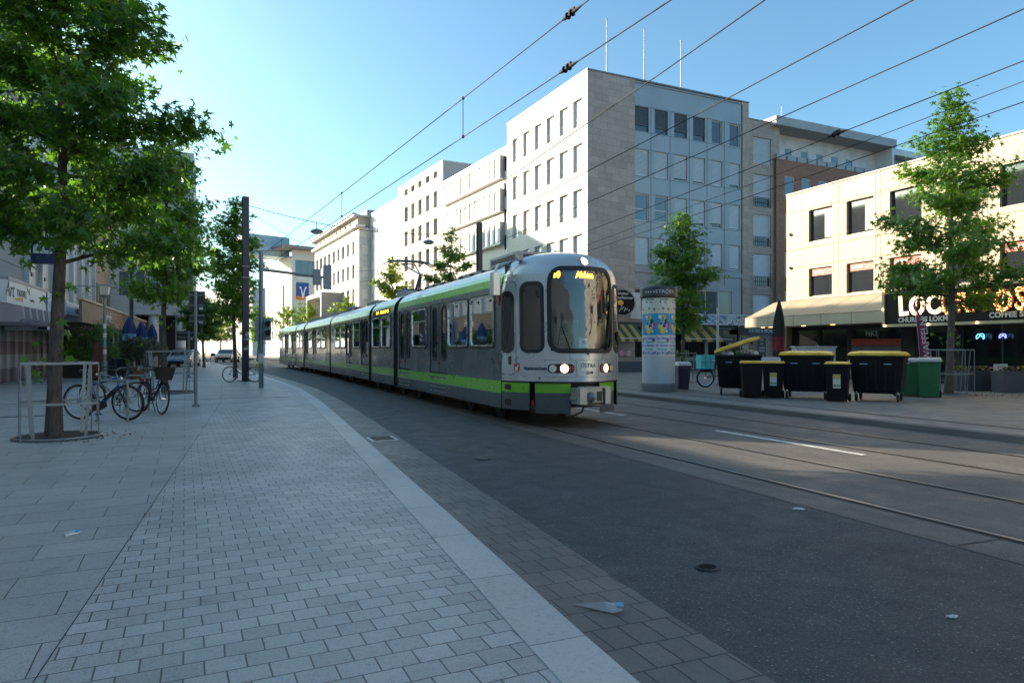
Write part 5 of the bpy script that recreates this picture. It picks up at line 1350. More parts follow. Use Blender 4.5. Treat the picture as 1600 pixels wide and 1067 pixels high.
# ================================================================== trees
def leaf_mat(name, c0, c1, trans):
    t = NT(name); v = t.coord()
    f = t.ramp(t.noise(v, 2.2, 3), .35, .65); g = t.ramp(t.noise(v, 23, 2), .3, .7)
    c = t.mix(f, c0, c1); c = t.mix(g, t.mix(1.0, c, (.62,.66,.6), 'MULTIPLY'), t.mix(1.0, c, (1.25,1.2,1.0), 'MULTIPLY'))
    t.set(Base_Color=c, Roughness=.36); t.p.inputs['Specular IOR Level'].default_value = .6
    tr = t.n('ShaderNodeBsdfTranslucent'); t.l(t.mix(1.0, c, trans, 'MULTIPLY'), tr.inputs[0])
    mx = t.n('ShaderNodeMixShader'); mx.inputs[0].default_value = .48
    t.l(t.p.outputs[0], mx.inputs[1]); t.l(tr.outputs[0], mx.inputs[2]); t.l(mx.outputs[0], t.out.inputs['Surface']); return t.m
leaf_a = leaf_mat('leaf_green', (.058,.135,.026), (.100,.205,.036), (1.9,2.0,.8))
leaf_b = leaf_mat('leaf_backlit', (.075,.135,.018), (.13,.19,.025), (2.6,2.4,.7))  # yellower green paints backlight into the far crowns
leaf_sun = leaf_mat('leaf_sunlit', (.085,.175,.026), (.14,.25,.036), (2.3,2.3,.7))  # paler green paints sunlight onto the second and third left trees
leaf_o = leaf_mat('leaf_olive', (.075,.082,.045), (.12,.125,.07), (1.5,1.5,1.0))
bark = NT('bark'); _v = bark.coord(scale=(1,1,.22)); _h = bark.noise(_v, 26, 6, .65)
bark.set(Base_Color=bark.mix(bark.ramp(_h,.3,.7), (.030,.026,.023), (.115,.10,.088)), Roughness=.9, Normal=bark.bump(_h, .9, .02)); bark = bark.m
STAR = [(0,.05)]
for k in range(5):
    a = R(90 + (k-2)*62); STAR_R = (.60,.95,1.12,.95,.60)[k]
    a0 = R(90 + (k-2.5)*62)
    STAR += [(.36*math.cos(a0), .36*math.sin(a0)+.05), (STAR_R*math.cos(a), STAR_R*math.sin(a)+.05)]
STAR.append((.36*math.cos(R(90+2.5*62)), .36*math.sin(R(90+2.5*62))+.05))
STAR = np.array([(x, y, -.10*(x*x+y*y)) for x, y in STAR])          # 12 vertices: centre, then notch, tip, notch ...
STAR_F = [(0, 1+2*k, 2+2*k, 3+2*k) for k in range(5)]
def leaf_mesh(name, centres, sizes, rng, m, parent, out_c=None, droop=.5):
    n = len(centres); c = np.array(centres); s = np.array(sizes)[:,None]
    nr = rng.normal(0,.55,(n,3)); nr[:,2] += .75
    if out_c is not None:
        o = c - np.array(out_c); o[:,2] *= .3; o /= np.linalg.norm(o,axis=1,keepdims=True)+1e-6; nr += o*.55
    nr /= np.linalg.norm(nr,axis=1,keepdims=True)
    t = rng.normal(0,1,(n,3)); t[:,2] -= droop
    if out_c is not None: t += o*1.1
    t -= nr*np.sum(t*nr,axis=1,keepdims=True); t /= np.linalg.norm(t,axis=1,keepdims=True); b = np.cross(t, nr)
    V = (c[:,None,:] + s[:,:,None]*(STAR[None,:,0:1]*b[:,None,:] + STAR[None,:,1:2]*t[:,None,:] + STAR[None,:,2:3]*3.0*nr[:,None,:])).reshape(-1,3)
    k = len(STAR); F = (np.array(STAR_F)[None] + (np.arange(n)*k)[:,None,None]).reshape(-1)
    me = bpy.data.meshes.new(name); nf = n*5
    me.vertices.add(len(V)); me.vertices.foreach_set('co', V.astype(np.float32).ravel())
    me.loops.add(nf*4); me.loops.foreach_set('vertex_index', F.astype(np.int32))
    me.polygons.add(nf); me.polygons.foreach_set('loop_start', np.arange(0,nf*4,4,dtype=np.int32))
    try: me.polygons.foreach_set('loop_total', np.full(nf,4,dtype=np.int32))
    except Exception: pass
    me.polygons.foreach_set('use_smooth', np.ones(nf, dtype=bool))
    me.update(calc_edges=True); me.validate(); me.materials.append(m)
    o = bpy.data.objects.new(name, me); COL.objects.link(o); par(o, parent); return o
def tree(label, x, y, z, h, z0, rmax, tr, nleaf, ls, seed, m, group, prof=None, trunk_leaf=True, lean=(0,0), limb_n=30, cat='tree'):
    T = thing('street_tree', label, cat, (x,y,z), 0, group); rnd = random.Random(seed); rng = np.random.default_rng(seed)
    prof = prof or (lambda q: (.55+.9*q if q < .3 else .82+.3*(q-.3)/.15 if q < .45 else 1.0-(q-.45)**1.4*2.05))
    def axis(q): return Vector((lean[0]*q*q+.05*math.sin(q*7+seed), lean[1]*q*q+.05*math.cos(q*6+seed*2), h*q))
    mb = MB(); k = 14; mb.tube([axis(i/k*.97) for i in range(k+1)], [tr*(1.25 if i == 0 else 1.0)*(1-.90*(i/k)**1.1) for i in range(k+1)], 12, 0); mb.build('trunk', bark, T, smooth=60)
    limbs = MB(); C = []; wts = []
    for i in range(limb_n):
        q = (i+rnd.random()*.8)/limb_n; zz = z0+(h*.97-z0)*q; a = i*2.39996+rnd.uniform(-.4,.4); ln = rmax*max(.08,prof(q))*rnd.uniform(.72,1.12)
        el = R(rnd.uniform(8,30)+40*q*q); p0 = axis(zz/h); d = Vector((math.cos(a)*math.cos(el), math.sin(a)*math.cos(el), math.sin(el)))
        pts = [p0 + d*ln*s + Vector((0,0,-.10*ln*s*s + .05*math.sin(3*s+i))) for s in (0,.3,.6,.85,1.0)]
        r0 = max(.012, tr*.24*(1-q)+.010); limbs.tube(pts, [r0,r0*.75,r0*.5,r0*.3,.006], 5, 0, False)
        for s in np.linspace(.28,1.02,max(3,int(ln/.22))):
            c = p0 + d*ln*s + Vector((0,0,-.10*ln*s*s)); C.append(c); wts.append(.5+s)
            sd = Vector((-d.y,d.x,0)).normalized()
            for sg in (-1,1):
                tl = ln*rnd.uniform(.10,.34)*(1.15-s*.55)
                if tl < .1: continue
                e = c + (sd*sg*.85 + d*.5 + Vector((0,0,rnd.uniform(-.15,.25)))).normalized()*tl; limbs.tube([c, e], [.010,.004], 4, 0, False); C.append(e); wts.append(1.2); C.append((c+e)/2); wts.append(.8)
    C.append(axis(.99)); wts.append(2.0); C.append(axis(.96)); wts.append(2.0)
    if trunk_leaf:
        for _ in range(7): 
            q = axis(rnd.uniform(z0*.28,z0*.98)/h); e = q + Vector((rnd.uniform(-.2,.2),rnd.uniform(-.2,.2),.05)); C.append(e); wts.append(.35)
    limbs.build('limbs', bark, T)
    C = np.array(C); w = np.array(wts); w /= w.sum()
    idx = rng.choice(len(C), nleaf, p=w); sp = np.clip(ls*1.5, .09, .2)
    P = C[idx] + rng.normal(0, sp, (nleaf,3))*np.array([1,1,.72])
    leaf_mesh('crown', P, ls*rng.uniform(.62,1.18,nleaf), rng, m, T, (0,0,h*.5))
    return T
zinc = mat('galvanised', (.21,.235,.25), .45, .55, var=.12, vs=4)
soil = mat('soil', (.035,.028,.022), .95, var=.3, vs=9, bump=.6, bs=30)
def guard(x, y, z, label, w=.98, h=1.18, rz=.15):
    T = thing('tree_guard', label, 'tree guard', (x,y,z), rz, 'steel guards round the street trees')
    for i, (a, b) in enumerate(((-1,-1),(1,-1),(1,1),(-1,1))):
        mb = MB(); p0 = Vector((a*w*.34,b*w*.34,0)); p1 = Vector((a*w*.40,b*w*.42,h)); n = Vector((.024,0,0)); m_ = Vector((0,.008,0))
        mb.loft([[p-n-m_, p+n-m_, p+n+m_, p-n+m_] for p in (p0,p1)]); mb.build('post', zinc, T)
        mb = MB(); mb.tube([(a*w*.50,b*w*.50,0),(a*w*.5,b*w*.5,h)], .010, 6); mb.build('corner_rod', zinc, T)
    for zz, nm in ((h,'top_rail'),(h*.47,'middle_rail')):
        mb = MB(); q = w*.5; pts = [(-q,-q),(q,-q),(q,q),(-q,q)]
        out = [(*p,zz+dz) for dz in (-.018,.018) for p in pts]; inn = [(p[0]*.975,p[1]*.975,zz+dz) for dz in (-.018,.018) for p in pts]
        mb.add(out+inn, [f for k in range(4) for f in ((k,(k+1)%4,4+(k+1)%4,4+k),(8+k,12+k,12+(k+1)%4,8+(k+1)%4),(4+k,4+(k+1)%4,12+(k+1)%4,12+k),(k,8+k,8+(k+1)%4,(k+1)%4))]); mb.build(nm, zinc, T)
    mb = MB(); mb.torus((0,0,.025),(0,0,1),w*.60,.022,36,6); mb.build('base_ring', zinc, T)
    mb = MB(); mb.lathe([(w*.58,.0),(w*.58,.012),(w*.3,.035),(.02,.04)], 24); mb.build('soil', soil, T)
    return T
def fallen(x, y, z, n, r, seed, label):
    rng = np.random.default_rng(seed); P = np.column_stack([rng.normal(0,r,n), rng.normal(0,r*.8,n), rng.uniform(.004,.02,n)])
    T = thing('fallen_leaves', None, None, (x,y,z)); 
    o = leaf_mesh('fallen_leaves', P, rng.uniform(.02,.045,n), rng, mat('dry_leaf', (.16,.10,.055), .8, var=.4, vs=20), T); bpy.data.objects.remove(T); o.parent = None; o.location = (x,y,z); tag(o, label, kind='stuff')
G_ = 'street trees along the tramway'
x, y = gpt(91, 683, .05)
tree('big dense maple-leaved street tree filling the upper left, inside a square steel guard', x, y, .05, 9.8, 2.75, 2.0, .112, 18000, .125, 11, leaf_a, G_, prof=lambda q: (.85+.5*q if q < .3 else 1.0-(q-.3)**1.3*.85), limb_n=42)
guard(x+.0, y, .05, 'square steel tree guard round the big tree beside the blue bicycle', 1.02, 1.20, R(14))
fallen(x+.35, y-.1, .052, 120, .42, 5, 'dry leaves and dirt around the foot of the big tree')
x, y = gpt(258, 614, .05)
tree('bushy green street tree beside the closed blue parasols', x, y, .05, 8.4, 2.75, 1.6, .10, 7000, .135, 22, leaf_sun, G_, limb_n=38)
guard(x+.1, y+.1, .05, 'square steel tree guard behind the black bicycle with the basket', 1.35, 1.35, R(8))
x, y = gpt(366, 590, .05)
tree('tall street tree directly behind the dark catenary mast', x, y, .05, 8.9, 2.9, 1.35, .10, 5200, .16, 33, leaf_sun, G_, limb_n=34)
x, y = gpt(1485, 616.5, .1)
tree('tall narrow street tree in front of the cafe sign', x, y, .1, 9.2, 2.65, 2.05, .115, 8800, .125, 44, leaf_a, G_, prof=lambda q: (.9 if q < .3 else .95-(q-.3)*1.08), limb_n=40)
guard(x+.0, y, .1, 'square steel tree guard beside the green wheelie bins', 1.0, 1.35, R(20))
fallen(x+.4, y-.5, .104, 130, .55, 8, 'brown leaf litter scattered around the cafe tree')
x, y = gpt(1067, 597, .1)
tree('small round street tree behind the advertising column', x, y, .1, 6.95, 2.15, 1.40, .085, 5200, .13, 55, leaf_a, G_, limb_n=30)
guard(x+.05, y, .1, 'square steel tree guard behind the small bin at the advertising column', .75, 1.2, R(20))
far = [(705, 50.0, 10.3, 3.0, 1.75, 'street tree rising behind the tram roof beside the second dark mast', leaf_a, 3000), (612, 58.5, 9.3, 2.5, 1.9, 'sunlit yellow green tree rising behind the pantograph', leaf_b, 3000),
       (541, 76.0, 7.2, 2.2, 1.9, 'small sunlit tree behind the tram coupling', leaf_b, 2200), (484, 92.0, 7.6, 2.2, 2.0, 'small sunlit tree below the framed portal', leaf_b, 2000), (449, 100.0, 7.6, 2.2, 2.6, 'sunlit tree in front of the bank banner', leaf_b, 2200), (470, 112, 9.0, 2.2, 1.9, 'darker tree below the blue bank sign', leaf_a, 1500)]
for i, (px, Y, h, z0, r, lab, m, n) in enumerate(far):
    x, y = dpt(px, Y); tree(lab, x, y, .1, h, z0, r, .10, n, .20, 70+i, m, G_, limb_n=24, trunk_leaf=False)
left_far = [(318, 52, 5.2, 2.2, 1.7, 'tree with a low crown between the signpost and the catenary mast', leaf_a, 4000), (300, 74, 5.8, 2.4, 2.2, 'tree behind the back of the road signs', leaf_b, 2600), (345, 92, 6.8, 2.4, 2.6, 'far sunlit tree seen under the crowns left of the mast', leaf_b, 2600), (403, 78, 6.4, 2.0, 1.5, 'small dark tree just left of the tail of the tram', leaf_a, 1500), (285, 104, 7.5, 2.4, 3.2, 'far sunlit tree above the parked pale car', leaf_b, 2600)]
for i, (px, Y, h, z0, r, lab, m, n) in enumerate(left_far):
    x, y = dpt(px, Y); tree(lab, x, y, .05, h, z0, r, .10, n, .20, 90+i, m, G_, limb_n=26, trunk_leaf=False)
# ================================================================== street furniture, bins, bicycles
steel_g = mat('painted_grey_steel', (.22,.24,.26), .45, .4, var=.1, vs=5, dirt=.15)
mast_m = mat('mast_dark', (.028,.032,.040), .45, .2, var=.15, vs=6)
black_p = mat('black_plastic', (.006,.006,.0075), .5, var=.2, vs=6, spec=.28)
yellow_p = mat('yellow_plastic', (.74,.48,.05), .42, var=.10, vs=3, dirt=.25)
rubber_t = mat('tyre_rubber', (.014,.014,.015), .8)
chrome = mat('chrome', (.6,.61,.62), .2, 1.0)
sticker_w = mat('sticker_white', (.6,.6,.57), .5); sticker_y = mat('sticker_yellow', (.55,.42,.08), .5); sticker_g = mat('sticker_green', (.12,.3,.12), .5)
# ---- catenary masts
def mast(x, y, z, h, label, w=.27, graffiti=True):
    T = thing('catenary_mast', label, 'mast', (x,y,z), R(10), 'dark catenary masts')
    mb = MB(); a, b = w/2, w*.40
    mb.box(-a,a,-b,-b+.03,0,h); mb.box(-a,a,b-.03,b,0,h); mb.box(-a*.35,a*.35,-b+.031,b-.031,0,h-.01); mb.build('shaft', mast_m, T, bevel=.006)
    mb = MB(); mb.box(-.3,.3,-.3,.3,0,.03); mb.build('foot_plate', mast_m, T)
    for zz in (h*.62, h*.56):
        mb = MB(); mb.box(-a-.012,a+.012,-b-.012,b+.012,zz,zz+.035); mb.build('strap', zinc, T)
    if graffiti:
        rnd = random.Random(4)
        for k in range(14):
            mb = MB(); u, zz = rnd.uniform(-.09,.09), rnd.uniform(1.35,2.3); s = rnd.uniform(.02,.05); mb.box(u-s,u+s,-b-.004-k*.0004,-b-.001,zz-s*1.2,zz+s*1.2); mb.build('sticker', mat('sticker_grey', (.35,.36,.37), .6, var=.4, vs=30), T)
    return T
mx_, my_ = gpt(383.5, 595.5, .05); mast(mx_, my_, .05, 8.15, 'tall dark catenary mast with stickers standing at the kerb beside the parked bicycle')
m2x, m2y = dpt(749, 36.4); mast(m2x, m2y, .1, 8.1, 'dark catenary mast behind the tram roof in front of the white block', .27, False)
# ---- traffic signal mast with a long arm
x, y = gpt(408, 606, .05); Yc = depth(x, y)
T = thing('signal_mast', 'grey signal mast with a long cantilever arm over the tram road', 'traffic signal', (x,y,.05))
zt = zof(392, Yc); za = zof(421, Yc)
mb = MB(); mb.tube([(0,0,0),(0,0,zt-.05)], [.085,.072], 14); mb.build('pole', zinc, T, smooth=50)
tip = Vector((*dpt(517, 27.2), za-.1)) - Vector((x,y,.05)); base = Vector((0,0,za-.05))
mb = MB(); mb.tube([base, tip], [.06,.04], 10); mb.build('arm', zinc, T, smooth=50)
d = (tip-base).normalized()
for px, hh, w, m_ in ((495,.62,.30,steel_g),(511.5,.95,.32,steel_g)):
    p = Vector((*dpt(px, 26.6), za-.1)) - Vector((x,y,.05)); mb = MB(); mb.cbox((p.x,p.y,p.z-.02),(w,.14,hh)); b = mb.build('signal_back', m_, T, bevel=.02)
    mb = MB()
    for k in (-.3,0,.3): mb.cyl((p.x,p.y+.07,p.z+k*hh), (p.x,p.y+.16,p.z+k*hh), .10, .11, 12)
    mb.build('signal_hood', black_p, b)
p = Vector((.06,0,zof(512,Yc)-.05))
mb = MB(); mb.box(.09,.34,-.12,.12,zof(532,Yc)-.05,zof(498,Yc)-.05); hd = mb.build('signal_head', steel_g, T, bevel=.02)
for zz in (zof(506,Yc)-.05, zof(520,Yc)-.05):
    mb = MB(); mb.cyl((.22,-.12,zz),(.22,-.30,zz),.10,.11,14); mb.build('signal_hood', black_p, hd)
mb = MB(); mb.box(-.20,-.08,-.1,.1,zof(533,Yc)-.05,zof(496,Yc)-.05); mb.build('signal_head', steel_g, T, bevel=.02)
mb = MB(); mb.cbox((-.11,-.02,zof(571,Yc)-.05),(.1,.12,.16)); mb.build('push_button', sticker_y, T, bevel=.01)
mb = MB(); mb.box(-.08,.08,-.09,-.083,.9,1.25); mb.build('sticker', sticker_w, T)
# ---- road signs seen from behind
def sign_post(px, pbase, plates, label, r=.038, top=None):
    x, y = gpt(px, pbase, .05); Y = depth(x, y); T = thing('road_sign', label, 'road sign', (x,y,.05), -PSI)
    mb = MB(); mb.tube([(0,0,0),(0,0,zof(top or plates[0][2],Y)-.05)], r, 10); mb.build('post', zinc, T, smooth=50)
    for p0, p1, y0, y1, m_ in plates:
        a, b = (p0-px)/FPX*Y, (p1-px)/FPX*Y; z0, z1 = zof(y1,Y)-.05, zof(y0,Y)-.05
        mb = MB(); mb.box(a,b,.045,.06,z0,z1); pl = mb.build('sign_plate', m_, T, bevel=.006)
        for q in (.28, .78):
            mb = MB(); mb.box(a+.02,b-.02,.02,.044,z0+(z1-z0)*q,z0+(z1-z0)*q+.04); mb.build('plate_rail', zinc, pl)
        mb = MB(); mb.box(r+.02,r+.12,-.002+.044-.006,.0435,z0+.05,z0+.12); mb.build('plate_sticker', sticker_w, pl)
    mb = MB(); mb.tube([(0,0,0),(0,0,.05)], r*2.2, 12); mb.build('post_foot', zinc, T)
sb = mat('sign_back_grey', (.055,.065,.075), .5, .3)
sign_post(306, 635, [(294.5,319,455,487,sb),(294.5,319,490,508,sb)], 'grey road sign post with two dark plates seen from behind')
sign_post(295, 590, [(275,305,517,532,mat('sign_board_dark', (.012,.03,.035), .5))], 'low dark direction board on a post behind the road sign', .05)
# ---- slim lantern with a glass head
x, y = gpt(163.5, 597.5, .05); Y = depth(x, y); T = thing('street_lantern', 'slim grey street lantern with a square glass head at the cafe terrace', 'lamp', (x,y,.05)); zl = zof(466,Y)-.05
mb = MB(); mb.tube([(0,0,0),(0,0,.9),(0,0,.92),(0,0,zl)], [.10,.10,.065,.055], 12); mb.build('pole', zinc, T, smooth=40)
mb = MB(); mb.tube([(0,0,zl),(0,0,zl+.14)], [.06,.16], 12); mb.build('lamp_foot', steel_g, T)
mb = MB(); mb.loft([[(a*.15,b*.15,zl+.14) for a,b in ((-1,-1),(1,-1),(1,1),(-1,1))],[(a*.17,b*.17,zl+.52) for a,b in ((-1,-1),(1,-1),(1,1),(-1,1))]]); mb.build('lamp_glass', mat('lamp_glass', (.55,.5,.4), .2), T)
mb = MB(); mb.loft([[(a*.22,b*.22,zl+.522) for a,b in ((-1,-1),(1,-1),(1,1),(-1,1))],[(a*.16,b*.16,zl+.58) for a,b in ((-1,-1),(1,-1),(1,1),(-1,1))]]); mb.build('lamp_roof', steel_g, T)
mb = MB(); mb.tube([(-1.0,0,zl+.5),(1.1,0,zl+.45)], .02, 6); mb.build('cross_arm', steel_g, T)
for k, c in ((1.2,sticker_w),(1.55,mat('sticker_teal',(.05,.3,.33),.5)),(1.9,sticker_w),(2.3,sticker_w)):
    mb = MB(); mb.tube([(0,0,k),(0,0,k+.2)], .066, 12); mb.build('pole_sticker', c, T)
# dark second mast behind the cafe, mostly behind the crowns
x, y = dpt(205.5, 46); T = thing('banner_mast', 'dark slim mast standing among the closed blue parasols', 'mast', (x,y,.05)); mb = MB(); mb.box(-.12,.12,-.1,.1,0,9.0); mb.build('shaft', mast_m, T, bevel=.01)
mb = MB(); mb.box(-.2,.2,-.2,.2,0,.04); mb.build('foot_plate', mast_m, T)

# ---- overhead line
wire_m = mat('wire_dark', (.010,.011,.014), .7, spec=.2)
def w3(p, z): Y = (z-EYE)*FPX/(HORIZON-p[1]); return Vector((*dpt(p[0], Y), z))
def wire(name, label, pts, r=.009, cat='wire'):
    mb = MB(); mb.tube(pts, r, 5); return tag(mb.build(name, wire_m), label, cat, 'overhead wires of the tramway')
def run(label, a, b, z, near=6, r=.009):
    A, B = w3(a, z), w3(b, z); d = (B-A).normalized(); A0 = A - d*near if (A-Vector((0,0,z))).length < 40 else A
    return wire('overhead_wire', label, [A - d*near, A, (A+B)/2+Vector((0,0,-.02)), B, B + d*10], r*1.15), A, B
_, a1, b1 = run('upper carrying wire of the left overhead line ending at the top edge', (905,12), (440,375), 6.84)
_, a2, b2 = run('contact wire of the left overhead line with droppers hung below the carrying wire', (1040,6), (440,400), 6.08)
run('single overhead wire crossing in front of the corner block roof edge', (1190,4), (919,192), 6.08, 5)
run('single overhead wire crossing the upper office windows of the corner block', (1420,4), (919,267), 6.08, 4)
run('overhead wire crossing the third window row of the corner block', (1596,16), (919,316), 6.08, 4)
run('overhead wire with a small insulator crossing above the brick wing', (1598,96), (919,361), 6.08, 4)
run('lower overhead wire passing over the cream shop building roof', (1598,160), (967,376), 6.08, 4)
run('thin overhead wire between the two lines over the brick wing', (1598,128), (1000,352), 6.5, 4, .007)
def along(A, B, px):
    lo, hi = 0.0, 1.0
    for _ in range(40):
        m = (lo+hi)/2; P = A.lerp(B, m); X = P.x*CP-P.y*SP; Y = P.x*SP+P.y*CP; q = 800+FPX*X/Y
        if q > px: lo = m
        else: hi = m
    return A.lerp(B, (lo+hi)/2)
for px, lab in ((723.5,'first dropper between the two left overhead wires'), (534,'second dropper between the two left overhead wires'), (440,'farthest dropper between the two left overhead wires')):
    p, q = along(a1,b1,px), along(a2,b2,px); o = wire('dropper', lab, [p, q], .008)
    mb = MB(); mb.cbox(p,(.05,.05,.05)); mb.cbox(q,(.05,.05,.06)); mb.build('clamp', wire_m, o)
def insulator(p, d, label):
    d = d.normalized(); T = thing('insulator', label, 'insulator', p); rz = math.atan2(d.y, d.x); M = Matrix.Rotation(rz,4,'Z') @ Matrix.Rotation(R(90),4,'Y')
    mb = MB(); mb.lathe([(.012,-.28),(.03,-.2),(.03,-.12),(.06,-.10),(.03,-.08),(.03,0),(.06,.02),(.03,.04),(.03,.12),(.012,.28)], 10, 0, M=M); mb.build('body', wire_m, T)
    mb = MB(); mb.cbox((0,0,.05),(.16,.03,.05), M=Matrix.Rotation(rz,4,'Z')); mb.build('clamp', wire_m, T)
insulator(along(a1,b1,893), a1-b1, 'dark insulator on the upper left wire at the top edge'); insulator(along(a2,b2,888), a2-b2, 'dark insulator on the left contact wire in front of the corner block roof')
A6, B6_ = w3((1598,96),6.08), w3((919,361),6.08); insulator(along(A6,B6_,1308), A6-B6_, 'dark insulator on the wire above the brick wing roof')
# span wires between the two masts with hanging lamps
top1 = Vector((mx_, my_, 7.85)); top2 = Vector((m2x, m2y, 7.75))
mid = top1.lerp(top2, .5) + Vector((0,0,-.55))
span = [top1 + (top2-top1)*t + Vector((0,0,-2.4*t*(1-t))) for t in np.linspace(0,1,13)]
wire('span_wire', 'sagging span wire between the two dark masts carrying two lamps', span, .014)
wire('span_wire', 'thin bracing wire running from the near mast to the contact wire', [top1+Vector((0,0,-.25)), along(a2,b2,470)+Vector((0,0,.0))], .009)
wire('span_wire', 'thin wire from the signal mast top to the left contact wire', [Vector((*gpt(408,606,.05), zt)), along(a2,b2,452)], .009)
lampm = mat('lamp_grey', (.20,.22,.24), .4, .3)
for px, lab in ((494,'round hanging lamp on the span wire over the tram tail'),(671,'round hanging lamp on the span wire in front of the pinkish block')):
    p = min(span[1:-1], key=lambda q: abs(800+FPX*(q.x*CP-q.y*SP)/(q.x*SP+q.y*CP)-px))
    for i in range(12):
        for k in range(10):
            q = span[i].lerp(span[i+1], k/10)
            if abs(800+FPX*(q.x*CP-q.y*SP)/(q.x*SP+q.y*CP)-px) < abs(800+FPX*(p.x*CP-p.y*SP)/(p.x*SP+p.y*CP)-px): p = q
    T = thing('hanging_lamp', lab, 'lamp', p+Vector((0,0,-.42)), 0, 'hanging lamps over the street')
    mb = MB(); mb.lathe([(.02,.14),(.1,.13),(.26,.06),(.30,0),(.26,-.03)], 20); mb.build('lamp_shade', lampm, T, smooth=40)
    mb = MB(); mb.lathe([(.24,-.031),(.20,-.08),(.08,-.11),(.005,-.115)], 18); mb.build('lamp_glass', mat('lamp_glass', (.55,.5,.4), .2), T, smooth=60)
    mb = MB(); mb.tube([(0,0,.13),(0,0,.42)], .015, 6); mb.build('hanger', wire_m, T)
for z_, lab in ((5.6,'bracing wire from the far mast toward the tram roof'),(6.2,'upper bracing wire from the far mast to the pinkish facade')):
    wire('span_wire', lab, [Vector((m2x,m2y,z_)), Vector((*dpt(560,40),z_-.2))], .008)

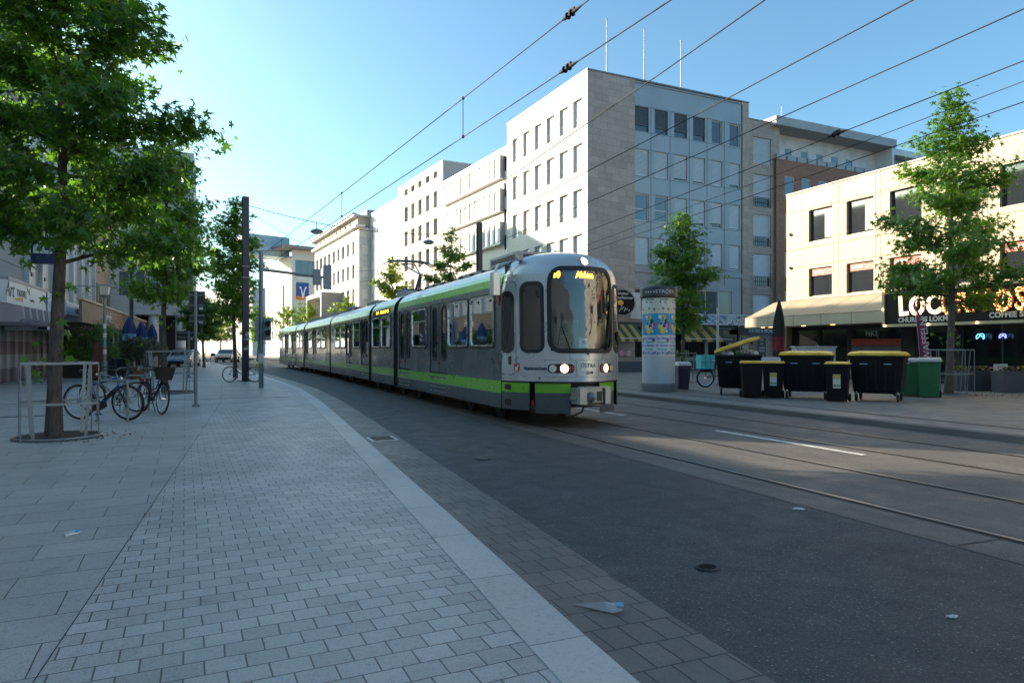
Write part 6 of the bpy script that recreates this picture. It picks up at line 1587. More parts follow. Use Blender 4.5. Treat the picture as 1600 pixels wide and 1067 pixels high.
# ---- advertising column
def ad_column():
    x, y = gpt(1029, 611, .1); T = thing('advertising_column', 'round white advertising column with posters and a dark cap', 'advertising column', (x,y,.1)); Y = depth(x,y)
    r = .545; N = 64; Z = lambda py: zof(py, Y)-.1
    a0 = math.atan2(-y, -x)                                # heading that looks back to the viewer
    mb = MB(); mb.lathe([(r+.035,0),(r+.035,.22),(r,.27)], N); mb.build('base', mat('column_concrete', (.17,.165,.155), .85, dirt=.4), T, smooth=40)
    mb = MB(); mb.lathe([(r-.02,.25),(r-.02,3.05)], N); mb.build('shaft', mat('column_white', (.80,.82,.83), .6, var=.04), T, smooth=40)
    mb = MB(); mb.lathe([(r+.02,3.02),(r+.05,3.06),(r+.055,3.33),(r+.02,3.38),(.1,3.45)], N); cap = mb.build('cap', mat('cap_dark', (.03,.035,.045), .4), T, smooth=35)
    def arc(name, m, a, b, z0, z1, d, parent=T, n=16):
        mb = MB(); vs = [((r+d)*math.cos(a0+a+(b-a)*i/n), (r+d)*math.sin(a0+a+(b-a)*i/n), z) for z in (z0,z1) for i in range(n+1)]
        mb.add(vs, [(i,i+1,n+2+i,n+1+i) for i in range(n)]); return mb.build(name, m, parent, smooth=40)
    def ptext(s, ang, z, size, m, d, parent, off=0.0, sx=1.0):
        me = text_mesh(s, size, off); me.materials.clear(); me.materials.append(m)
        for v in me.vertices:
            q = a0 + ang + v.co.x*sx/r; v.co = ((r+d)*math.cos(q), (r+d)*math.sin(q), z+v.co.y)
        o = bpy.data.objects.new('poster_lettering', me); COL.objects.link(o); par(o, parent)
    def blob(ang, z, w, h, m, d, parent, name='poster_shape', n=18, poly=None):
        pts = poly or [(w*math.cos(2*math.pi*k/n), h*math.sin(2*math.pi*k/n)) for k in range(n)]
        mb = MB(); vs = [((r+d)*math.cos(a0+ang+u/r), (r+d)*math.sin(a0+ang+u/r), z+v) for u, v in pts]; mb.add(vs, [tuple(range(len(pts)))]); return mb.build(name, m, parent)
    cream_ = mat('poster_cream', (.58,.56,.46), .6, var=.05); blue_ = mat('poster_blue', (.03,.28,.52), .55, var=.08); white_ = mat('poster_white', (.62,.64,.65), .6, var=.04)
    ink = mat('poster_ink', (.03,.03,.04), .6); pk = mat('poster_pink', (.5,.05,.22), .6); yl = mat('poster_yellow', (.62,.5,.05), .6); tl = mat('poster_teal', (.03,.35,.36), .6); wh = mat('poster_bright', (.66,.66,.66), .6); bl = mat('poster_navy', (.03,.08,.35), .6)
    zA, zB, zC, zD, zE = Z(557), Z(524), Z(491), Z(457), 0
    step = .86
    for i in range(-4, 4):
        c = i*step+.28; lo, hi = c-step/2+.004, c+step/2-.004
        p = arc('poster', cream_, lo, hi, zC+.003, zD+.05, -.012)
        ptext('Auf &', c-.16, zD-.13, .14, ink, -.009, p, .001); ptext('mehr', c+.06, zD-.26, .13, ink, -.009, p, .001)
        blob(c, (zC+zD)/2-.08, 0, 0, wh, -.009, p, poly=[(-.15,.16),(-.03,.24),(.05,.20),(.10,-.05),(.12,-.16),(-.04,-.14),(-.12,.0)])
        blob(c, (zC+zD)/2-.08, 0, 0, ink, -.007, p, poly=[(-.13,.12),(-.09,.14),(.03,-.14),(-.03,-.14)]); blob(c, (zC+zD)/2-.08, 0, 0, ink, -.007, p, poly=[(.02,.12),(.08,.1),(.22,-.16),(.17,-.17)])
        blob(c, zC+.13, .20, .018, mat('poster_tan', (.45,.36,.22), .6), -.009, p)
        blob(c+.34, zD-.10, .055, .055, pk, -.008, p)
        p = arc('poster', blue_, lo, hi, zB+.003, zC-.003, -.012)
        zc = (zB+zC)/2
        for u, v, s, m_ in ((.0,.19,.12,yl),(.17,.11,.07,ink),(-.2,.24,.06,wh),(-.13,.1,.09,tl),(.05,-.06,.14,wh),(.27,-.05,.10,pk),(-.22,-.08,.07,yl),(-.03,-.2,.11,yl),(.13,-.2,.06,bl),(.05,-.06,.05,ink),(.0,.19,.03,pk),(-.28,.06,.04,pk),(.2,-.22,.04,wh),(-.12,.02,.04,bl),(.12,.03,.045,ink)):
            blob(c+u, zc+v, s*.8, s, m_, -.0095+.0005*abs(u*10 % 3), p)
        p = arc('poster', white_, lo, hi, zA+.003, zB-.003, -.012)
        for k, (s, m_) in enumerate((('Das kleine',bl),('Konzert',tl),('im Garten',bl),('Sommer',tl),('Tanz & Lied',bl))): ptext(s, c-.06, zB-.1-k*.115, .12, m_, -.009, p, .003, .85)
        for k in range(3): blob(c-.02, zA+.11-k*.035, .22, .008, pk, -.009, p)
        blob(c+.28, zB-.16, .05, .06, ink, -.009, p); blob(c+.24, zB-.17, .03, .03, pk, -.008, p); blob(c+.30, zA+.12, .04, .03, tl, -.009, p)
    ptext('STRÖER', .38, 3.20, .15, mat('cap_lettering', (.35,.36,.38), .5), .058, cap, .003, 1.1)
    for k in range(4): blob(-.72+k*.16, 3.2, .03, .03, mat('cap_lettering', (.35,.36,.38), .5), .058, cap)
ad_column()

# ---- bins
def container(x, y, z, rz, label, lid_open=0.0, fill=False, tilt=0.0):
    """four-wheeled 1100 litre bin: long side along local x"""
    T = thing('waste_container', label, 'waste container', (x,y,z), rz, 'black waste containers with yellow lids'); W, D = 1.32, 1.0
    sec = lambda w, d, zz: [(-w/2,-d/2,zz),(w/2,-d/2,zz),(w/2,d/2,zz),(-w/2,d/2,zz)]
    mb = MB(); mb.loft([sec(W*.80,D*.72,.20), sec(W*.84,D*.78,.26), sec(W*.97,D*.95,1.12), sec(W,D,1.13), sec(W,D,1.20)], caps=True)
    if fill: mb.f = [f for f in mb.f]
    mb.build('body', black_p, T, bevel=.025)
    for i in range(-2,3):
        mb = MB(); mb.add([(i*.21-.025,-D*.42,.30),(i*.21+.025,-D*.42,.30),(i*.24+.025,-D*.49,1.08),(i*.24-.025,-D*.49,1.08)], [(0,1,2,3)]); mb.build('rib', mat('black_plastic_rib', (.009,.009,.010), .5, spec=.25), T)
    for sx in (-1,1):
        mb = MB(); mb.cyl((sx*W/2,0,1.02),(sx*(W/2+.07),0,1.02),.05,None,12); mb.build('lifting_pin', chrome, T)
        mb = MB(); mb.tube([(sx*.28-.09,-D/2-.0,.98),(sx*.28-.09,-D/2-.05,.98),(sx*.28+.09,-D/2-.05,.98),(sx*.28+.09,-D/2,.98)], .012, 6); mb.build('grip', chrome, T)
    M = Matrix.Translation((0,D/2,1.205)) @ Matrix.Rotation(-lid_open,4,'X') @ Matrix.Translation((-W/2,0,0)) @ Matrix.Rotation(-tilt,4,'Y') @ Matrix.Translation((W/2,0,0)); mb = MB(); prof = []
    rings = []
    for k in range(9):
        t = k/8; yy = -D-.04+ (D+.06)*t; hh = .035+.085*math.sin(math.pi*min(1,t*.85+.10))
        rings.append([(-W/2-.03,yy,0),(W/2+.03,yy,0),(W/2-.0,yy,hh*.75),(W/2-.2,yy,hh),(-W/2+.2,yy,hh),(-W/2,yy,hh*.75)])
    mb.loft(rings, 0, True, True, M); ld = mb.build('lid', yellow_p, T, smooth=50)
    mb = MB()
    for sx in (-.35,.35): mb.box(sx-.05,sx+.05,-D-.10,-D-.03,.02,.07, 0, M)
    mb.build('lid_grip', yellow_p, ld)
    for sx in (-.48,.48):
        mb = MB(); mb.box(sx-.03,sx+.03,-.04,.06,-.05,.10,0,M); mb.build('hinge', black_p, T)
    mb = MB(); mb.tube([(-W/2-.02,-D/2-.03,.45),(-W/2-.02,-D/2-.03,.95)], .018, 6); mb.build('brake_rod', chrome, T)
    for sx in (-1,1):
        for sy in (-1,1):
            c = thing('caster', None, None, (sx*W*.37, sy*D*.34, 0)); par(c, T); c.location = (sx*W*.37, sy*D*.34, 0)
            mb = MB(); mb.box(-.04,.04,-.012,.012,.10,.24); mb.cyl((0,0,.2),(0,0,.25),.05,None,10); mb.build('fork', chrome, c)
            mb = MB(); mb.cyl((-.025,0,.095),(.025,0,.095),.095,None,16); mb.build('wheel', rubber_t, c)
    if fill:
        rnd = random.Random(2); 
        for k in range(9):
            mb = MB(); mb.ball((rnd.uniform(-.5,.5),rnd.uniform(-.35,.2),1.2+rnd.uniform(0,.08)), rnd.uniform(.10,.18), 8, 6, 0, (1.2,1,.8)); mb.build('rubbish_bag', [mat('bag_green',(.04,.10,.06),.4),mat('bag_white',(.45,.46,.46),.4),mat('bag_clear',(.2,.22,.22),.3)][k % 3], T)
    return T
def wheelie(x, y, z, rz, label, body, lid, group, sticker=False, w=.58, d=.70, h=.98, lid_h=.05, name='wheelie_bin'):
    T = thing(name, label, 'wheelie bin', (x,y,z), rz, group); sec = lambda a, b, zz, dy=0: [(-a/2,-b/2+dy,zz),(a/2,-b/2+dy,zz),(a/2,b/2+dy,zz),(-a/2,b/2+dy,zz)]
    mb = MB(); mb.loft([sec(w*.80,d*.70,.03,.04), sec(w*.82,d*.74,.10,.03), sec(w*.95,d*.92,h-.07), sec(w,d,h-.06), sec(w,d,h)]); mb.build('body', body, T, bevel=.02)
    mb = MB(); rings = []
    for k in range(7):
        t = k/6; yy = -d/2-.03+(d+.08)*t; hh = lid_h*(.5+.8*math.sin(math.pi*min(1,t*.8+.12))); rings.append([(-w/2-.02,yy,h+.003),(w/2+.02,yy,h+.003),(w/2-.02,yy,h+hh),(-w/2+.02,yy,h+hh)])
    mb.loft(rings); mb.build('lid', lid, T, smooth=45)
    mb = MB(); mb.tube([(-w*.4,d/2+.07,h-.04),(w*.4,d/2+.07,h-.04)], .018, 6); 
    for sx in (-.35,.35): mb.box(sx*w-.02,sx*w+.02,d/2-.01,d/2+.08,h-.07,h-.01)
    mb.build('handle', body, T)
    mb = MB(); mb.cyl((-w*.46,d*.36,.10),(w*.46,d*.36,.10),.015,None,8); ax = mb.build('axle', rubber_t, T)
    for sx in (-1,1): mb = MB(); mb.cyl((sx*w*.46-.03,d*.36,.10),(sx*w*.46+.03,d*.36,.10),.10,None,18); mb.build('wheel', rubber_t, T)
    if sticker:
        mb = MB(); f = lambda u, v: (u, -d*.37-.005-(v-.1)/(h-.17)*d*.09-.012, v)
        mb.add([f(-.09,.36),f(.09,.36),f(.09,.72),f(-.09,.72)], [(0,1,2,3)], 0); s = mb.build('sticker', sticker_w, T)
        mb = MB(); g = lambda u, v: (u, f(u,v)[1]-.003, v); mb.add([g(-.085,.60),g(.085,.60),g(.085,.715),g(-.085,.715)], [(0,1,2,3)]); mb.build('sticker_band', sticker_y, s)
        mb = MB(); mb.add([g(-.085,.40),g(.085,.40),g(.085,.45),g(-.085,.45)], [(0,1,2,3)]); mb.build('sticker_band', sticker_g, s)
    return T
VIEW = -PSI                                                # turns a thing's front (-y) toward the viewpoint
gb = 'black wheelie bins with yellow lids'
x, y = dpt(1153, 20.75); container(x, y, .1, VIEW-R(16), 'black waste container with its yellow lid propped open over rubbish bags', R(3), True, R(19))
x, y = dpt(1261, 19.2); container(x, y, .1, VIEW-R(29), 'black waste container with closed yellow lid between the two small bins')
x, y = dpt(1373, 18.3); container(x, y, .1, VIEW-R(36), 'black waste container with closed yellow lid nearest the green bins')
x, y = dpt(1174, 19.3); wheelie(x, y, .1, VIEW-R(14), 'black wheelie bin with yellow lid in front of the open container', black_p, yellow_p, gb)
x, y = dpt(1208, 19.25); wheelie(x, y, .1, VIEW-R(20), 'black wheelie bin with yellow lid and a pale sticker on its front', black_p, yellow_p, gb, True)
x, y = dpt(1309, 17.95); wheelie(x, y, .1, VIEW-R(30), 'black wheelie bin with yellow lid standing before the middle container', black_p, yellow_p, gb, True)
gr = mat('green_plastic', (.025,.13,.055), .4, var=.12, dirt=.15); gl = mat('pale_green_plastic', (.20,.38,.24), .4, var=.1); lidg = mat('grey_lid', (.42,.45,.46), .45, var=.12, dirt=.2)
x, y = dpt(1424.5, 19.9); wheelie(x, y, .1, VIEW-R(33), 'left of two dark green wheelie bins with grey lids', gr, lidg, 'green wheelie bins', False, .56, .68, 1.0, .09)
x, y = dpt(1452, 19.45); wheelie(x, y, .1, VIEW-R(31), 'right of two dark green wheelie bins with grey lids, next to the tree guard', gr, lidg, 'green wheelie bins', False, .58, .70, 1.02, .09)
x, y = dpt(1411, 20.1); wheelie(x, y, .1, VIEW+R(60), 'pale green narrow bin with red buttons behind the last container', gl, gl, 'green wheelie bins', False, .42, .5, .98, .04)
nv = mat('navy_plastic', (.018,.025,.05), .45)
x, y = dpt(1066, 23.0); T = wheelie(x, y, .1, VIEW+R(5), 'small dark blue bin heaped with white rubbish beside the advertising column', nv, mat('rubbish_white', (.5,.52,.54), .5, var=.3, vs=14), 'bins by the column', False, .44, .5, .82, .10)

# ---- cargo e-bike wheel, teal delivery box
def wheel(T, c, ax, r, name='wheel', tyre=.024, rimm=None, spokes=16, tm=None):
    W = thing(name, None, None, (0,0,0)); par(W, T); W.location = c
    mb = MB(); mb.torus((0,0,0), ax, r-tyre, tyre, 36, 8); mb.build('tyre', tm or rubber_t, W, smooth=60)
    mb = MB(); mb.torus((0,0,0), ax, r-tyre*2.1, tyre*.55, 36, 6); mb.build('rim', rimm or chrome, W, smooth=60)
    mb = MB(); a = Vector(ax).normalized(); u = a.orthogonal().normalized(); w = a.cross(u); mb.cyl(a*-.05, a*.05, .028, None, 12)
    for k in range(spokes):
        q = u*math.cos(2*math.pi*k/spokes)+w*math.sin(2*math.pi*k/spokes); q2 = u*math.cos(2*math.pi*k/spokes+.35)+w*math.sin(2*math.pi*k/spokes+.35); mb.tube([q2*.026+a*(.03 if k % 2 else -.03), q*(r-tyre*2)], .0022, 4, 0, False)
    mb.build('spokes', chrome, W)
    return W
def bicycle(x, y, z, rz, label, fm, wr=.345, step=False, basket=False, motor=False, mud=True, lean=0.0, suspension=False, thick=.017):
    T = thing('bicycle', label, 'bicycle', (x,y,z), rz); T.rotation_euler = (lean,0,rz); ax = (0,1,0); L = 1.08     # front wheel at +x
    wheel(T, (-L/2,0,wr), ax, wr, tyre=.026 if motor else .020); wheel(T, (L/2,0,wr), ax, wr, tyre=.026 if motor else .020)
    bb = Vector((-.10,0,.29)); st = Vector((-.27,0,.80)); hd = Vector((.33,0,.86)); hl = Vector((.37,0,.70)); ra = Vector((-L/2,0,wr)); fa = Vector((L/2,0,wr))
    mb = MB()
    if step: mb.tube([hl, (.15,0,.42), bb], thick*1.1, 8); mb.tube([hd, (.12,0,.56), (-.17,0,.50)], thick*.8, 8)
    else: mb.tube([hl, bb], thick*(2.0 if motor else 1.1), 8); mb.tube([hd, st+Vector((.02,0,-.10))], thick*(1.3 if motor else 1), 8)
    mb.tube([bb, st], thick, 8); mb.tube([hd+Vector((-.012,0,.05)), hl+Vector((.01,0,-.03))], thick*1.25, 8)
    for s in (-.055,.055):
        mb.tube([bb+Vector((0,s*.6,0)), ra+Vector((0,s,0))], .010, 6); mb.tube([st+Vector((0,s*.3,-.12)), ra+Vector((0,s,0))], .008, 6)
    mb.build('frame', fm, T, smooth=50)
    dk_ = mat('bike_black', (.012,.012,.013), .45)
    mb = MB(); 
    for s in (-.06,.06): mb.tube([hl+Vector((.01,s,-.05)), hl.lerp(fa,.5)+Vector((0,s,0)), fa+Vector((0,s,0))], .018 if suspension else .010, 7)
    mb.tube([hl+Vector((.01,-.06,-.05)), hl+Vector((.01,.06,-.05))], .018, 6); mb.build('fork', dk_ if suspension else fm, T, smooth=50)
    mb = MB(); mb.tube([hd, hd+Vector((-.03,0,.14))], .014, 7); hb = hd+Vector((-.03,0,.15)); mb.tube([hb+Vector((-.10,-.30,.02)), hb+Vector((-.02,-.2,.02)), hb, hb+Vector((-.02,.2,.02)), hb+Vector((-.10,.30,.02))], .012, 7); mb.build('handlebar', dk_, T, smooth=50)
    for s in (-1,1): mb = MB(); mb.tube([hb+Vector((-.08,s*.27,.02)), hb+Vector((-.13,s*.33,.02))], .017, 7); mb.build('grip', rubber_t, T)
    mb = MB(); mb.tube([st, st+Vector((-.04,0,.14))], .013, 7); sp_ = st+Vector((-.05,0,.16)); mb.build('seat_post', chrome, T)
    mb = MB(); mb.loft([[(sp_.x+dx, w_*c_, sp_.z+h_) for c_, h_ in ((-1,0),(-.8,.045),(0,.055),(.8,.045),(1,0),(0,-.015))] for dx, w_ in ((-.14,.06),(-.12,.085),(-.02,.075),(.08,.03),(.14,.018))]); mb.build('saddle', dk_, T, smooth=60)
    mb = MB(); mb.torus(bb, ax, .085, .008, 24, 6); mb.cyl(bb+Vector((0,-.06,0)), bb+Vector((0,.06,0)), .028, None, 10)
    mb.tube([bb+Vector((0,-.07,0)), bb+Vector((.08,-.08,-.15))], .012, 6); mb.tube([bb+Vector((0,.07,0)), bb+Vector((-.08,.08,.15))], .012, 6); mb.build('crank', dk_, T)
    for s, q in ((-1,Vector((.08,-.13,-.15))),(1,Vector((-.08,.13,.15)))): mb = MB(); p = bb+q; mb.cbox(p,(.09,.08,.022)); mb.build('pedal', dk_, T)
    if motor:
        mb = MB(); mb.loft([[bb+Vector((-.10,s,-.03)), bb+Vector((.02,s,-.10)), bb+Vector((.15,s,-.02)), bb+Vector((.13,s,.09)), bb+Vector((-.05,s,.08))] for s in (-.055,.055)]); mb.build('motor', dk_, T, bevel=.015)
        mb = MB(); d = (hl-bb); a = bb+d*.28; b = bb+d*.78; n = Vector((-d.z,0,d.x)).normalized()*.03; mb.loft([[p+n+Vector((0,-.04,0)), p+n+Vector((0,.04,0)), p-n*1.1+Vector((0,.04,0)), p-n*1.1+Vector((0,-.04,0))] for p in (a,b)]); mb.build('battery', dk_, T, bevel=.01)
    if mud:
        for c, a0_, a1_ in ((ra,20,185),(fa,40,165)):
            mb = MB(); n = 14; mb.add([(c.x+(wr+.022)*math.cos(R(a0_+(a1_-a0_)*i/n)), s, c.z+(wr+.022)*math.sin(R(a0_+(a1_-a0_)*i/n))) for s in (-.03,.03) for i in range(n+1)], [(i,i+1,n+2+i,n+1+i) for i in range(n)]); mb.build('mudguard', dk_, T, smooth=60)
        mb = MB(); z_ = wr*2+.07
        for s in (-.06,.06): mb.tube([(-L/2-.22,s,z_),(-.30,s,z_)], .006, 5); mb.tube([(-L/2,s,wr),(-L/2-.1,s,z_)], .005, 5)
        for k in range(4): mb.tube([(-L/2-.2+.12*k,-.06,z_),(-L/2-.2+.12*k,.06,z_)], .005, 5)
        mb.build('carrier', dk_, T)
        mb = MB(); mb.cbox((-L/2-.24,0,z_-.03),(.03,.09,.05)); mb.build('rear_light', mat('reflector_red', (.4,.02,.02), .3), T)
    mb = MB(); mb.ball(hd+Vector((.09,0,-.02)), .035, 8, 6); mb.build('front_light', chrome, T)
    mb = MB(); mb.tube([(-.18,.05,.30),(-.26,.17,.012)], .009, 6); mb.build('kickstand', dk_, T)
    if basket:
        mb = MB(); bx0, bz0 = hd.x+.03, hd.z-.10
        for k in range(6):
            zz = bz0+.26*k/5; q = .8+.2*k/5; mb.tube([(bx0+.02,-.17*q,zz),(bx0+.30*q,-.17*q,zz),(bx0+.30*q,.17*q,zz),(bx0+.02,.17*q,zz),(bx0+.02,-.17*q,zz)], .006, 4)
        rr_ = mat('basket_wicker', (.022,.019,.017), .8); mb.loft([[(bx0+.03,-.13,bz0),(bx0+.24,-.13,bz0),(bx0+.24,.13,bz0),(bx0+.03,.13,bz0)],[(bx0+.03,-.165,bz0+.255),(bx0+.295,-.165,bz0+.255),(bx0+.295,.165,bz0+.255),(bx0+.03,.165,bz0+.255)]]); mb.build('basket', rr_, T)
    return T
bike_blue = mat('bike_blue', (.02,.10,.30), .3, .3, coat=.6); bike_blk = mat('bike_black_gloss', (.012,.012,.014), .3, coat=.5); bike_slv = mat('bike_silver', (.30,.31,.32), .3, .7)
# blue e-bike leaning in the stands, front wheel toward the right
x0, y0 = gpt(110, 652, .05); x1, y1 = gpt(210, 655, .05); x1, y1 = gpt(207, 656, .05); d = Vector((x1-x0,y1-y0)); 
rz_ = -PSI+R(-8); cx_, cy_ = gpt(163, 656, .05)
bicycle(cx_, cy_, .05, rz_, 'blue electric mountain bicycle parked by the big tree guard', bike_blue, .36, False, False, True, False, R(4), True, .020)
cx_, cy_ = gpt(232, 650, .05)
bicycle(cx_, cy_+.75, .05, -PSI+R(-42), 'black step-through bicycle with a front basket beside the blue one', bike_blk, .34, True, True, False, True, R(-5))
cx_, cy_ = gpt(172, 646, .05)
bicycle(cx_, cy_+.55, .05, -PSI+R(176), 'silver bicycle standing half hidden behind the blue electric bicycle', bike_slv, .34, False, False, False, True, R(3))
x, y = gpt(378, 597, .05)
bicycle(x, y-.15, .05, -PSI+R(178), 'black city bicycle locked to the tall dark mast', bike_blk, .34, True, False, False, True, R(3))
x, y = dpt(325, 62); bicycle(x, y, .05, -PSI+R(60), 'dark bicycle parked far off between the road signs', bike_blk, .34, True, True, False, True, 0)
def hoop(x, y, z, rz, label):
    T = thing('bike_stand', label, 'bike stand', (x,y,z), rz, 'hoop stands for bicycles')
    mb = MB(); w, h, r = .36, .80, .14; pts = [(-w,0,0),(-w,0,h-r)]+[(-w+r-r*math.cos(R(15*k)),0,h-r+r*math.sin(R(15*k))) for k in range(1,6)]+[(-w+r,0,h),(w-r,0,h)]+[(w-r+r*math.sin(R(15*k)),0,h-r+r*math.cos(R(15*k))) for k in range(1,6)]+[(w,0,h-r),(w,0,0)]
    mb.tube(pts, .022, 8); mb.build('hoop', zinc, T, smooth=60)
    for s in (-w,w): mb = MB(); mb.cyl((s,0,0),(s,0,.012),.05,None,14); mb.build('foot', zinc, T)
x, y = gpt(176, 658, .05); hoop(x, y, .05, -PSI+R(-14), 'steel hoop stand in front of the blue bicycle frame')
x, y = gpt(214, 640, .05); hoop(x, y, .05, -PSI+R(-20), 'steel hoop stand between the blue bicycle and the basket bicycle')

def delivery_bike():
    x, y = dpt(1102, 24.3); T = thing('delivery_bike', 'delivery bicycle with a teal insulated box and blue rimmed wheels behind the containers', 'bicycle', (x,y,.1), VIEW+R(8))
    teal = mat('teal_fabric', (.04,.36,.42), .6, var=.08); td = mat('teal_seam', (.02,.12,.15), .6)
    wheel(T, (0,0,.34), (0,1,0), .335, tyre=.035, rimm=mat('rim_pale_blue', (.32,.55,.72), .4), spokes=10, tm=rubber_t); wheel(T, (1.1,0,.34), (0,1,0), .335, tyre=.035, rimm=mat('rim_pale_blue', (.32,.55,.72), .4), spokes=10)
    mb = MB(); mb.tube([(0,.06,.34),(.3,.05,.42),(.72,0,.40),(.98,0,.85)], .022, 7); mb.tube([(0,.06,.34),(.08,.05,.62),(.62,0,.70)], .018, 7); mb.tube([(1.1,.06,.34),(.98,0,.85),(.95,0,1.02)], .018, 7); mb.build('frame', bike_blk, T)
    mb = MB(); mb.tube([(.9,-.28,1.05),(.95,0,1.03),(.9,.28,1.05)], .014, 6); mb.build('handlebar', bike_blk, T)
    mb = MB(); mb.loft([[(.48,-.07,.86),(.76,-.03,.88),(.76,.03,.88),(.48,.07,.86)],[(.48,-.07,.92),(.76,-.02,.93),(.76,.02,.93),(.48,.07,.92)]]); mb.build('saddle', bike_blk, T)
    mb = MB(); mb.box(-.26,.26,-.24,.24,.66,1.16); b = mb.build('delivery_box', teal, T, bevel=.03)
    mb = MB()
    for u in (-.09,.09): mb.box(u-.008,u+.008,-.245,-.2415,.67,1.15)
    mb.box(-.25,.25,-.2485,-.2455,.90,.916); mb.build('box_seam', td, b)
    mb = MB(); mb.tube([(-.22,0,.60),(.25,0,.60)], .05, 6); mb.build('carrier', bike_blk, T)
delivery_bike()
# ---- slim pole, closed parasols, barrier, cabinet, flag
x, y = dpt(1121.5, 26); T = thing('slim_pole', 'slim pale pole in front of the shop canopies left of the open container', 'pole', (x,y,.1)); Y = 26
mb = MB(); mb.tube([(0,0,0),(0,0,zof(481,Y)-.1)], .045, 10); mb.build('shaft', mat('pole_pale', (.38,.42,.44), .4, .4), T, smooth=50)
mb = MB(); mb.cyl((0,0,0),(0,0,.05),.12,None,12); mb.build('foot', zinc, T)
def parasol(px, Y, z, ytop, ybot, label, m, group, r=.24, foot=True, m2=None):
    x, y = dpt(px, Y); T = thing('closed_parasol', label, 'parasol', (x,y,z), 0, group); zt_, zb_ = zof(ytop,Y)-z, zof(ybot,Y)-z; n = 16; rings = []
    for k in range(9):
        t = k/8; zz = zt_-(zt_-zb_)*t; rad = r*(.14+.86*min(1,t*2.4)**.8-.18*max(0,t-.7)); rings.append([(rad*(1+.24*math.cos(5*a+t))*math.cos(a), rad*(1+.24*math.cos(5*a+t))*math.sin(a), zz-(.05*math.cos(5*a) if k == 8 else 0)) for a in [2*math.pi*i/n for i in range(n)]])
    mb = MB(); mb.loft(rings, 0); c = mb.build('canopy', m, T, smooth=50)
    if m2:
        mb = MB(); mb.loft([[(p[0]*1.02,p[1]*1.02,p[2]) for p in rg] for rg in rings[5:8]], 0, True, False); mb.build('canopy_print', m2, c, smooth=50)
    mb = MB(); mb.tube([(0,0,0),(0,0,zt_+.12)], .028, 8); mb.build('pole', zinc, T)
    mb = MB(); mb.box(-.3,.3,-.3,.3,0,.08); mb.build('foot', mat('column_concrete', (.17,.165,.155), .85, dirt=.4), T, bevel=.015)
bp_ = mat('parasol_blue', (.012,.035,.13), .8, var=.2, vs=4); bpl = mat('parasol_print', (.12,.25,.38), .8, var=.5, vs=6)
pg = 'closed blue parasols on the cafe terrace'
parasol(202, 33, .05, 495, 537, 'nearest and widest of three closed blue parasols', bp_, pg, .25, m2=bpl)
parasol(220.5, 35, .05, 503, 542, 'middle of three closed blue parasols', bp_, pg, .24, m2=bpl)
parasol(237.5, 36.5, .05, 507, 546, 'rightmost of three closed blue parasols', bp_, pg, .22, m2=bpl)
parasol(1217.5, 26.5, .1, 469, 560, 'closed black and dark red parasol at the left end of the canopy', mat('parasol_black', (.014,.012,.013), .8), None, .19, m2=mat('parasol_red', (.16,.012,.02), .8, var=.6, vs=5))
x, y = dpt(1202, 23.2); T = thing('barrier_board', 'red and white striped barrier board behind the wheelie bins', 'barrier', (x,y,.1), VIEW)
redw = mat('barrier_red', (.5,.03,.02), .45); whw = mat('barrier_white', (.6,.61,.62), .45)
mb = MB(); n = 9
for i in range(n): mb.add([(-.9+1.8*i/n,-.02,.78),(-.9+1.8*(i+1)/n,-.02,.78),(-.9+1.8*(i+1)/n,-.02,.98),(-.9+1.8*i/n,-.02,.98),(-.9+1.8*i/n,.02,.78),(-.9+1.8*(i+1)/n,.02,.78),(-.9+1.8*(i+1)/n,.02,.98),(-.9+1.8*i/n,.02,.98)], [(0,1,2,3),(7,6,5,4),(3,2,6,7),(0,4,5,1)], i % 2)
mb.build('board', [whw, redw], T)
mb = MB(); mb.box(-.9,.9,-.02,.02,.985,1.10); mb.build('top_board', whw, T)
for s in (-.8,.8): mb = MB(); mb.box(s-.03,s+.03,.021,.05,0,1.1); mb.build('leg', zinc, T); mb = MB(); mb.box(s-.12,s+.12,-.35,.35,0,.08); mb.build('foot', rubber_t, T)
x, y = dpt(1271, 23.5); T = thing('switch_cabinet', 'pale grey switch cabinet covered in graffiti behind the middle container', 'cabinet', (x,y,.1), VIEW)
cabm = mat('cabinet_grey', (.40,.42,.43), .6, var=.1, vs=3, dirt=.2)
mb = MB(); mb.box(-.68,.68,-.18,.18,.05,1.42); mb.build('body', cabm, T, bevel=.012)
mb = MB(); mb.box(-.72,.72,-.21,.21,1.423,1.47); mb.build('roof', cabm, T); mb = MB(); mb.box(-.66,.66,-.16,.16,0,.05); mb.build('plinth', soil, T)
mb = MB()
for u in (-.22,.23): mb.box(u-.005,u+.005,-.184,-.181,.1,1.38)
mb.build('door_gap', dk, T)
for c, u, zz, s in (((.45,.05,.12),.18,1.15,.20),((.04,.04,.05),-.35,1.2,.14),((.05,.15,.4),.05,1.2,.10),((.04,.04,.05),.5,1.12,.12),((.45,.05,.12),-.5,1.05,.08)):
    mb = MB(); rnd = random.Random(int(s*1000)); pts = [(u+s*math.cos(a*1.1)*(1+.3*math.sin(3*a)), -.188, zz+s*.8*math.sin(a)) for a in np.linspace(0,6.6,16)]; mb.tube(pts, .012, 4); mb.build('graffiti', mat('spray_%d' % int(c[0]*100+c[2]*10), c, .6), T)
x, y = dpt(1445, 21.2); T = thing('beach_flag', 'curved magenta advertising flag leaning left of the cafe tree', 'flag', (x,y,.1), VIEW)
fl_ = mat('flag_magenta', (.26,.02,.11), .6, var=.15); fd = mat('flag_dark', (.03,.015,.025), .6)
mb = MB(); Zf = lambda py: zof(py,21.2)-.1; pts = []
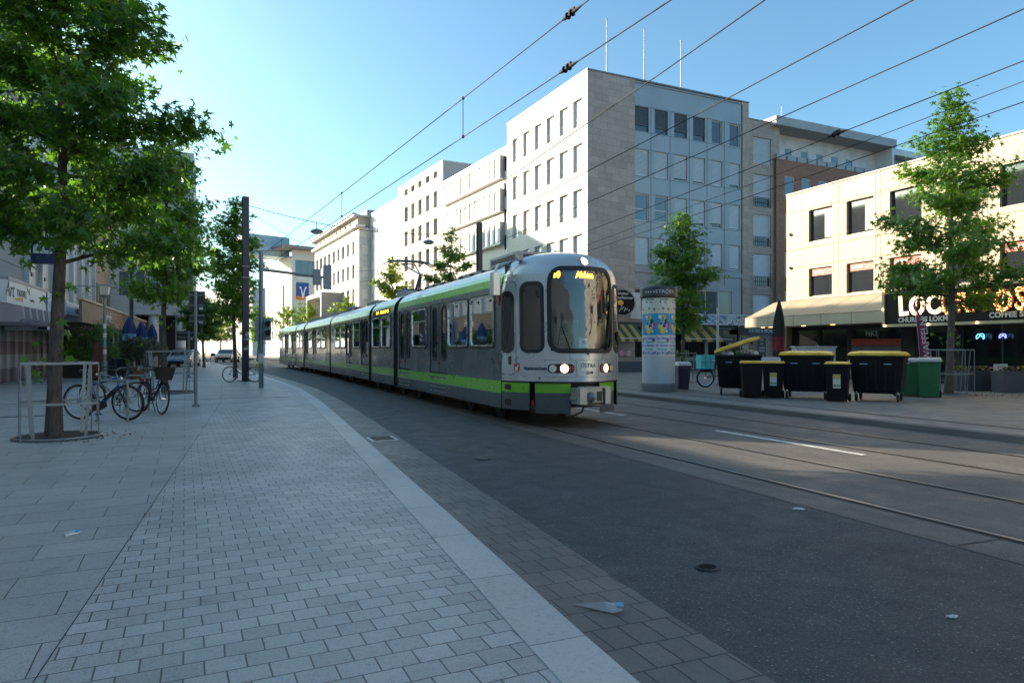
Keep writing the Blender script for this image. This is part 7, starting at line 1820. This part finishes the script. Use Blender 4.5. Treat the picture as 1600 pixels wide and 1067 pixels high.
for k in range(13):
    t = k/12; zz = Zf(576)+(Zf(478)-Zf(576))*t; xl = -.10-.12*t-.05*t*t; xr = xl+.30*(1-t**2.2)+.02; pts.append((xl, xr, zz))
mb.add([(p[0],.02*math.sin(p[2]*4),p[2]) for p in pts]+[(p[1],.03+.05*math.sin(p[2]*5),p[2]) for p in pts], [(k,13+k,14+k,k+1) for k in range(12)])
mb.add([(p[0],.014+.02*math.sin(p[2]*4),p[2]) for p in pts]+[(p[1],.044+.05*math.sin(p[2]*5),p[2]) for p in pts], [(k,k+1,14+k,13+k) for k in range(12)]); c = mb.build('cloth', fl_, T, smooth=60)
mb = MB(); mb.tube([(-.12,.03,0)]+[(p[0]-.012,.03,p[2]) for p in pts], .014, 6); mb.build('pole', zinc, T)
text('flag_lettering', 'WAFFELN', .30, lt, (-.02,-.075,Zf(530)), 0, T, .002, roll=R(97), extrude=.001)
mb = MB(); mb.box(-.3,.06,-.2,.25,0,.05); mb.build('foot', rubber_t, T)

# ---- planters, potted olive trees, hedge and terrace
slate = mat('planter_slate', (.045,.055,.065), .6, var=.12, dirt=.15)
def planter(px0, px1, Y, label, h=.62, seed=1):
    x0, y0 = dpt(px0, Y); x1, y1 = dpt(px1, Y); c = ((x0+x1)/2,(y0+y1)/2); w = math.hypot(x1-x0,y1-y0); T = thing('planter_box', label, 'planter', (c[0],c[1],.1), VIEW, 'slate planters before the cafe')
    mb = MB(); mb.loft([[(-w/2*k,-.27*k,z),(w/2*k,-.27*k,z),(w/2*k,.27*k,z),(-w/2*k,.27*k,z)] for k, z in ((.96,0),(1,h-.05),(1.02,h-.049),(1.02,h),(.94,h),(.94,h-.06))]); mb.build('trough', slate, T)
    mb = MB(); mb.box(-w/2*.93,w/2*.93,-.25,.25,h-.08,h-.05); mb.build('soil', soil, T)
    flower_bed(None, 420, w/2*.93, .24, h-.05, seed, T)
planter(1487, 1547, 22.6, 'left slate planter with low yellow flowers behind the cafe tree guard', .66, 3)
planter(1557, 1625, 21.6, 'right slate planter with pink flowers at the right edge', .68, 6)
planter(1412, 1430, 22.9, 'short slate planter half hidden behind the green bins', .6, 9)
for (px0, px1, Y, lab) in ((966,1000,38.6,'low blue planter bed under the left striped awning'),):
    pass
T = thing('cafe_chair', 'pale curved cafe chair inside the cafe window bay', 'chair', (*dpt(1566, 23.2), .1), VIEW)
mb = MB(); mb.loft([[(-.22,-.2,.45),(.22,-.2,.45),(.22,.2,.45),(-.22,.2,.45)],[(-.23,-.2,.48),(.23,-.2,.48),(.23,.2,.48),(-.23,.2,.48)]]); mb.build('seat', mat('chair_white', (.5,.51,.5), .5), T, bevel=.01)
mb = MB(); n = 8; mb.add([(.23*math.sin(a),.05+.17*math.cos(a),z) for z in (.50,.86) for a in np.linspace(-1.5,1.5,n+1)], [(i,i+1,n+2+i,n+1+i) for i in range(n)]); mb.build('backrest', mat('chair_white', (.5,.51,.5), .5), T, smooth=60)
for sx, sy in ((-1,-1),(1,-1),(1,1),(-1,1)): mb = MB(); mb.tube([(sx*.17,sy*.15,.45),(sx*.22,sy*.2,0)], .014, 6); mb.build('leg', mat('chair_white', (.5,.51,.5), .5), T)
terra = mat('terracotta', (.20,.07,.03), .8, var=.15)
def potted(px, pbase, z, h, r, label, m, n=900, ls=.05, seed=1, pot_r=.30, pot_h=.42, group='potted trees on the cafe terrace'):
    x, y = gpt(px, pbase, z); T = thing('potted_olive', label, 'potted plant', (x,y,z), 0, group); rnd = random.Random(seed); rng = np.random.default_rng(seed)
    mb = MB(); mb.lathe([(pot_r*.7,0),(pot_r*.95,pot_h-.06),(pot_r*1.05,pot_h-.055),(pot_r*1.05,pot_h),(pot_r*.9,pot_h),(pot_r*.88,pot_h-.05)], 20); mb.build('pot', terra, T, smooth=40)
    mb = MB(); mb.tube([(0,0,pot_h-.1),(.03,.02,pot_h+.25),(0,0,h-r*.8)], .045, 8); 
    for k in range(9):
        a = k*2.4; mb.tube([(0,0,h-r*1.2),(r*.6*math.cos(a),r*.6*math.sin(a),h-r*.6+.2*math.sin(k))], .012, 4)
    mb.build('trunk', bark, T)
    d = rng.normal(0,1,(n,3)); d /= np.linalg.norm(d,axis=1,keepdims=True); rad = r*rng.uniform(.55,1.08,(n,1)); P = d*rad*np.array([1,1,.82]) + np.array([0,0,h-r*.75]) + rng.normal(0,.03,(n,3)); leaf_mesh('crown', P, ls*rng.uniform(.7,1.3,n), rng, m, T, (0,0,h-r))
    return T
potted(212.5, 592, .05, 1.95, .68, 'round olive tree in a terracotta pot on the terrace edge', leaf_o, 2600, .065, 3)
potted(230, 588, .05, 1.95, .62, 'second olive tree in a terracotta pot, nearer the tree trunk', leaf_o, 2200, .065, 4)
potted(247.5, 585, .05, 1.75, .45, 'small clipped shrub in a pot beside the round columns', leaf_a, 1200, .06, 5)
def bush(px, Y, z, w, d_, h, label, m, n, seed, z0=.3):
    x, y = dpt(px, Y); T = thing('terrace_shrub', label, 'shrub', (x,y,z), 0, 'dark shrubs screening the terrace'); rng = np.random.default_rng(seed); C = rng.uniform(-1,1,(40,3))*np.array([w*.5,d_*.5,h*.32])+np.array([0,0,h*.62])
    P = C[rng.integers(0,40,n)]+rng.normal(0,.16,(n,3)); P[:,2] = np.clip(P[:,2],z0,h*1.1); leaf_mesh('foliage', P, .07*rng.uniform(.7,1.3,n), rng, m, T, (0,0,h*.5))
    mb = MB(); rnd = random.Random(seed)
    for k in range(6): mb.tube([(rnd.uniform(-.2,.2),rnd.uniform(-.2,.2),.3),(rnd.uniform(-w*.4,w*.4),rnd.uniform(-d_*.3,d_*.3),h*.8)], .015, 5)
    mb.build('stems', bark, T)
    mb = MB(); mb.box(-w*.45,w*.45,-.28,.28,0,.55); mb.build('trough', mat('trough_brown', (.05,.035,.03), .8), T, bevel=.02)
bush(140, 34, .05, 2.4, 1.2, 2.9, 'big dark shrub at the near end of the cafe terrace', leaf_a, 3200, 11); bush(172, 37, .05, 2.2, 1.2, 2.7, 'dark shrub with feathery top behind the lantern pole', leaf_a, 2800, 12)
bush(118, 36, .05, 2.0, 1.0, 2.3, 'low dark shrub behind the big tree trunk', leaf_a, 2000, 13)
def cafe_table(px, Y, label, seed):
    x, y = dpt(px, Y); T = thing('cafe_chair', label, 'chair', (x,y,.05), seed*.9, 'dark chairs on the cafe terrace'); m_ = mat('rattan_dark', (.02,.022,.028), .7)
    mb = MB(); mb.box(-.24,.24,-.24,.24,.42,.47); mb.build('seat', m_, T, bevel=.015)
    mb = MB(); mb.box(-.24,.24,.2,.25,.471,.92); mb.build('backrest', m_, T, bevel=.015)
    for sx, sy in ((-1,-1),(1,-1),(1,1),(-1,1)): mb = MB(); mb.tube([(sx*.21,sy*.21,0),(sx*.21,sy*.21,.42)], .02, 6); mb.build('leg', m_, T)
for i, (px, Y, lab) in enumerate(((175,31.5,'dark terrace chair just right of the lantern foot'),(186,32,'dark terrace chair left of the first olive pot'),(194,33.5,'dark terrace chair nearest to the first olive pot'),(181,34.5,'dark terrace chair in the second row under the shrubs'))): cafe_table(px, Y, lab, i+1)
# menu boards
x, y = dpt(157, 31); T = thing('menu_board', 'rust brown menu board standing at the terrace', 'sign board', (x,y,.05), -PSI); mb = MB(); mb.box(-.3,.3,-.03,.03,.1,1.7); mb.build('panel', mat('board_rust', (.13,.05,.025), .7, var=.3, vs=5), T, bevel=.01)
for s in (-.25,.25): mb = MB(); mb.box(s-.03,s+.03,-.2,.2,0,.1); mb.build('foot', rubber_t, T)
# ---- cars far off
def car(px, Y, rz, label, col):
    x, y = dpt(px, Y); T = thing('parked_car', label, 'car', (x,y,.02), rz); pm = mat('car_paint_%d' % px, col, .25, .3, var=.03, coat=1); gm = pane
    P = [(-2.1,.28),(-2.15,.62),(-2.0,.86),(-1.15,.95),(-.55,1.38),(.9,1.42),(1.7,1.02),(2.08,.95),(2.15,.5),(2.1,.28)]
    mb = MB(); mb.loft([[(x_,s*(w-(.12 if z_ > 1.0 else 0)),z_) for x_, z_ in P] for s, w in ((-1,.86),(1,.86))]); mb.build('body', pm, T, bevel=.06, seg=3)
    for s in (-1,1):
        mb = MB(); mb.add([(-.95,s*.865,.98),(-.5,s*.80,1.33),(.82,s*.80,1.36),(1.45,s*.865,1.02)], [(0,1,2,3)]); mb.build('side_window', gm, T)
        for xx in (-1.35,1.3): mb = MB(); mb.cyl((xx,s*.70,.31),(xx,s*.88,.31),.31,None,20); w = mb.build('wheel', rubber_t, T); mb = MB(); mb.cyl((xx,s*.882,.31),(xx,s*.89,.31),.19,None,14); mb.build('rim', chrome, w)
        mb = MB(); mb.box(-2.155,-2.10,s*.62-.16,s*.62+.16,.62,.76); mb.build('headlight', lampm if False else mat('car_lamp', (.6,.6,.58), .15), T)
    mb = MB(); mb.add([(-1.18,-.70,.97),(-1.18,.70,.97),(-.58,.66,1.37),(-.58,.66,1.37),(-.58,-.66,1.37)], [(0,1,2,4)]); mb.build('windscreen', gm, T)
    mb = MB(); mb.box(-2.19,-2.13,-.6,.6,.32,.5); mb.build('bumper', black_p, T)
car(288, 55, R(78), 'pale blue parked car seen nose on beside the white columns', (.35,.45,.52))
car(356, 74, R(75), 'dark grey parked car far down the pavement left of the mast', (.10,.11,.12))
